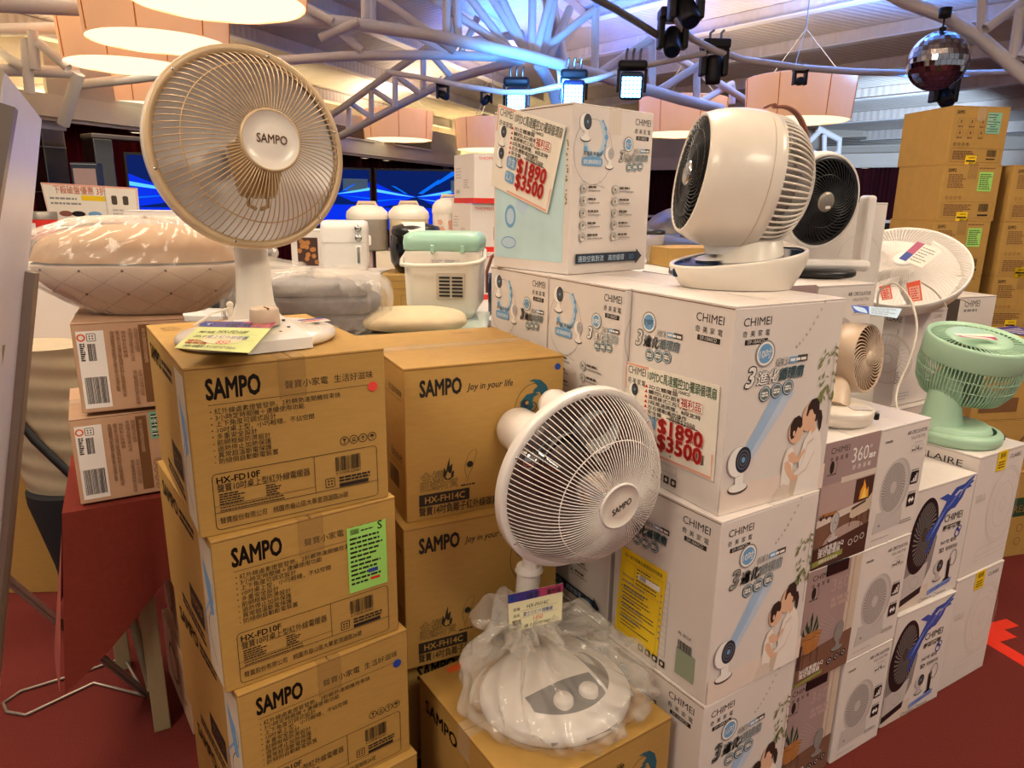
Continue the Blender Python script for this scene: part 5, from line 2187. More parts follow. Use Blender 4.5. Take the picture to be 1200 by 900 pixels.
def price_card(f, model, price, desc='直立式紅外線暖器'):
    f.rect(0, 0, 1, .23, 'purple_ink')
    f.rect(.55, 0, 1, .23, 'magenta_ink')
    f.disc(.08, .115, f.h * .085, 'blue_dot', 18)
    f.text('T', .06, .16, f.h * .12, 'white_ink', .02)
    f.text('優惠', .34, .2, f.h * .17, 'ink', .0)
    f.out('福利品', .70, .195, f.h * .15, 'orange_ink', 'white_ink', .05, .02, fit=.26)
    f.text('型號', .09, .46, f.h * .085, 'ink', .01)
    f.text('品名', .09, .62, f.h * .085, 'ink', .01)
    f.text('福利品', .06, .76, f.h * .075, 'red_ink', .02)
    f.text('優惠價', .06, .84, f.h * .075, 'red_ink', .02)
    f.text('原價', .09, .95, f.h * .085, 'ink', .01)
    f.text(model, .34, .45, f.h * .14, 'ink', .0, fit=.4, shear=.2)
    f.text(desc, .27, .635, f.h * .12, 'blue_ink', .01, fit=.55, shear=.1)
    f.disc(.5, .66, f.h * .16, 'cream_paper', 24, 1.3, 1.)
    f.text(desc, .27, .635, f.h * .12, 'blue_ink', .01, fit=.55, shear=.1)
    f.text(price, .46, .81, f.h * .17, 'red_ink', .015, fit=.17, shear=.2)
    f.text('2級 大小50*37*20cm', .28, .945, f.h * .10, 'ink', .0, fit=.5, shear=.15)
    f.line([(.22, .49), (.92, .49)], .0005, 'ink_soft')
    f.line([(.22, .67), (.92, .67)], .0005, 'ink_soft')


c = [at(240, 376, 1.335), at(322, 378, 1.30), at(297, 414, 1.24), at(204, 407, 1.275)]
c = [Vector((q.x, q.y, z)) for q, z in zip([atz(240, 377, 1.318), atz(324, 378, 1.318), atz(292, 414, 1.303), atz(204, 408, 1.303)], (1.318, 1.318, 1.303, 1.303))]
mb, f = sheet('price_card', None, c, 'lime_paper', t=.0008)
price_card(f, 'HX-FD10F', '850', '桌上紅外線暖器')
tag(mb.build('price_card'), 'lime price card with a purple top strip lying across the desk heater base', 'price card')
mb = MB(Mb)
mb.grid(lambda u, v: (.07 + .07 * u, -.085 + .10 * v, .036 + .006 * math.sin(9 * u + 4 * v) - .012 * u), 10, 10, 'plastic_film')
mb.box((.075, -.05, .035), (.135, -.012, .0365), 'poster_paper', 0)
f = D(mb, (.075, -.012, .0366), (.06, 0, 0), (0, -.038, 0))
f.rect(.0, .0, 1., .35, 'blue_ink')
f.text('保固卡', .1, .3, .011, 'red_ink', .02)
f.lines(.05, .45, .95, .9, 3, .004, 'red_ink', 3)
wr = mb.build('warranty_pouch')
wr.location = p0
tag(wr, 'clear pouch with red and blue card on the desk heater base', 'pouch')

# ---- standing heater on the floor carton, its foot in a plastic bag
pz = BH + .001
p1 = atz(612, 772, pz)
p1 = Vector((p1.x, p1.y, pz))
t = thing('standing_heater', 'white standing heater with a tilted silver dish, its base wrapped in plastic', 'heater', p1)
hc = at(682, 562, p1.y - .15)
dist = (hc - EYE).dot(_fw)
ax = axis_dir(hc, 47, .82, -.57)
M = frame(hc, ax, CR * .57 + CU * .82)
R2 = 113 * dist / F_PX
M = M @ Matrix.Rotation(R(-90 + 35 + 0), 4, 'Z')
M = frame(hc, ax, CR * .98 + CU * .2)
dish_head(t, M, R2, .128, 108, .0012, 'white_wire', 'white_plastic', 'ivory_plastic', .050, 'white_plastic', 'SAMPO', (.42,), .085, dark=True, hubtilt=-.12)
# frame axes of the housing: back along -ax, up the long axis of the rim
upv = (CR * .57 + CU * .82)
upv = (upv - ax * upv.dot(ax)).normalized()
mb = MB(rel(t, frame(hc - ax * .10 + upv * .012, -ax, upv)))
mb.lathe([(.075, -.04), (.064, .02), (.060, .12), (.056, .185), (.050, .20), (.03, .208), (0, .209)], 'white_plastic', 40)
mb.build('motor_housing', t)
mb = MB(rel(t, frame(hc - ax * .075 + upv * .112, -ax, upv)))
mb.lathe([(.05, -.05), (.042, .03), (.040, .14), (.034, .158), (0, .162)], 'white_plastic', 32)
mb.build('adjust_knob', t)
q = at(620, 668, p1.y) - p1
mb = MB()
mb.tube([(0, 0, .03), (q.x * .5, q.y, q.z * .5), (q.x, q.y, q.z)], [.032, .031, .030], 'white_plastic', 28)
mb.tube([(q.x, q.y, q.z), (q.x, q.y, q.z + .012)], [.036, .032], 'white_plastic', 28)
mb.build('pole', t)
q2 = hc - ax * .1 - p1
mb = MB()
mb.tube([(q.x, q.y, q.z - .05), (q.x * .9 + q2.x * .1, q.y * .9 + q2.y * .1, q.z + .06), (q.x * .55 + q2.x * .45, q.y * .5 + q2.y * .5, q2.z - .04), tuple(q2)], [.021, .021, .022, .026], 'white_plastic', 20)
mb.build('neck', t)
bd = atz(655, 822, pz) - p1
fd = Vector((.5, -.86, 0))
Mb = frame((bd.x * .9, bd.y * .9, 0), (0, 0, 1), (.86, .5, 0))
mb = MB(Mb)
mb.lathe([(0, 0), (.178, 0), (.186, .008), (.186, .022), (.174, .036), (.12, .055), (.06, .065), (0, .068)], 'white_plastic', 64, sx=1., sy=.92)
mb.build('base', t)
mb = MB(Mb)


def pan(x0, x1, y0, y1):
    def fn(u, v):
        x, y = x0 + (x1 - x0) * u, y0 + (y1 - y0) * v
        r = math.hypot(x, y / .92)
        z = .069 - max(0, r - .03) * .13 - max(0, r - .12) * .42
        return (x, y, z)
    return fn


mb.grid(pan(-.105, .075, -.15, -.03), 14, 12, 'navy_ink')
mb.grid(pan(.085, .165, -.10, .05), 10, 12, 'ink_soft')
mb.grid(pan(-.03, .06, -.172, -.155), 6, 4, 'ink_soft')
for s in (-1, 1):
    mb.lathe([(0, .078), (.02, .077), (.023, .072), (.024, .055)], 'white_plastic', 28, M=Matrix.Translation((s * .035, -.085, -.004)))
    f_ = None
mb.build('control_panel', t, 'dark control panel with two white knobs')
# plastic bag drawn up round the pole
bc = Vector((bd.x * .9, bd.y * .9, 0)) + p1
r_ = random.Random(4)
ph = [r_.uniform(0, 6.28) for _ in range(12)]


def crumple(a, z, k=1.9):
    return k * (.010 * math.sin(5 * a + ph[0] + 7 * z) + .008 * math.sin(11 * a + ph[1] - 9 * z) + .006 * math.sin(17 * a + ph[2] + 21 * z) + .005 * math.sin(26 * a + ph[3] + 40 * z) + .006 * math.sin(31 * z + 3 * a + ph[4]))


def bag_fn(u, v):
    a = 2 * PI * u
    prof = [(.20, .001), (.222, .03), (.22, .07), (.195, .10), (.15, .115), (.10, .118), (.06, .112), (.046, .115), (.062, .135)]
    i = min(int(v * (len(prof) - 1)), len(prof) - 2)
    q_ = v * (len(prof) - 1) - i
    r = prof[i][0] * (1 - q_) + prof[i + 1][0] * q_
    z = prof[i][1] * (1 - q_) + prof[i + 1][1] * q_
    lift = max(0, v - .35) / .65
    cx, cy = -bd.x * .9 * lift, -bd.y * .9 * lift
    r += crumple(a, z * 3) * (.35 + 1.1 * v)
    # a tall gathered ear at the back left, a fold at the back right
    e_ = math.exp(-((a - 2.5) / .35) ** 2) * math.exp(-((v - .62) / .16) ** 2)
    z += .10 * e_ + .05 * math.exp(-((a - 1.2) / .4) ** 2) * math.exp(-((v - .6) / .2) ** 2)
    r += .03 * e_
    # a loose wing of film to the right, a gathered ear at the left
    r += .055 * math.exp(-((a - .35) / .28) ** 2) * math.sin(PI * min(1, v * 1.2))
    if v > .75:
        r += .035 * (v - .75) / .25 * math.sin(3 * a + 1) ** 2
        z += (v - .75) / .25 * (.03 * math.sin(2 * a + 2.2) + .012 * math.sin(9 * a))
    return (cx + r * math.cos(a), cy + r * math.sin(a) * .95, max(.0015, z + (.012 * math.sin(8 * a + 3 * v) + .006 * math.sin(15 * a - 20 * v) + .005 * math.sin(23 * a + 31 * v)) * min(1., v * 1.6)))


mb = MB()
mb.grid(bag_fn, 180, 60, 'shaded_bag_film')
bg = tag(mb.build('plastic_bag'), 'crumpled clear plastic bag drawn up around the standing heater base', 'bag')
bg.location = (bc.x, bc.y, pz)
Yc = p1.y - .042
mb, f = sheet('price_card', None, [at(595, 697, Yc), at(660, 683, Yc), at(658, 726, Yc), at(597, 742, Yc)], 'cream_paper', t=.0008)
price_card(f, 'HX-FH14C', '1450', '直立式紅外線暖器')
tag(mb.build('price_card'), 'cream price card with a purple top strip on the standing heater pole', 'price card')

# ---- spiral-vaned grille used by the round circulators
def spiral_grille(X, Rr, hub, n, z_rim, z_hub, m, wr=.0016, twist=.9, name='grille', parent=None, rings=()):
    mb = MB(X)
    for k in range(n):
        a = 2 * PI * k / n
        pts = []
        for i in range(11):
            f_ = i / 10
            r = hub + (Rr - hub) * f_
            z = z_hub + (z_rim - z_hub) * f_ ** 2
            pts.append((r * math.cos(a + twist * f_ ** 1.2), r * math.sin(a + twist * f_ ** 1.2), z))
        mb.tube(pts, wr, m, 5, cap=False)
    for fr in rings:
        r = hub + (Rr - hub) * fr
        mb.tube([(r * math.cos(2 * PI * i / 60), r * math.sin(2 * PI * i / 60), z_hub + (z_rim - z_hub) * fr ** 2) for i in range(60)], wr, m, 5, closed=True)
    return mb.build(name, parent)


def blades(X, Rr, n, z, m, parent, hub=.03):
    mb = MB(X)
    for k in range(n):
        a0 = 2 * PI * k / n

        def fn(u, v):
            r = hub * .7 + (Rr - hub * .7) * v
            a = a0 + (u - .5) * 2 * PI / n * .8 + .35 * v
            return (r * math.cos(a), r * math.sin(a), z + (u - .5) * .035)
        mb.grid(fn, 5, 6, m)
    mb.lathe([(hub, z - .02), (hub, z + .015), (hub * .7, z + .025), (0, z + .027)], m, 24)
    return mb.build('fan_blade', parent)


# ---- big white circulator on the price-poster carton
zt = 3 * CH + .0015
pb = Vector((.575, 1.745, zt))
t = thing('circulator_fan', 'big white circulator fan with brown leather handle on the price-poster carton', 'fan', pb)
fc = at(808, 203, 1.76)
ax = axis_dir(fc, 75.5, -.985, .17)
M = frame(fc, ax, CU) @ Matrix.Diagonal((.92, .92, .82, 1))
X = rel(t, M)
mb = MB(X)
prof = [(.139, -.012), (.146, .0), (.151, -.004), (.163, -.035), (.172, -.07), (.178, -.11), (.180, -.15), (.178, -.185), (.175, -.205), (.171, -.207), (.169, -.20)]
mb.lathe(prof, 'ivory_plastic', 96)
mb.tube([(.1795 * math.cos(2 * PI * i / 96), .1795 * math.sin(2 * PI * i / 96), -.168) for i in range(96)], .0012, 'beige_plastic', 5, closed=True)
mb.build('shell', t)
mb = MB(X)
mb.lathe([(.146, -.03), (.10, -.05), (0, -.055)], 'black_plastic', 60)
mb.build('inner_cowl', t)
spiral_grille(X, .145, .03, 46, -.006, .004, 'stage_black', .0022, 1.1, 'grille', t, (.35, .7, 1.))
mb = MB(X)
mb.lathe([(.032, -.002), (.032, .008), (.026, .012), (0, .013)], 'chrome', 32)
mb.build('boss', t)
blades(X, .135, 7, -.03, 'black_plastic', t)


def backr(z):
    """radius of the slatted back at depth z behind the shell"""
    q_ = min(1., max(0., (z - .20) / .135))
    return .173 * math.sqrt(max(0., 1 - (q_ * .93) ** 2.2))


mb = MB(X)
for k in range(66):
    a = 2 * PI * k / 66
    pts, rr = [], []
    for i in range(11):
        z = .198 + .125 * (i / 10) ** .85
        r = backr(z)
        pts.append((r * math.cos(a), r * math.sin(a), -z))
    mb.tube(pts, .0031, 'ivory_plastic', 6, cap=False)
mb.build('rear_slats', t)
mb = MB(X)
zc = .323
mb.lathe([(backr(.30) + .002, -.30), (backr(.312) + .004, -.312), (backr(.323) + .002, -.326), (.03, -.336), (0, -.337)], 'white_plastic', 60)
mb.build('rear_cap', t)
mb = MB(X)
mb.lathe([(.12, -.19), (.11, -.25), (.07, -.29), (0, -.30)], 'fan_ink_dark', 40)
mb.build('motor', t)
mb = MB(X)
A0 = R(-16)
for side in (0,):
    path = []
    for i in range(25):
        f_ = i / 24
        z = .172 + .185 * f_
        r = (.181 if z < .2 else max(.05, backr(min(z, .33)))) + .006 + .024 * math.sin(PI * f_) ** .8
        if f_ > .9:
            r -= .015 * (f_ - .9) * 10
        path.append(Vector((r * math.cos(A0), r * math.sin(A0), -z)))
    wv = Vector((-math.sin(A0), math.cos(A0), 0))
    vs, fs = [], []
    for i, p in enumerate(path):
        d = (path[min(i + 1, 24)] - path[max(i - 1, 0)]).normalized()
        n = d.cross(wv).normalized()
        hw = .013 if 1 < i < 23 else .008
        for a, b in ((-1, -1), (1, -1), (1, 1), (-1, 1)):
            vs.append(p + wv * hw * a + n * .003 * b)
    for i in range(24):
        for k in range(4):
            fs.append([4 * i + k, 4 * i + (k + 1) % 4, 4 * i + 4 + (k + 1) % 4, 4 * i + 4 + k])
    fs += [[0, 1, 2, 3], [96, 97, 98, 99]]
    mb.add(vs, fs, 'leather', True)
mb.build('handle', t, 'brown leather carrying handle')
# stand: pedestal and boat-shaped foot
ctr = atz(862, 336, zt)
ctr = Vector((ctr.x, ctr.y, 0)) - Vector((pb.x, pb.y, 0))
los2 = Vector((-.42, -.9, 0)).normalized()
rt = Vector((CR.x, CR.y, 0)).normalized()
bk = Vector((-rt.y, rt.x, 0))


def foot(u, v):
    a = 2 * PI * u
    rx, ry = .165, .115
    hh = .050 + .046 * (.5 + .5 * math.cos(a - .35))
    f_ = v
    if f_ < .8:
        k = .80 + .20 * math.sin(f_ / .8 * PI / 2)
        z = hh * (f_ / .8)
    else:
        k = 1. - .07 * (f_ - .8) / .2
        z = hh + .003 * math.sin((f_ - .8) / .2 * PI)
    q_ = ctr + rt * (rx * k * math.cos(a)) + bk * (ry * k * math.sin(a))
    return (q_.x, q_.y, z)


mb = MB()
mb.grid(foot, 80, 16, 'ivory_plastic')
mb.build('foot', t)


def deck(u, v):
    a = 2 * PI * u
    k = .93 * v
    hh = .050 + .046 * (.5 + .5 * k * math.cos(a - .35)) - .004 * (1 - v) - .001
    q_ = ctr + rt * (.165 * k * math.cos(a)) + bk * (.115 * k * math.sin(a))
    return (q_.x, q_.y, hh)


mb = MB()
mb.grid(deck, 60, 8, 'glossy_blue')
mb.build('control_deck', t, 'glossy dark control deck')
mb = MB()
q_ = ctr - rt * .150
mb.box((-.012, -.03, -.012), (.022, .03, .012), 'glossy_blue', .006, 2, M=Matrix.Translation((q_.x, q_.y, .036)))
mb.build('front_window', t)
nb = fc - ax * .125 - pb
neck0 = ctr + rt * .03
mb = MB()
mb.tube([(neck0.x, neck0.y, .045), (neck0.x, neck0.y, .075), (neck0.x + .004, neck0.y, .10), (neck0.x * .6 + nb.x * .4, neck0.y * .6 + nb.y * .4, .13), (nb.x, nb.y, nb.z - .15)],
        [.095, .078, .068, .062, .06], 'ivory_plastic', 36)
mb.tube([(nb.x, nb.y, nb.z - .17), (nb.x, nb.y, nb.z - .12)], [.068, .08], 'white_plastic', 36)
mb.build('neck', t)
lid = Vector((ctr.x, ctr.y, 0))
mb = MB()


def white_deck(u, v):
    a = 2 * PI * u
    k = .66 * v
    q_ = ctr + bk * .02 + rt * (.150 * k * math.cos(a) + .0) + bk * (.10 * k * math.sin(a))
    return (q_.x, q_.y, .0525 + .046 * (.5 + .5 * k * math.cos(a - .35)) + .002)


mb.grid(white_deck, 50, 5, 'white_plastic')
mb.build('deck_cover', t)

# ---- second circulator, black grille, behind it
pz2 = 3 * EH + .3352 + .004
cg = at(964, 236, 2.22)
pb = Vector((cg.x - .01, cg.y + .03, pz2))
t = thing('circulator_fan', 'white circulator fan with a black grille, behind the big white fan', 'fan', pb)
ax = axis_dir(cg, 44, .85, -.12)
M = frame(cg, ax, CR)
X = rel(t, M)
mb = MB(X)
mb.lathe([(.128, -.004), (.134, .004), (.141, .002), (.146, -.02), (.142, -.07), (.12, -.12), (.08, -.15), (0, -.16)], 'white_plastic', 72)
mb.build('shell', t)
mb = MB(X)
mb.lathe([(.129, .001), (.128, -.03), (.08, -.06), (0, -.065)], 'black_plastic', 60)
mb.lathe([(.120, .004), (.131, .006), (.130, .0)], 'black_plastic', 60)
mb.build('inner_cowl', t)
spiral_grille(X, .127, .03, 44, .002, .012, 'stage_black', .0019, .9, 'grille', t, (.5, 1.))
mb = MB(X)
mb.lathe([(.03, .008), (.03, .016), (.02, .019), (0, .02)], 'dull_steel', 28)
mb.box((-.006, -.02, .02), (.012, -.012, .0215), 'white_plastic')
mb.build('boss', t)
blades(X, .115, 7, -.02, 'black_plastic', t)
h0 = cg - pb
mb = MB()
for s in (-1, 1):
    o = (CR * s * .155)
    e = Vector((h0.x, h0.y, 0)) + Vector((o.x, o.y + .03, 0))
    mb.box((-.014, -.03, .0), (.014, .04, h0.z - .01), 'white_plastic', .01, 2, M=Matrix.Translation((e.x, e.y, .03)))
mb.box((-.17, -.05, .015), (.17, .06, .05), 'white_plastic', .015, 2, M=Matrix.Translation((h0.x, h0.y + .03, .0)))
mb.build('cradle', t)
mb = MB()
mb.lathe([(0, 0), (.12, 0), (.128, .006), (.128, .016), (.12, .022), (0, .024)], 'black_plastic', 48, M=Matrix.Translation((h0.x, h0.y + .02, 0)))
mb.build('base', t, 'black round base')
cc = at(965, 296, 2.0)
mb, f = sheet('price_card', None, [atz(940, 311, 1.349) + Vector((-.012, .09, .04)), atz(992, 303, 1.349) + Vector((-.02, .06, .04)), atz(992, 303, 1.349), atz(940, 311, 1.349)], 'lime_paper', t=.0008)
price_card(f, 'DF-10A0CD', '1890', '奇美循環扇')
tag(mb.build('price_card'), 'lime price card lying below the black-grilled fan', 'price card')

# ---- bowl-shaped white fan lying tipped up on the upright line-drawn carton
cb = at(1058, 311, 2.78)
pb = Vector((1.55, 2.80, .784 + .378 + .002))
t = thing('box_fan', 'large round white fan tipped up like a bowl above the line-drawn cartons', 'fan', pb)
ax = axis_dir(cb, 50, .12, 1.)
M = frame(cb, ax, CR * .97 - CU * .22)
X = rel(t, M)
RB = 68 * 2.86 / F_PX
mb = MB(X)
mb.lathe([(RB * .965, -.004), (RB * .985, .004), (RB, .0), (RB * 1.0, -.015), (RB * .93, -.06), (RB * .8, -.085), (RB * .5, -.10), (0, -.105), (0, -.095), (RB * .5, -.09), (RB * .78, -.075), (RB * .9, -.05), (RB * .965, -.004)], 'white_plastic', 84)
mb.build('rear_shell', t)
mb = MB(X)
for k in range(100):
    a = 2 * PI * k / 100
    pts = []
    for i in range(9):
        f_ = i / 8
        r = RB * .97 + (.035 - RB * .97) * f_
        pts.append((r * math.cos(a + .15 * f_), r * math.sin(a + .15 * f_), .0 + .028 * (1 - (1 - f_) ** 3)))
    mb.tube(pts, .0012, 'white_wire', 4, cap=False)
mb.tube([(RB * .62 * math.cos(2 * PI * i / 60), RB * .62 * math.sin(2 * PI * i / 60), .02) for i in range(60)], .0014, 'white_wire', 5, closed=True)
mb.build('grille', t)
mb = MB(X)
mb.lathe([(.037, .024), (.037, .033), (.03, .036), (0, .037)], 'white_plastic', 32)
mb.build('boss', t)
blades(X, RB * .86, 5, -.035, 'white_plastic', t, .04)
mb = MB()
h0 = cb - pb
mb.box((-.20, -.09, .0), (.13, .09, .035), 'white_plastic', .012, 2)
mb.tube([(0, .04, .03), (h0.x * .6, .06, h0.z * .4), (h0.x, h0.y + .03, h0.z - .06)], [.05, .045, .05], 'white_plastic', 20)
mb.build('foot', t)
mb, f = sheet('price_card', None, [at(1075, 283, 2.68), at(1104, 294, 2.68), at(1080, 314, 2.62), at(1053, 303, 2.62)], 'poster_paper', t=.0008)
f.rect(0, 0, .3, 1., 'blue_ink')
f.rect(.0, .0, .3, .6, 'magenta_ink')
f.lines(.35, .1, .9, .9, 6, .004, 'ink_soft', 3)
tag(mb.build('price_card'), 'white price card with a red and blue strip on the bowl-shaped fan', 'price card')
for k, (x0, y0, x1, y1, lab) in enumerate(((1030, 332, 1046, 352, 'left'), (1062, 328, 1081, 354, 'right'))):
    mb, f = sheet('warning_tag', None, [at(x0, y0 + 4, 2.55), at(x1 - 3, y0, 2.55), at(x1, y1 - 2, 2.53), at(x0 + 4, y1, 2.53)], 'tag_orange', t=.0008)
    f.rect(.12, .25, .88, .95, 'poster_pink')
    f.lines(.2, .3, .8, .9, 5, .004, 'red_ink', 3)
    tag(mb.build('warning_tag'), '%s orange-red paper tag on a white cord below the bowl-shaped fan' % lab, 'tag')
for k, (pts, Yv, lab) in enumerate((([(1029, 372), (1028, 352), (1030, 340), (1046, 330), (1058, 338), (1070, 356), (1076, 385), (1068, 420), (1053, 450), (1049, 468), (1052, 482)], (2.56, 2.1), 'white cord looping down past the beige fan to the mint fan'),
                                   ([(1079, 330), (1095, 340), (1105, 352), (1109, 361)], (2.56, 2.6), 'short white cord hanging from the right orange tag'),
                                   ([(1112, 350), (1125, 349), (1136, 355)], (2.75, 2.85), 'white cord end lying on the carton right of the bowl-shaped fan'))):
    mb = MB()
    P = px(pts, Yv)
    # smooth
    for _ in range(2):
        Q = [P[0]]
        for i in range(len(P) - 1):
            Q += [P[i] * .75 + P[i + 1] * .25, P[i] * .25 + P[i + 1] * .75]
        P = Q + [P[-1]]
    mb.tube(P, .0038, 'cord_white', 8)
    tag(mb.build('power_cord'), lab, 'cord')

# ---- small beige fan seen edge-on
cf = at(1017, 420, 1.87)
pb = Vector((.845, 1.775, 2 * DH + .3362 + .003))
t = thing('table_fan', 'small beige drum fan seen from its side, right of the hugging-picture carton', 'fan', pb)
los = (EYE - cf).normalized()
ax = axis_dir(cf, 67, 1., -.06)
M = frame(cf, ax, CU)
X = rel(t, M)
RF = .094
mb = MB(X)
mb.lathe([(RF * .93, .0), (RF * .97, .004), (RF, .0), (RF * 1.02, -.03), (RF * 1.0, -.08), (RF * .86, -.095), (RF * .4, -.10), (0, -.10)], 'beige_plastic', 64)
mb.build('shell', t)
mb = MB(X)
mb.lathe([(RF * .93, .0), (RF * .9, -.03), (.0, -.05)], 'ink_brown', 48)
mb.build('inner_cowl', t)
spiral_grille(X, RF * .94, .016, 34, .0, .004, 'beige_plastic', .0018, .9, 'grille', t, ())
mb = MB(X)
mb.lathe([(.02, .002), (.02, .009), (0, .010)], 'beige_plastic', 24)
mb.build('boss', t)
h0 = cf - ax * .05 - pb
mb = MB()
mb.tube([(.0, .0, .03), (.02, .03, .07), (h0.x - .02, h0.y + .03, h0.z - .05), tuple(h0)], [.04, .03, .026, .03], 'beige_plastic', 18)
mb.build('neck', t)
mb = MB()
mb.lathe([(0, 0), (.085, 0), (.095, .01), (.098, .035), (.095, .040), (.08, .043), (0, .045)], 'ivory_plastic', 48)
mb.box((.07, -.065, .0445), (.02, -.03, .0452), 'ink_faint')
mb.box((.088, -.045, .012), (.10, -.03, .030), 'black_plastic', .002, 1)
mb.build('base', t)
mb, f = sheet('price_card', None, [at(997, 358, 1.92), at(1057, 362, 1.92), at(1051, 373, 1.86), at(1001, 366, 1.86)], 'pale_sky_ink', t=.0008)
f.rect(0, 0, .35, 1, 'blue_ink')
f.lines(.4, .1, .95, .9, 4, .005, 'ink_grey', 4)
tag(mb.build('price_card'), 'pale blue price card lying on top of the small beige fan', 'price card')

# ---- mint fan
pm = atz(1122, 515, 2 * GH + .003)
pm = Vector((pm.x, pm.y + .015, 2 * GH + .0025))
t = thing('table_fan', 'mint green drum fan tilted upward, on the upper line-drawn carton', 'fan', pm)
cf = at(1147, 397, pm.y + .02)
dd = (cf - EYE).dot(_fw)
RM = 55 * dd / F_PX
los = (EYE - cf).normalized()
ax = axis_dir(cf, 73, .34, .94)
M = frame(cf, ax, CR)
X = rel(t, M)
k = RM
mb = MB(X)
mb.lathe([(k * .90, -.004), (k * .95, .006), (k * .985, .004), (k, -.004), (k * 1.01, -.03), (k * 1.0, -.062), (k * .985, -.068), (k * .97, -.06)], 'mint_plastic', 84)
mb.build('front_ring', t)
mb = MB(X)
for i in range(84):
    a = 2 * PI * i / 84
    c_, s_ = math.cos(a), math.sin(a)
    mb.tube([(k * .985 * c_, k * .985 * s_, -.06), (k * .99 * c_, k * .99 * s_, -.10), (k * .93 * c_, k * .93 * s_, -.155), (k * .80 * c_, k * .80 * s_, -.188), (k * .5 * c_, k * .5 * s_, -.20)], .0023, 'mint_plastic', 5, cap=False)
for z, r in ((-.10, .992), (-.135, .96)):
    mb.tube([(k * r * math.cos(2 * PI * i / 60), k * r * math.sin(2 * PI * i / 60), z) for i in range(60)], .0018, 'mint_plastic', 5, closed=True)
mb.build('rear_cage', t)
mb = MB(X)
mb.lathe([(k * .52, -.196), (k * .5, -.207), (0, -.21)], 'mint_plastic', 40)
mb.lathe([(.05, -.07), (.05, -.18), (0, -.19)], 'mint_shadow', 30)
mb.build('motor', t)
mb = MB(X)
n = 52
for i in range(n):
    a = 2 * PI * i / n
    pts = [(r * math.cos(a + .5 * (r / k)), r * math.sin(a + .5 * (r / k)), .0 - .004 + .006 * (1 - r / k)) for r in (k * .62, k * .72, k * .82, k * .92)]
    mb.tube(pts, .0022, 'mint_plastic', 5, cap=False)
mb.lathe([(k * .64, .0), (k * .62, .006), (k * .5, .010), (0, .012)], 'mint_plastic', 48)
mb.build('grille', t)
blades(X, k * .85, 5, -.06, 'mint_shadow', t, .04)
h0 = cf - ax * .15 - pm
mb = MB()
bx = Vector((CR.x, CR.y, 0)).normalized()
q = -bx * .055
mb.tube([(q.x, q.y, .04), (q.x, q.y, .07), (q.x - .002, q.y, .13), (q.x + .005, q.y + .01, .19), (h0.x * .6 + q.x * .4, h0.y * .6 + q.y * .4 + .01, max(.20, h0.z - .02))], [.075, .06, .05, .046, .042], 'mint_plastic', 28)
mb.build('neck', t)
mb = MB()
mb.lathe([(0, 0), (.122, 0), (.130, .008), (.131, .030), (.124, .038), (.11, .040)], 'mint_plastic', 64)
mb.lathe([(.11, .038), (.104, .052), (.098, .056), (0, .058)], 'mint_plastic', 64, M=Matrix.Translation((-bx * .012).to_tuple()))
q = bx * .118 - Vector((bx.y, -bx.x, 0)) * -.05
mb.box((q.x - .006, q.y - .006, .012), (q.x + .008, q.y + .008, .030), 'black_plastic', .002, 1)
mb.build('base', t)
mb, f = sheet('price_card', None, [at(1117, 391, pm.y - .035), at(1162, 392, pm.y - .02), at(1170, 399, pm.y - .05), at(1126, 395, pm.y - .06)], 'poster_paper', t=.0008)
f.rect(0, .5, 1, 1, 'magenta_ink')
tag(mb.build('price_card'), 'curled price card lying in the top of the mint fan', 'price card')
# ------------------------------------------------------------------ left side: table, bedding, board
TA = 29.
td, tn = Vector((math.cos(R(TA)), math.sin(R(TA)), 0)), Vector((-math.sin(R(TA)), math.cos(R(TA)), 0))
t0 = Vector((-1.165, 1.69, 0))
TW, TD = .58, .48
Mt = Matrix(((td.x, tn.x, 0, t0.x), (td.y, tn.y, 0, t0.y), (0, 0, 1, 0), (0, 0, 0, 1)))
t = thing('table', 'wooden table with pale legs under the red cloth at the left', 'table', M=Mt)
mb = MB()
mb.box((.0, .0, .715), (TW, TD, .748), 'table_wood', .003)
mb.build('tabletop', t)
for x, y in ((.138, .03), (TW - .06, .03), (.04, TD - .08), (TW - .06, TD - .08)):
    mb = MB()
    mb.box((x, y - .01, .0), (x + .045, y + .035, .715), 'table_wood', .003)
    mb.build('leg', t)
mb = MB()
mb.box((.20, .03, .52), (.225, TD - .04, .57), 'table_wood', .003)
mb.tube([(.05, .42, .70), (.145, .06, .12)], .018, 'table_wood', 4)
mb.build('brace', t)


def cloth():
    mb = MB()
    e = .004
    z = .752
    mb.box((-e, -e, z - .003), (TW + e, TD + e, z), 'red_cloth')

    # both hangs drop to a low point at the corner, flaring out there
    def drop(u):
        return .235 + .25 * max(0., 1 - u / .42) ** 1.3

    def front(u, v):
        x = -e + (TW + 2 * e) * u
        c_ = max(0., 1 - u / .35)
        L = drop(u) + .02 * math.sin(9 * u)
        return (x - .05 * v * c_, -e - .012 * v - .02 * v * abs(math.sin(9 * u)) - .05 * v * c_, z - L * v)
    mb.grid(front, 60, 14, 'red_cloth')

    def side(u, v):
        y = -e + (TD + 2 * e) * u
        c_ = max(0., 1 - u / .35)
        L = drop(u) + .02 * math.sin(8 * u)
        return (-e - .012 * v - .03 * v * abs(math.sin(8 * u)) - .05 * v * c_, y - .05 * v * c_, z - L * v)
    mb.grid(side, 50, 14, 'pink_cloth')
    return mb


c = cloth().build('tablecloth')
c.matrix_world = Mt
tag(c, 'dark red cloth draped over the table with a pointed corner hanging low', 'tablecloth')


def sq(c_, e):
    return math.copysign(abs(c_) ** e, c_)


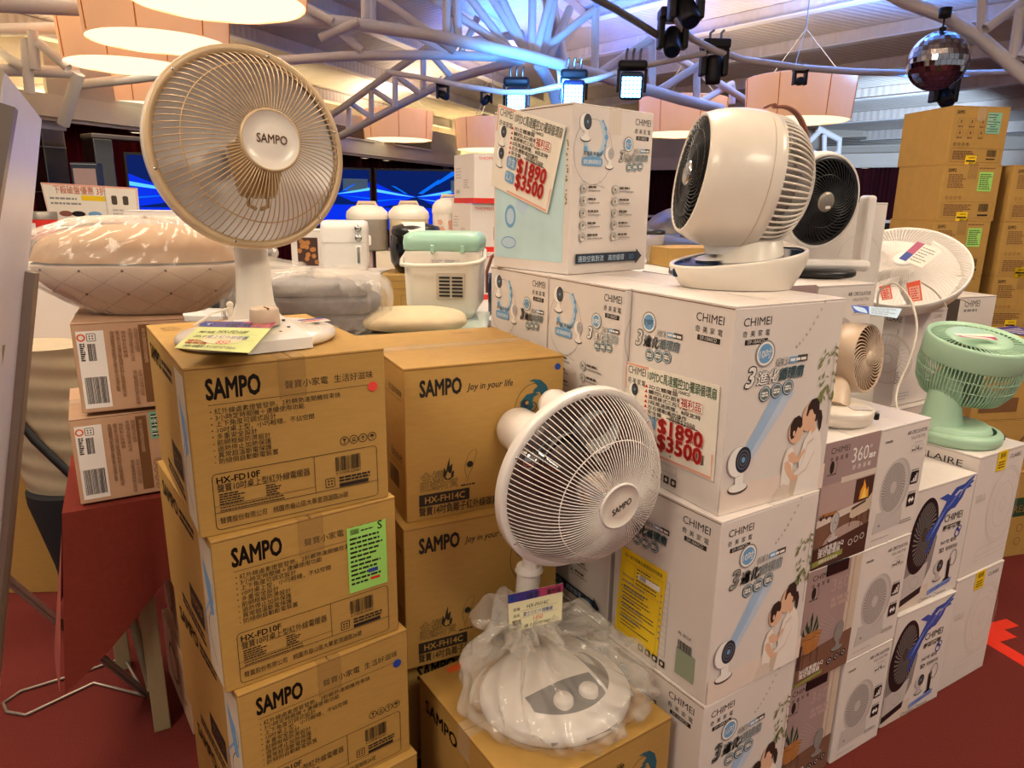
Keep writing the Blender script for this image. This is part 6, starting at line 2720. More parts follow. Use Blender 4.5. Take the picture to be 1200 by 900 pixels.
def soft(cx, cy, cz, rx, ry, rz, e1, e2, wob, seed, rot=0.):
    r_ = random.Random(seed)
    p = [r_.uniform(0, 6.28) for _ in range(8)]
    c0, s0 = math.cos(rot), math.sin(rot)

    def fn(u, v):
        a, b = 2 * PI * u, -PI / 2 + PI * v
        k = 1 + wob * (math.sin(3 * a + p[0]) * math.cos(2 * b) * .5 + math.sin(7 * a + p[1] + 3 * b) * .35 + math.sin(13 * a + p[2] - 7 * b) * .22 + math.sin(21 * b + p[3] + 2 * a) * .15)
        x = rx * sq(math.cos(b), e1) * sq(math.cos(a), e2) * k
        y = ry * sq(math.cos(b), e1) * sq(math.sin(a), e2) * k
        z = rz * sq(math.sin(b), e1) * (1 + wob * math.sin(4 * a + 5 * b + p[4]) * .6)
        return (cx + x * c0 - y * s0, cy + x * s0 + y * c0, cz + z)
    return fn


L1TOP = .7585 + LH + .012 + LH
qz = L1TOP + .002
qp = Vector((-1.03, 1.98, qz))
t = thing('quilt', 'folded quilt with dotted diamond pattern, on the pinkish cartons, in plastic', 'bedding', qp)

qc, qs = math.cos(.22), math.sin(.22)


def qr(z):
    """half width, half depth and shift of the bedding at height z"""
    if z < .14:
        k = min(1., max(0., z / .14))
        k = math.sin((.32 + .68 * k) * PI / 2)
        return .262 * k, .20 * k, .035 * (1 - k)
    k = (z - .14) / .15
    return .262 - .04 * k, .20 - .03 * k, .02 * k


def q_at(x, y, z):
    return (x * qc - y * qs, x * qs + y * qc, z)


def q_body(z0, z1_, cap, wob, seed):
    r_ = random.Random(seed)
    p = [r_.uniform(0, 6.28) for _ in range(6)]

    def fn(u, v):
        a = 2 * PI * u
        if v < .5:
            z, k = z0 + (z1_ - z0) * v * 2, 1.
        else:
            q_ = (v - .5) * 2
            z, k = z1_ + cap * math.sin(q_ * PI / 2), math.cos(q_ * PI / 2) ** .55
        rx, ry, sx_ = qr(min(z, .29))
        k *= 1 + wob * (math.sin(5 * a + p[0] + 20 * z) + .6 * math.sin(9 * a + p[1] - 30 * z) + .4 * math.sin(17 * a + p[2] + 50 * z))
        return q_at(sx_ + rx * k * sq(math.cos(a), .7), ry * k * sq(math.sin(a), .7), z)
    return fn


mb = MB()
mb.grid(q_body(.0, .135, .012, .006, 3), 96, 30, 'quilt')


def q_front(x, z):
    """point of the near side at (x, z), a hair outside the cloth"""
    rx, ry, sx_ = qr(z)
    k = max(0., 1 - abs((x - sx_) / rx) ** (2 / .7)) ** .35
    return Vector(q_at(x, -ry * 1.006 * k - .0025, z))


for fam in (1, -1):
    for j in range(-14, 15):
        for i in range(90):
            s = -.25 + i * .0056
            x, z = s, .065 + j * .062 + fam * s * .62
            rx, ry, sx_ = qr(min(max(z, 0), .28))
            if not .008 < z < .128 or abs(x - sx_) > rx * .96:
                continue
            p = q_front(x, z)
            n = Vector((p.x * .5, -1, -.2)).normalized()
            mb.lathe([(0, .0), (.0013, .0)], 'quilt_dot', 5, M=frame(p, n))
        for i in range(-5, 6):
            x = i * .1
            z = .065 + j * .062 + x * .62
            rx, ry, sx_ = qr(min(max(z, 0), .28))
            if fam == 1 and .008 < z < .128 and abs(x - sx_) < rx * .96:
                p = q_front(x, z)
                mb.lathe([(0, .0004), (.0036, .0004)], 'quilt_dot', 8, M=frame(p, Vector((p.x * .5, -1, -.2))))
mb.build('patterned_layer', t)
mb = MB()
mb.grid(q_body(.145, .180, .055, .008, 8), 96, 30, 'quilt_tan')
mb.build('tan_layer', t)
ph2 = [rnd.uniform(0, 6.28) for _ in range(6)]
fb = q_body(.0, .185, .068, .010, 21)


def film(u, v):
    x, y, z = fb(u, v)
    k = .008 * math.sin(23 * u * 6.28 + 14 * v + ph2[0]) * math.sin(9 * v + ph2[1]) + .006 * math.sin(41 * u * 6.28 - 31 * v)
    # loose flap out to the left and right of the belt line
    bl = math.exp(-((z - .15 + .09 * (x + .0)) / .022) ** 2)
    w_ = (math.exp(-((u - .55) / .05) ** 2) * 1.1 + math.exp(-((u - .98) / .04) ** 2) * .6) * math.exp(-((z - .16) / .04) ** 2)
    sgn = -1 if x < 0 else 1
    return (x * (1.05 + k) + sgn * .17 * w_, y * (1.06 + k + .03 * bl) - .004, max(.002, z * 1.01 + k * .6))


mb = MB()
mb.grid(film, 170, 70, 'plastic_film')
bg = tag(mb.build('plastic_bag'), 'shiny clear plastic bag wrapped around the dotted quilt at the left', 'bag')
bg.location = qp

# counter the mid-ground goods stand on
def counter(name, label, x0, y0, x1, y1, h, top='counter_white'):
    t = thing(name, label, 'counter', ((x0 + x1) / 2, (y0 + y1) / 2, 0))
    w_, d_ = (x1 - x0) / 2, (y1 - y0) / 2
    mb = MB()
    mb.box((-w_, -d_, h - .03), (w_, d_, h), top, .004)
    mb.build('top_board', t)
    mb = MB()
    mb.box((-w_ + .02, -d_ + .02, 0), (w_ - .02, d_ - .02, h - .03), 'counter_white', .003)
    for k_ in range(3):
        mb.box((-w_ + .015 + k_ * .6 * w_, -d_ + .014, .06), (-w_ + .03 + (k_ + 1) * .6 * w_, -d_ + .021, h - .08), 'carton_white', .002, 1)
    mb.build('cabinet', t)
    return t


K1 = 1.085
counter('display_counter', 'pale counter with a greenish glass top carrying the bread maker and cushion', -1.02, 2.43, -.10, 3.10, K1, 'glass_top')
K2 = 1.035
counter('display_counter', 'long pale counter behind, carrying cookers, air fryer and red-striped cartons', -1.9, 3.18, .05, 4.75, K2)

bp = Vector((-.745, 2.58, K1 + .001))
t = thing('blanket', 'folded fluffy grey blanket in plastic, behind the ivory desk heater', 'bedding', bp)
mb = MB()
for k_, (z, rz, dx) in enumerate(((.04, .041, .0), (.105, .038, .012), (.162, .032, -.01))):
    mb.grid(soft(dx, .0, z, .235, .15, rz, .5, .45, .035, 31 + k_, .12), 80, 26, 'blanket_grey')
mb.build('folded_layers', t)
mb = MB()
fb2 = soft(.0, .0, .105, .29, .19, .107, .55, .55, .03, 44, .12)


def film2(u, v):
    x, y, z = fb2(u, v)
    k = .010 * math.sin(17 * u * 6.28 + 5 * v) * math.sin(8 * v) + .006 * math.sin(37 * u * 6.28 - 17 * v)
    w_ = math.exp(-((u - .52) / .06) ** 2) * math.exp(-((v - .85) / .18) ** 2)
    return (x - .05 * w_ + k * .6, y + k, max(.002, z + .06 * w_ + k))


mb.grid(film2, 130, 48, 'plastic_film_dense')
bg = tag(mb.build('plastic_bag'), 'cloudy plastic bag wrapped around the folded grey blanket', 'bag')
bg.location = bp

cp = Vector((-.37, 2.60, K1 + .001))
mb = MB()
mb.grid(soft(0, 0, .042, .20, .16, .043, .9, .7, .02, 5, .1), 60, 24, 'cushion_cream')
cu = tag(mb.build('cushion'), 'flat cream cushion lying in front of the mint-lidded bread maker', 'cushion')
cu.location = cp
mb, f = sheet('flyer', None, [(-.62, 2.60, K1 + .002), (-.44, 2.52, K1 + .002), (-.52, 2.37, K1 + .002), (-.70, 2.45, K1 + .002)], 'poster_paper', t=.0008)
f.lines(.1, .1, .9, .9, 8, .006, 'ink_faint', 3)
tag(mb.build('flyer'), 'white printed sheet on the counter below the blanket bag', 'flyer')

# ---- bread maker, mint lid
t = thing('bread_maker', 'white bread maker with mint lid and vented back', 'bread maker', (-.285, 2.99, K1 + .001), R(-4))
W, H_ = .155, .285


def rr_prof(w_, d_, r, n=6):
    pts = []
    for cx, cy, a in ((w_ - r, -d_ + r, -90), (w_ - r, d_ - r, 0), (-w_ + r, d_ - r, 90), (-w_ + r, -d_ + r, 180)):
        for i in range(n + 1):
            q_ = R(a + 90 * i / n)
            pts.append((cx + r * math.cos(q_), cy + r * math.sin(q_)))
    return pts


def loft(mb, secs, m, cap=True):
    """secs: list of (outline, z)"""
    n = len(secs[0][0])
    vs = [(x, y, z) for pts, z in secs for x, y in pts]
    fs = [[j * n + i, j * n + (i + 1) % n, (j + 1) * n + (i + 1) % n, (j + 1) * n + i] for j in range(len(secs) - 1) for i in range(n)]
    mb.add(vs, fs, m, True)
    if cap:
        mb.add(vs[:n], [list(range(n))[::-1]], m)
        mb.add(vs[-n:], [list(range(n))], m)


mb = MB()
loft(mb, [(rr_prof(.118, .11, .04), 0), (rr_prof(.128, .12, .04), .02), (rr_prof(.15, .135, .045), .055), (rr_prof(.153, .14, .045), .16), (rr_prof(.156, .142, .045), .262), (rr_prof(.150, .138, .045), .275)], 'ivory_plastic')
b_ = mb.build('body', t)
mb = MB()
f = D(mb, (-.04, -.1425, .245), (.12, 0, 0), (0, 0, -.03))
f.rect(0, 0, 1, 1, 'carton_white')
f.lines(.05, .1, .42, .9, 4, .003, 'ink_grey', 4)
f.lines(.5, .1, .95, .9, 4, .003, 'ink_grey', 5)
mb.build('rating_label', b_)
mb = MB()
for i in range(6):
    for s in (0, 1):
        mb.box((-.005 + .052 * s, -.1455, .095 + .0145 * i), (.038 + .052 * s, -.1395, .102 + .0145 * i), 'black_plastic')
for x0, z0, x1, z1_ in ((-.015, .085, .1, .0865), (-.015, .188, .1, .1895), (-.015, .085, -.0135, .189), (.0985, .085, .1, .189)):
    mb.box((x0, -.1445, z0), (x1, -.139, z1_), 'beige_plastic')
mb.build('vent', t)
mb = MB()
loft(mb, [(rr_prof(.150, .138, .045), .276), (rr_prof(.156, .143, .045), .279), (rr_prof(.158, .145, .045), .31), (rr_prof(.153, .14, .045), .335), (rr_prof(.135, .12, .045), .347)], 'mint_lid')
mb.build('lid', t, 'mint green lid')
mb = MB()
for x in (-.03, .09):
    mb.box((x - .008, -.152, .268), (x + .008, -.138, .30), 'mint_lid', .004, 2)
mb.build('hinge', t)
mb = MB()
mb.tube([(-.158, .05, .27), (-.162, .0, .262), (-.166, -.09, .235), (-.155, -.152, .222), (-.10, -.166, .218), (.10, -.166, .225), (.155, -.155, .235), (.172, -.09, .245), (.164, 0, .262), (.158, .05, .27)], .009, 'ivory_plastic', 12)
mb.build('handle', t)
mb = MB()
mb.tube([(-.06, -.145, .045), (-.075, -.17, .035), (-.09, -.175, .02), (-.10, -.16, .006)], .007, 'ivory_plastic', 8)
mb.build('plug_cord', t)

# ---- boxes and pots behind
def goods_carton(label, a, b, z, d_, h, m, fn=None, group=None, cat='box', rz=0.):
    """carton whose front bottom edge runs from a to b (x, y)"""
    a, b = Vector(a), Vector(b)
    w_ = (b - a).length
    c_ = carton('carton', label, cat, w_, d_, h, m, {'front': fn} if fn else {}, group, edge='ink_faint')
    put(c_, a.x, a.y, z, math.degrees(math.atan2(b.y - a.y, b.x - a.x)))
    return c_


def fryer_print(f):
    f.text('KINSLEY', .2, .28, .02, 'ink_grey', 0)
    f.text('氣炸鍋', .28, .62, .05, 'ink_soft', .02)
    f.rect(.0, .72, 1., 1., 'pale_sky_ink')


def brown_print(f):
    f.rframe(.1, .15, .45, .35, .004, .002, 'ink_brown')
    f.text('SAMPO', .75, .3, .022, 'ink_brown', .02)
    f.rframe(.3, .5, .95, .95, .004, .002, 'ink_brown')


z3 = K2 + .001
goods_carton('white and pale blue air fryer carton under the white air fryer', (-.97, 3.30), (-.63, 3.30), z3, .32, .186, 'carton_white', fryer_print)
goods_carton('brown carton under the black cooker', (-.62, 3.28), (-.30, 3.28), z3, .32, .186, 'kraft', brown_print)
t = thing('air_fryer', 'white air fryer with two dials, left of the black cooker', 'air fryer', (-.815, 3.46, z3 + .187), R(8))
mb = MB()
loft(mb, [(rr_prof(.088, .09, .03), 0), (rr_prof(.102, .10, .03), .012), (rr_prof(.106, .105, .03), .04), (rr_prof(.107, .105, .03), .2), (rr_prof(.104, .10, .03), .232), (rr_prof(.09, .09, .03), .238)], 'white_plastic')
mb.build('body', t)
for z in (.205, .16):
    mb = MB()
    mb.lathe([(0, .02), (.014, .02), (.016, .016), (.0165, 0)], 'chrome', 24, M=frame((.07, -.105, z), (0, -1, 0)))
    mb.build('dial', t)
mb = MB()
mb.box((.055, -.125, .035), (.085, -.10, .125), 'white_plastic', .008, 2)
mb.box((.062, -.127, .04), (.078, -.12, .12), 'chrome', .005, 2)
mb.build('drawer_handle', t)
mb = MB()
mb.box((-.106, -.1065, .138), (.106, -.1045, .1395), 'fan_ink')
mb.build('seam_line', t)
t = thing('multi_cooker', 'glossy black multi cooker on the brown carton', 'cooker', (-.47, 3.44, z3 + .187))
mb = MB()
mb.lathe([(0, 0), (.085, 0), (.10, .01), (.122, .05), (.126, .11), (.12, .17), (.108, .19), (0, .192)], 'screen_black', 48)
mb.build('body', t)
mb = MB()
mb.lathe([(.116, .178), (.118, .192), (.11, .215), (.06, .228), (0, .23)], 'black_plastic', 48)
mb.build('lid', t)
mb = MB()
mb.box((.02, -.132, .09), (.06, -.116, .14), 'reflector_dark', .005)
mb.build('latch', t)
mb, f = sheet('flyer', t, [(-.06, -.06, .235), (.05, -.06, .236), (.06, -.13, .20), (-.01, -.13, .19)], 'carton_white', t=.001)
mb.build('paper_note', t)
for x, lab, fl in ((-1.12, 'mauve carton row under the steel cooker behind the air fryer', 0), (-.80, 'pale carton row under the cream cookers', 0), (-.48, 'pale carton under the floral cooker beside the red-striped cartons', 0)):
    goods_carton(lab, (x, 4.13), (x + .30, 4.13), z3, .35, .235, 'brochure_mauve' if x < -1 else 'carton_cream', (lambda f: (f.text('Yoreco', .3, .4, .035, 'white_ink', .02), f.lines(.3, .5, .8, .8, 3, .01, 'white_ink', 3))) if x < -1 else None)


def cooker(x, y, z, label, body, w_, h, petal=False):
    t = thing('rice_cooker', label, 'rice cooker', (x, y, z), group='rice cookers in a row')
    mb = MB()
    mb.lathe([(0, 0), (w_ * .92, 0), (w_, .012), (w_, h * .66), (w_ * .98, h * .70)], body, 40)
    b = mb.build('body', t)
    mb = MB()
    mb.lathe([(w_ * 1.02, h * .68), (w_ * 1.04, h * .74), (w_ * 1.0, h * .84), (w_ * .75, h * .95), (w_ * .3, h), (0, h)], 'ivory_plastic', 40)
    mb.build('lid', t)
    mb = MB()
    mb.tube([(-w_ * .5, 0, h * .93), (-w_ * .4, 0, h * 1.04), (w_ * .4, 0, h * 1.04), (w_ * .5, 0, h * .93)], .010, 'beige_plastic', 8)
    mb.build('handle', t)
    mb = MB()
    mb.box((-w_ * .35, -w_ * 1.05, h * .12), (w_ * .35, -w_ * .9, h * .35), 'white_plastic', .01)
    mb.box((-w_ * .2, -w_ * 1.07, h * .2), (w_ * .2, -w_ * 1.03, h * .3), 'ink_soft', .003)
    mb.build('control_panel', t)
    if petal:
        mb = MB()
        for i in range(7):
            a = -PI / 2 + rnd.uniform(-.6, .6)
            M_ = frame((w_ * 1.003 * math.cos(a), w_ * 1.003 * math.sin(a), h * rnd.uniform(.15, .6)), (math.cos(a), math.sin(a), 0))
            for q in range(5):
                mb.disc(.008, .0005, 'poster_pink', 8, M=M_ @ Matrix.Translation((.01 * math.cos(q * 1.257), .01 * math.sin(q * 1.257), 0)))
        mb.build('flower_print', b)
    return t


zc_ = z3 + .237
cooker(-.86, 4.22, zc_, 'steel-sided rice cooker with white lid, behind the air fryer', 'dull_steel', .118, .26)
cooker(-.62, 4.24, zc_, 'cream rice cooker with white lid, behind the black cooker', 'cream_plastic', .115, .265)
cooker(-.38, 4.24, zc_ + .02, 'cream rice cooker with faint flowers beside the red-striped cartons', 'ivory_plastic', .10, .285, True)
t = thing('mixing_pot', 'small dark pot beside the dotted quilt, partly hidden by the column', 'pot', (-1.45, 3.5, z3))
mb = MB()
mb.lathe([(0, 0), (.09, 0), (.1, .02), (.105, .16), (.1, .165), (.098, .02), (0, .015)], 'black_plastic', 36)
mb.build('body', t)
mb = MB()
mb.lathe([(.107, .165), (.10, .185), (.04, .20), (.015, .205), (.015, .225), (0, .226)], 'dull_steel', 36)
mb.build('lid', t)
goods_carton('pale blue carton half hidden behind the ivory heater dish', (-1.62, 3.7), (-1.38, 3.7), z3, .3, .42, 'pale_sky_ink')


def food_print(f):
    for v in (.1, .55):
        f.rect(.2, v, .85, v + .38, 'brochure_dark')
        for i in range(14):
            f.disc(.25 + .55 * rnd.random(), v + .05 + .28 * rnd.random(), .012, 'basket_ink', 10)
    f.rect(.2, .94, .85, .99, 'sky_ink')


goods_carton('white carton with two food pictures left of the air fryer', (-1.13, 3.62), (-.97, 3.62), z3, .25, .37, 'carton_white', food_print)


def pot_print(f):
    f.text('THOMSON', .1, .13, .022, 'red_ink', .0, fit=.5)
    a = .72
    f.rrect(a - .2, .42, a + .2, .80, .02, 'black_ink')
    f.rect(a - .18, .50, a + .18, .72, 'basket_ink')
    f.rrect(a - .14, .55, a - .05, .68, .004, 'black_ink')
    f.rrect(a - .12, .36, a + .12, .44, .01, 'black_ink')
    f.rect(.0, .89, 1., .997, 'red_ink')


def plain_left(f):
    f.lines(.1, .25, .4, .5, 4, .008, 'ink_faint', 3)
    f.lines(.5, .5, .8, .7, 4, .008, 'ink_faint', 5)
    f.bars(.1, .72, .3, .8, 'ink_grey', 18, 4)
    f.rect(.0, .89, 1., .997, 'red_ink')


st = carton('carton', 'white red-striped cooker carton, topmost of three beside the tallest fan carton', 'box', .26, .30, .255, 'carton_white', {'front': pot_print, 'left': plain_left}, 'white red-striped cooker cartons', edge='ink_faint')
put(st, -.215, 3.84, z3 + .512, 25)
put(dup(st, 'white red-striped cooker carton, middle of three beside the tallest fan carton'), -.235, 3.85, z3 + .256, 24)
put(dup(st, 'white red-striped cooker carton, bottom of three beside the tallest fan carton'), -.22, 3.83, z3, 26)
t = thing('bucket', 'dark bucket with a tan leather strap beside the bread maker', 'bucket', (-.055, 3.36, z3))
mb = MB()
mb.lathe([(0, 0), (.055, 0), (.065, .01), (.07, .19), (.066, .19), (.06, .02), (0, .02)], 'glossy_blue', 32)
mb.build('body', t)
mb = MB()
mb.tube([(-.07, 0, .10), (-.072, 0, .2), (-.05, 0, .27), (0, 0, .30), (.05, 0, .27), (.072, 0, .2), (.07, 0, .10)], .008, 'leather', 8)
mb.build('strap', t, 'tan leather strap')


# ---- posters, boxes and screens further left
def promo(f):
    f.line([(.01, .02), (.99, .02), (.99, .98), (.01, .98)], .012, 'poster_pink', True)
    f.text('下殺破盤優惠 3折', .12, .24, .055, 'orange_ink', .02, fit=.55)
    f.rect(.4, .28, .66, .42, 'yellow_paper')
    f.lines(.06, .35, .38, .42, 1, .012, 'ink_grey', 3)
    f.lines(.06, .48, .42, .55, 1, .012, 'ink_grey', 4)
    for u, m in ((.2, 'leather'), (.34, 'black_ink'), (.52, 'sky_ink')):
        f.disc(u, .78, .03, m, 16, 1.5, .6)
    f.line([(.66, .02), (.66, .98)], .006, 'ink_faint')
    for u in (.72, .84):
        f.rrect(u, .25, u + .06, .5, .01, 'ink_soft')
    f.lines(.72, .6, .95, .8, 2, .012, 'ink_faint', 5)


counter('display_counter', 'low counter along the left, carrying the promotion board', -3.6, 4.35, -2.1, 5.3, .98)
a_, b_ = Vector((-2.92, 4.5, 0)), Vector((-2.32, 4.48, 0))
mb, f = sheet('promo_board', None, [(a_.x, a_.y, 1.635), (b_.x, b_.y, 1.61), (b_.x, b_.y - .01, 1.40), (a_.x + .03, a_.y - .01, 1.40)], 'poster_paper', t=.01)
promo(f)
mb.box((-2.85, 4.47, .985), (-2.83, 4.50, 1.41), 'dull_steel')
mb.box((-2.45, 4.47, .985), (-2.43, 4.50, 1.41), 'dull_steel')
mb.box((-2.9, 4.42, .981), (-2.38, 4.55, .990), 'dull_steel')
tag(mb.build('promo_board'), 'white promotion board with orange lettering behind the dotted quilt', 'sign')
goods_carton('dark glossy display box standing above the promotion board', (-3.02, 4.98), (-2.86, 5.02), .981, .12, .80, 'navy_ink', lambda f: (f.rect(.08, .05, .92, .35, 'brochure_mauve'), f.rect(.3, .22, .7, .3, 'white_ink')))
goods_carton('long low white carton with red lettering behind the quilt bag', (-1.95, 3.60), (-1.66, 3.62), z3, .2, .455, 'carton_white', lambda f: f.text('THOMSON', .25, .1, .03, 'red_ink', .0, fit=.6))
t = thing('canister', 'small steel canister with red and white label left of the quilt bag', 'canister', (-2.81, 4.29, .0))
mb = MB()
mb.lathe([(0, 1.30), (.075, 1.30), (.078, 1.31), (.078, 1.42)], 'red_ink', 28)
mb.lathe([(.079, 1.33), (.079, 1.40)], 'white_ink', 28, a0=-2.2, a1=-1.5)
mb.build('body', t)
mb = MB()
mb.lathe([(.079, 1.42), (.08, 1.46), (.075, 1.465), (0, 1.465)], 'dull_steel', 28)
mb.build('lid', t)
mb = MB()
mb.box((-.085, -.055, 0), (.085, .05, 1.299), 'brochure_dark', .005)
mb.build('pedestal', t)


def tv(label, a, b, z0, z1_, flip=False):
    """screen whose lower edge runs from a to b (x, y)"""
    a, b = Vector((*a, 0)), Vector((*b, 0))
    d = (b - a).normalized()
    n = Vector((d.y, -d.x, 0))
    W_ = (b - a).length
    M_ = Matrix(((d.x, n.x, 0, a.x), (d.y, n.y, 0, a.y), (0, 0, 1, 0), (0, 0, 0, 1)))
    t = thing('television', label, 'television', M=M_)
    mb = MB()
    mb.box((-.03, -.05, z0 - .03), (W_ + .03, 0, z1_ + .03), 'black_plastic', .008)
    mb.build('casing', t)
    mb = MB()
    mb.box((.0, .0, z0), (W_, .004, z1_), 'scr_navy')
    f = D(mb, (W_, .0045, z1_), (-W_, 0, 0), (0, 0, -(z1_ - z0)), .0004)
    X = lambda q_: [((1 - u) if flip else u, v * .62) for u, v in q_]
    f.rect(0, .62, 1, 1, 'scr_blue')
    for q_, m_ in (([(0, .28), (.30, .5), (.62, .68), (.40, 1), (0, 1)], 'scr_blue'), ([(1, .35), (.85, .55), (.62, .68), (.8, .9), (1, 1)], 'scr_blue'),
                   ([(.18, .0), (.27, .0), (.44, .34), (.41, .36)], 'scr_mid'), ([(.36, .25), (.40, .22), (.60, .60), (.56, .62)], 'scr_mid'),
                   ([(0, .33), (.0, .40), (.35, .62), (.62, .70), (.35, .55)], 'scr_cyan'), ([(0, .62), (.0, .66), (.3, .64), (.62, .71), (.3, .60)], 'scr_mid'),
                   ([(0, .98), (.0, 1.), (.3, .88), (.60, .74), (.28, .84)], 'scr_cyan'), ([(1, .50), (1, .58), (.8, .66), (.62, .71), (.8, .61)], 'scr_cyan'),
                   ([(.7, .62), (.82, .42), (.86, .40), (.74, .60)], 'scr_mid'), ([(.66, .72), (1, .80), (1, .84)], 'scr_mid')):
        f.poly(X(q_), m_)
    mb.build('screen', t)
    mb = MB()
    mb.box((W_ * .72, .004, z1_ - .28), (W_ * .98, .008, z1_ - .12), 'sky_ink')
    f = D(mb, (W_ * .72, .008, z1_ - .12), (W_ * .26, 0, 0), (0, 0, -.16))
    f.lines(.1, .2, .9, .8, 2, .02, 'white_ink', 4)
    mb.build('price_label', t)
    mb = MB()
    mb.box((W_ / 2 - .35, -.16, .0), (W_ / 2 + .35, .1, .06), 'black_plastic', .01)
    mb.box((W_ / 2 - .06, -.10, .06), (W_ / 2 + .06, -.05, z0 + .2), 'black_plastic', .01)
    mb.build('floor_stand', t)
    return t


tv('big TV with a blue picture half hidden by the ivory heater dish', (-4.36, 8.25), (-2.75, 9.1), 1.10, 2.02)
tv('TV with blue light streaks right of the ivory heater dish', (-3.25, 9.75), (-2.02, 10.15), 1.22, 1.97, True)
tv('TV with blue light streaks behind the rice cookers', (-1.93, 10.2), (-.50, 10.3), 1.16, 1.97)
mb = MB()
M_ = frame((-4.6, 8.12, 0), (0, 0, 1), (.6, .8, 0))
mb.box((-.10, -.15, 0), (.10, .12, 2.17), 'mirror_panel', .01, M=M_)
mb.box((-.11, -.16, 2.17), (1.9, .13, 2.22), 'dull_steel', .01, M=M_)
tag(mb.build('display_stand'), 'silver display stand framing the big TV at the left', 'stand')

# ---- far left: foam board, wire stand, dark bag, goods on the floor
q = [at(4, 84, .86), at(49, 146, 1.12), at(30, 470, 1.12), at(4, 830, 1.12), at(-60, 900, .9), at(-30, 470, .86)]
tl, tr = at(5, 84, .88), at(49, 140, 1.16)
n = None
bl_f, br_f = Vector((-1.16, .86, .0)), Vector((-1.13, 1.12, .0))


def panel_pt(u, v):
    """u across from near to far edge, v down"""
    a = tl + (bl_f - tl) * v
    b = tr + (br_f - tr) * v
    return a + (b - a) * u


t = thing('foam_board', 'tall white foam board standing on edge at the left picture border', 'board', (0, 0, 0))
mb = MB()
nn = (panel_pt(1, 0) - panel_pt(0, 0)).cross(panel_pt(0, 1) - panel_pt(0, 0)).normalized()
if nn.x < 0:
    nn = -nn
th = .022
cs = [panel_pt(0, 0), panel_pt(1, 0), panel_pt(1, 1), panel_pt(0, 1)]
bk_ = [c_ - nn * th for c_ in cs]
mb.add(cs + bk_, [[0, 1, 2, 3]], 'board_white')
mb.add(cs + bk_, [[7, 6, 5, 4], [0, 4, 5, 1], [1, 5, 6, 2], [2, 6, 7, 3], [3, 7, 4, 0]], 'foam_edge')
mb.build('panel', t)
mb = MB()
for u0, u1, v0, v1 in ((.90, 1.01, .14, 1.), (-.01, .06, .02, 1.), (.40, .47, .20, 1.)):
    a, b, c_, d_ = panel_pt(u0, v0), panel_pt(u1, v0), panel_pt(u1, v1), panel_pt(u0, v1)
    vs = [a + nn * .001, b + nn * .001, c_ + nn * .001, d_ + nn * .001, a + nn * .016, b + nn * .016, c_ + nn * .016, d_ + nn * .016]
    mb.add(vs, [[4, 5, 6, 7], [0, 1, 5, 4], [1, 2, 6, 5], [2, 3, 7, 6], [3, 0, 4, 7]], 'alu_frame')
mb.build('frame_strip', t, 'dull metal frame strip')
mb = MB()
a, b, c_, d_ = panel_pt(.12, .055), panel_pt(.42, .05), panel_pt(.42, .115), panel_pt(.12, .12)
f = D(mb, a + nn * .0015, b - a, d_ - a)
f.rect(0, 0, 1, 1, 'carton_white')
f.bars(.1, .15, .9, .85, 'ink_soft', 20, 4)
mb.build('sticker', t)
# legs of a wire easel on the floor
t = thing('wire_stand', 'thin wire display stand with looped feet on the carpet at the left', 'stand', (0, 0, 0))
e0 = Vector((-1.16, 1.93, .006))
mb = MB()
for off in (0, .02):
    mb.tube([e0 + Vector((off, 0, 0)), Vector((-1.27 + off, 1.70, .45)), Vector((-1.36 + off, 1.5, .84)), Vector((-1.40 + off, 1.42, 1.0))], .006, 'alu_frame', 8)
mb.build('leg', t)
mb = MB()
P = [Vector((e0.x, e0.y, .006)), atz(60, 795, .006), atz(30, 838, .006) * .0 + atz(60, 836, .006), atz(8, 832, .006), atz(4, 822, .006), atz(24, 808, .006), atz(80, 790, .006), atz(142, 772, .006)]
P = [e0, atz(110, 800, .006), atz(30, 838, .006), atz(8, 834, .006), atz(4, 824, .006), atz(24, 810, .006), atz(90, 790, .006), atz(142, 772, .006)]
mb.tube(P, .005, 'alu_frame', 8)
mb.build('foot_loop', t)
mb = MB()
pk = atz(142, 772, .006)
mb.tube([e0, pk + Vector((0, 0, .03)), at(112, 712, 2.1)], .005, 'alu_frame', 8)
mb.build('brace', t)

bq = Vector((-1.62, 2.40, .001))
t = thing('pleated_bag', 'tall bag, pleated beige above and black below, leaning by the table', 'bag', bq)


def sack(u, v):
    a = 2 * PI * u
    z = .50 + .55 * v
    rx = .155 + .03 * v - .01 * math.sin(PI * v)
    k = 1 + .02 * math.sin(46 * v + 2 * a)
    lean = -.05 * (1 - v) + .0
    return (lean * -1 * .4 + rx * k * math.cos(a) - .05 * v, rx * .7 * k * math.sin(a), z)


mb = MB()
mb.grid(sack, 48, 90, 'tan_pleat')
mb.disc(.18, 1.05, 'tan_pleat', 32, M=Matrix.Translation((-.05, 0, 0)), sy=.7)
mb.build('pleated_cover', t)
mb = MB()
mb.tube([(.06, 0, .0), (.055, 0, .03), (.045, 0, .25), (.02, 0, .5), (.02, 0, .53)], [.085, .10, .118, .15, .15], 'black_cloth', 32)
mb.build('lower_half', t)
mb = MB()
mb.tube([(-.13, -.13, 1.03), (-.08, -.15, .9), (.01, -.15, .75), (.11, -.14, .62)], .014, 'cable_black', 8)
mb.build('strap', t, 'black strap')

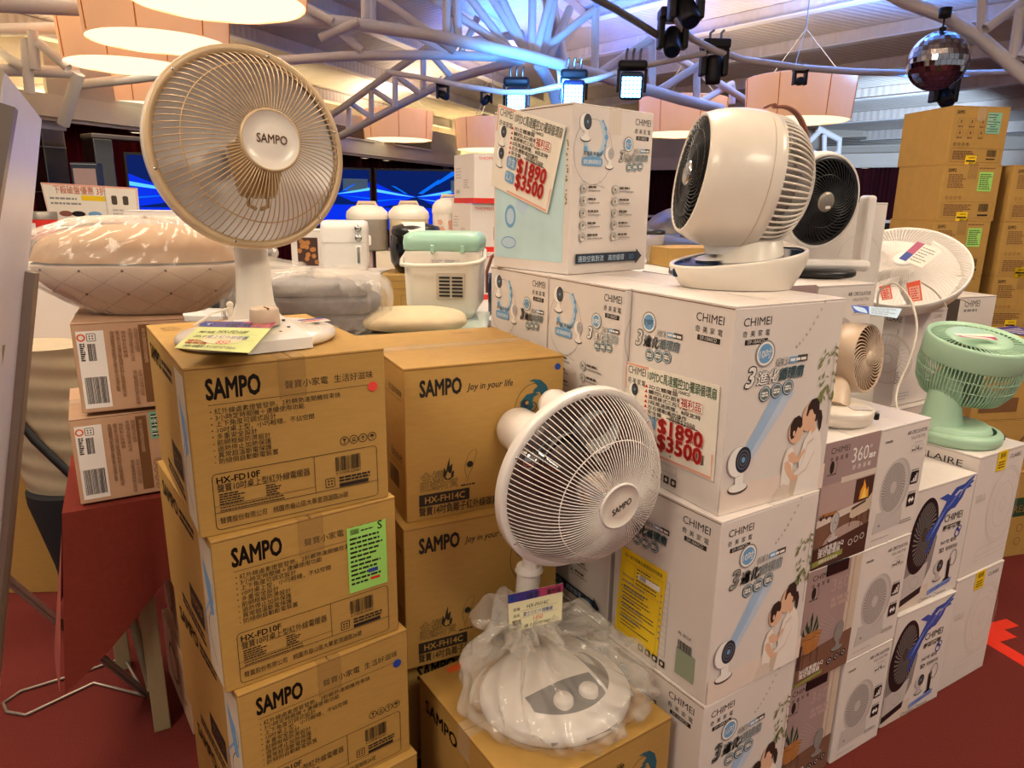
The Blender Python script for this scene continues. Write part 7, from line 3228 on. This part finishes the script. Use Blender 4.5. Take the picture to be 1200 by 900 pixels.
nar = goods_carton('tall narrow carton in bright print standing left of the pinkish cartons', (-2.21, 3.3), (-2.12, 3.02), .0, .25, 1.27, 'carton_white',
                   lambda f: [f.disc(.2 + .6 * rnd.random(), .04 + .9 * rnd.random(), .03, c_, 10, 1., 1.6) for c_ in ('red_ink', 'sky_ink', 'poster_pink', 'ink_soft', 'pale_sky_ink', 'red_ink', 'cyan_wash', 'poster_pink', 'sky_ink', 'ink_grey')] and None)


def gadget_print(f):
    f.rect(.1, .1, .9, .9, 'black_ink')
    f.disc(.5, .5, .03, 'brochure_dark', 16)
    f.lines(.2, .7, .8, .85, 1, .01, 'white_ink', 4)


labs = ['dark gadget carton, %s row, %s of the pair left of the pinkish cartons']
proto = None
for i in range(4):
    for j in range(2):
        lab = 'dark gadget carton, %s, %s of the pair, far left' % (('lowest row', 'second row', 'third row', 'top row')[i], ('left', 'right')[j])
        if proto is None:
            proto = carton('carton', lab, 'box', .165, .16, .125, 'brochure_dark', {'front': gadget_print}, 'dark gadget cartons at the far left', edge='ink')
            o = proto
        else:
            o = dup(proto, lab)
        put(o, -2.82 + .17 * j, 3.95, .62 + .127 * i, 0)
bb = carton('cardboard_box', 'brown carton under the dark gadget cartons at the far left', 'box', .38, .34, .618, 'kraft_far', {'front': plain_front}, None, tape='kraft_tape')
put(bb, -2.85, 3.88, 0, 0)
mb = MB()
P = [Vector((-2.72, 3.86, 1.42)), Vector((-2.70, 3.85, 1.30)), Vector((-2.66, 3.84, 1.15)), Vector((-2.60, 3.84, 1.02)), Vector((-2.57, 3.85, .95))]
mb.tube(P, .022, 'cable_black', 8)
mb.tube([p + Vector((-.05 + .02 * math.sin(i * 2), -.02, -.06)) for i, p in enumerate(P)], .012, 'cable_black', 8)
mb.tube([P[0], Vector((-2.74, 3.9, 1.20)), Vector((-2.75, 3.93, 1.135))], .012, 'cable_black', 8)
tag(mb.build('hose'), 'black hose hanging in front of the dark gadget cartons', 'hose')

# ---- behind the centre stack
counter('display_counter', 'white display counter behind the big white fan', .42, 2.62, 1.02, 3.3, 1.315)
bb = goods_carton('ochre carton behind the big white fan foot', (.60, 2.78), (.93, 2.86), 1.316, .2, .075, 'kraft')
t = thing('blender_jar', 'clear blender jar in blue light behind the big white fan', 'blender', (.57, 2.98, 1.316))
mb = MB()
mb.lathe([(.035, .0), (.04, .01), (.055, .12), (.052, .12), (.037, .012)], 'plastic_film_dense', 28)
mb.build('jar', t)
mb = MB()
mb.lathe([(.056, .12), (.056, .135), (.03, .14), (0, .14)], 'black_plastic', 28)
mb.build('lid', t)
goods_carton('small bright blue carton left of the blender jar', (.44, 2.95), (.52, 2.96), 1.316, .08, .085, 'blue_dot', lambda f: f.rect(.1, .2, .9, .5, 'sky_ink'))
for k_, (x, y, s, lab) in enumerate(((1.9, 8.2, 1.0, 'grey covered heap seen far behind, left of the big white fan'), (2.6, 9.5, 1.25, 'grey covered heap farthest back under the dark curtain'))):
    mb = MB()
    mb.grid(soft(0, 0, .6 * s, .9, .5, .62 * s, .5, .5, .05, 60 + k_), 50, 30, 'dull_steel')
    o = tag(mb.build('covered_heap'), lab, 'heap')
    o.location = (x, y, .0)
wc = carton('fan_carton', 'plain white carton with a faint fan outline behind the black-grilled fan', 'box', .27, .2, .37, 'carton_white',
            {'front': lambda f: (f.text('CHIMEI', .1, .09, .03, 'ink_soft', 0), f.ring(.7, .55, .09, .0012, 'ink_faint', 36, .9, 1.1))}, None, edge='ink_faint')
put(wc, .985, 2.40, 1.20, 8)
sup = carton('fan_carton', 'plain white carton under the faint-outline carton, hidden behind the circulator cartons', 'box', .34, .26, .598, 'carton_white', {}, None, edge='ink_faint')
put(sup, .96, 2.39, .60, 8)
put(dup(sup, 'plain white carton on the floor behind the circulator cartons'), 0.96, 2.39, .0, 8)

# ---- red tape on the carpet
mb = MB()
a, b = atz(1150, 745, 0), atz(1225, 790, 0)
d = (b - a).normalized()
n = Vector((-d.y, d.x, 0))
for s0, s1, w0, w1, tz in ((-.2, 1.2, -.03, .03, .0012), (.0, .05, .0301, .12, .0012), (-.05, -.0001, .0301, .20, .0012)):
    q = [a + d * s0 + n * w0, a + d * s1 + n * w0, a + d * s1 + n * w1, a + d * s0 + n * w1]
    mb.add([(p.x, p.y, tz) for p in q] + [(p.x, p.y, .0) for p in q], [[0, 1, 2, 3], [0, 1, 5, 4], [1, 2, 6, 5], [2, 3, 7, 6], [3, 0, 4, 7]], 'floor_tape')
tag(mb.build('floor_tape'), 'bright red marking tape on the carpet at the lower right', 'tape')

bpy.data.objects.remove(_fo)
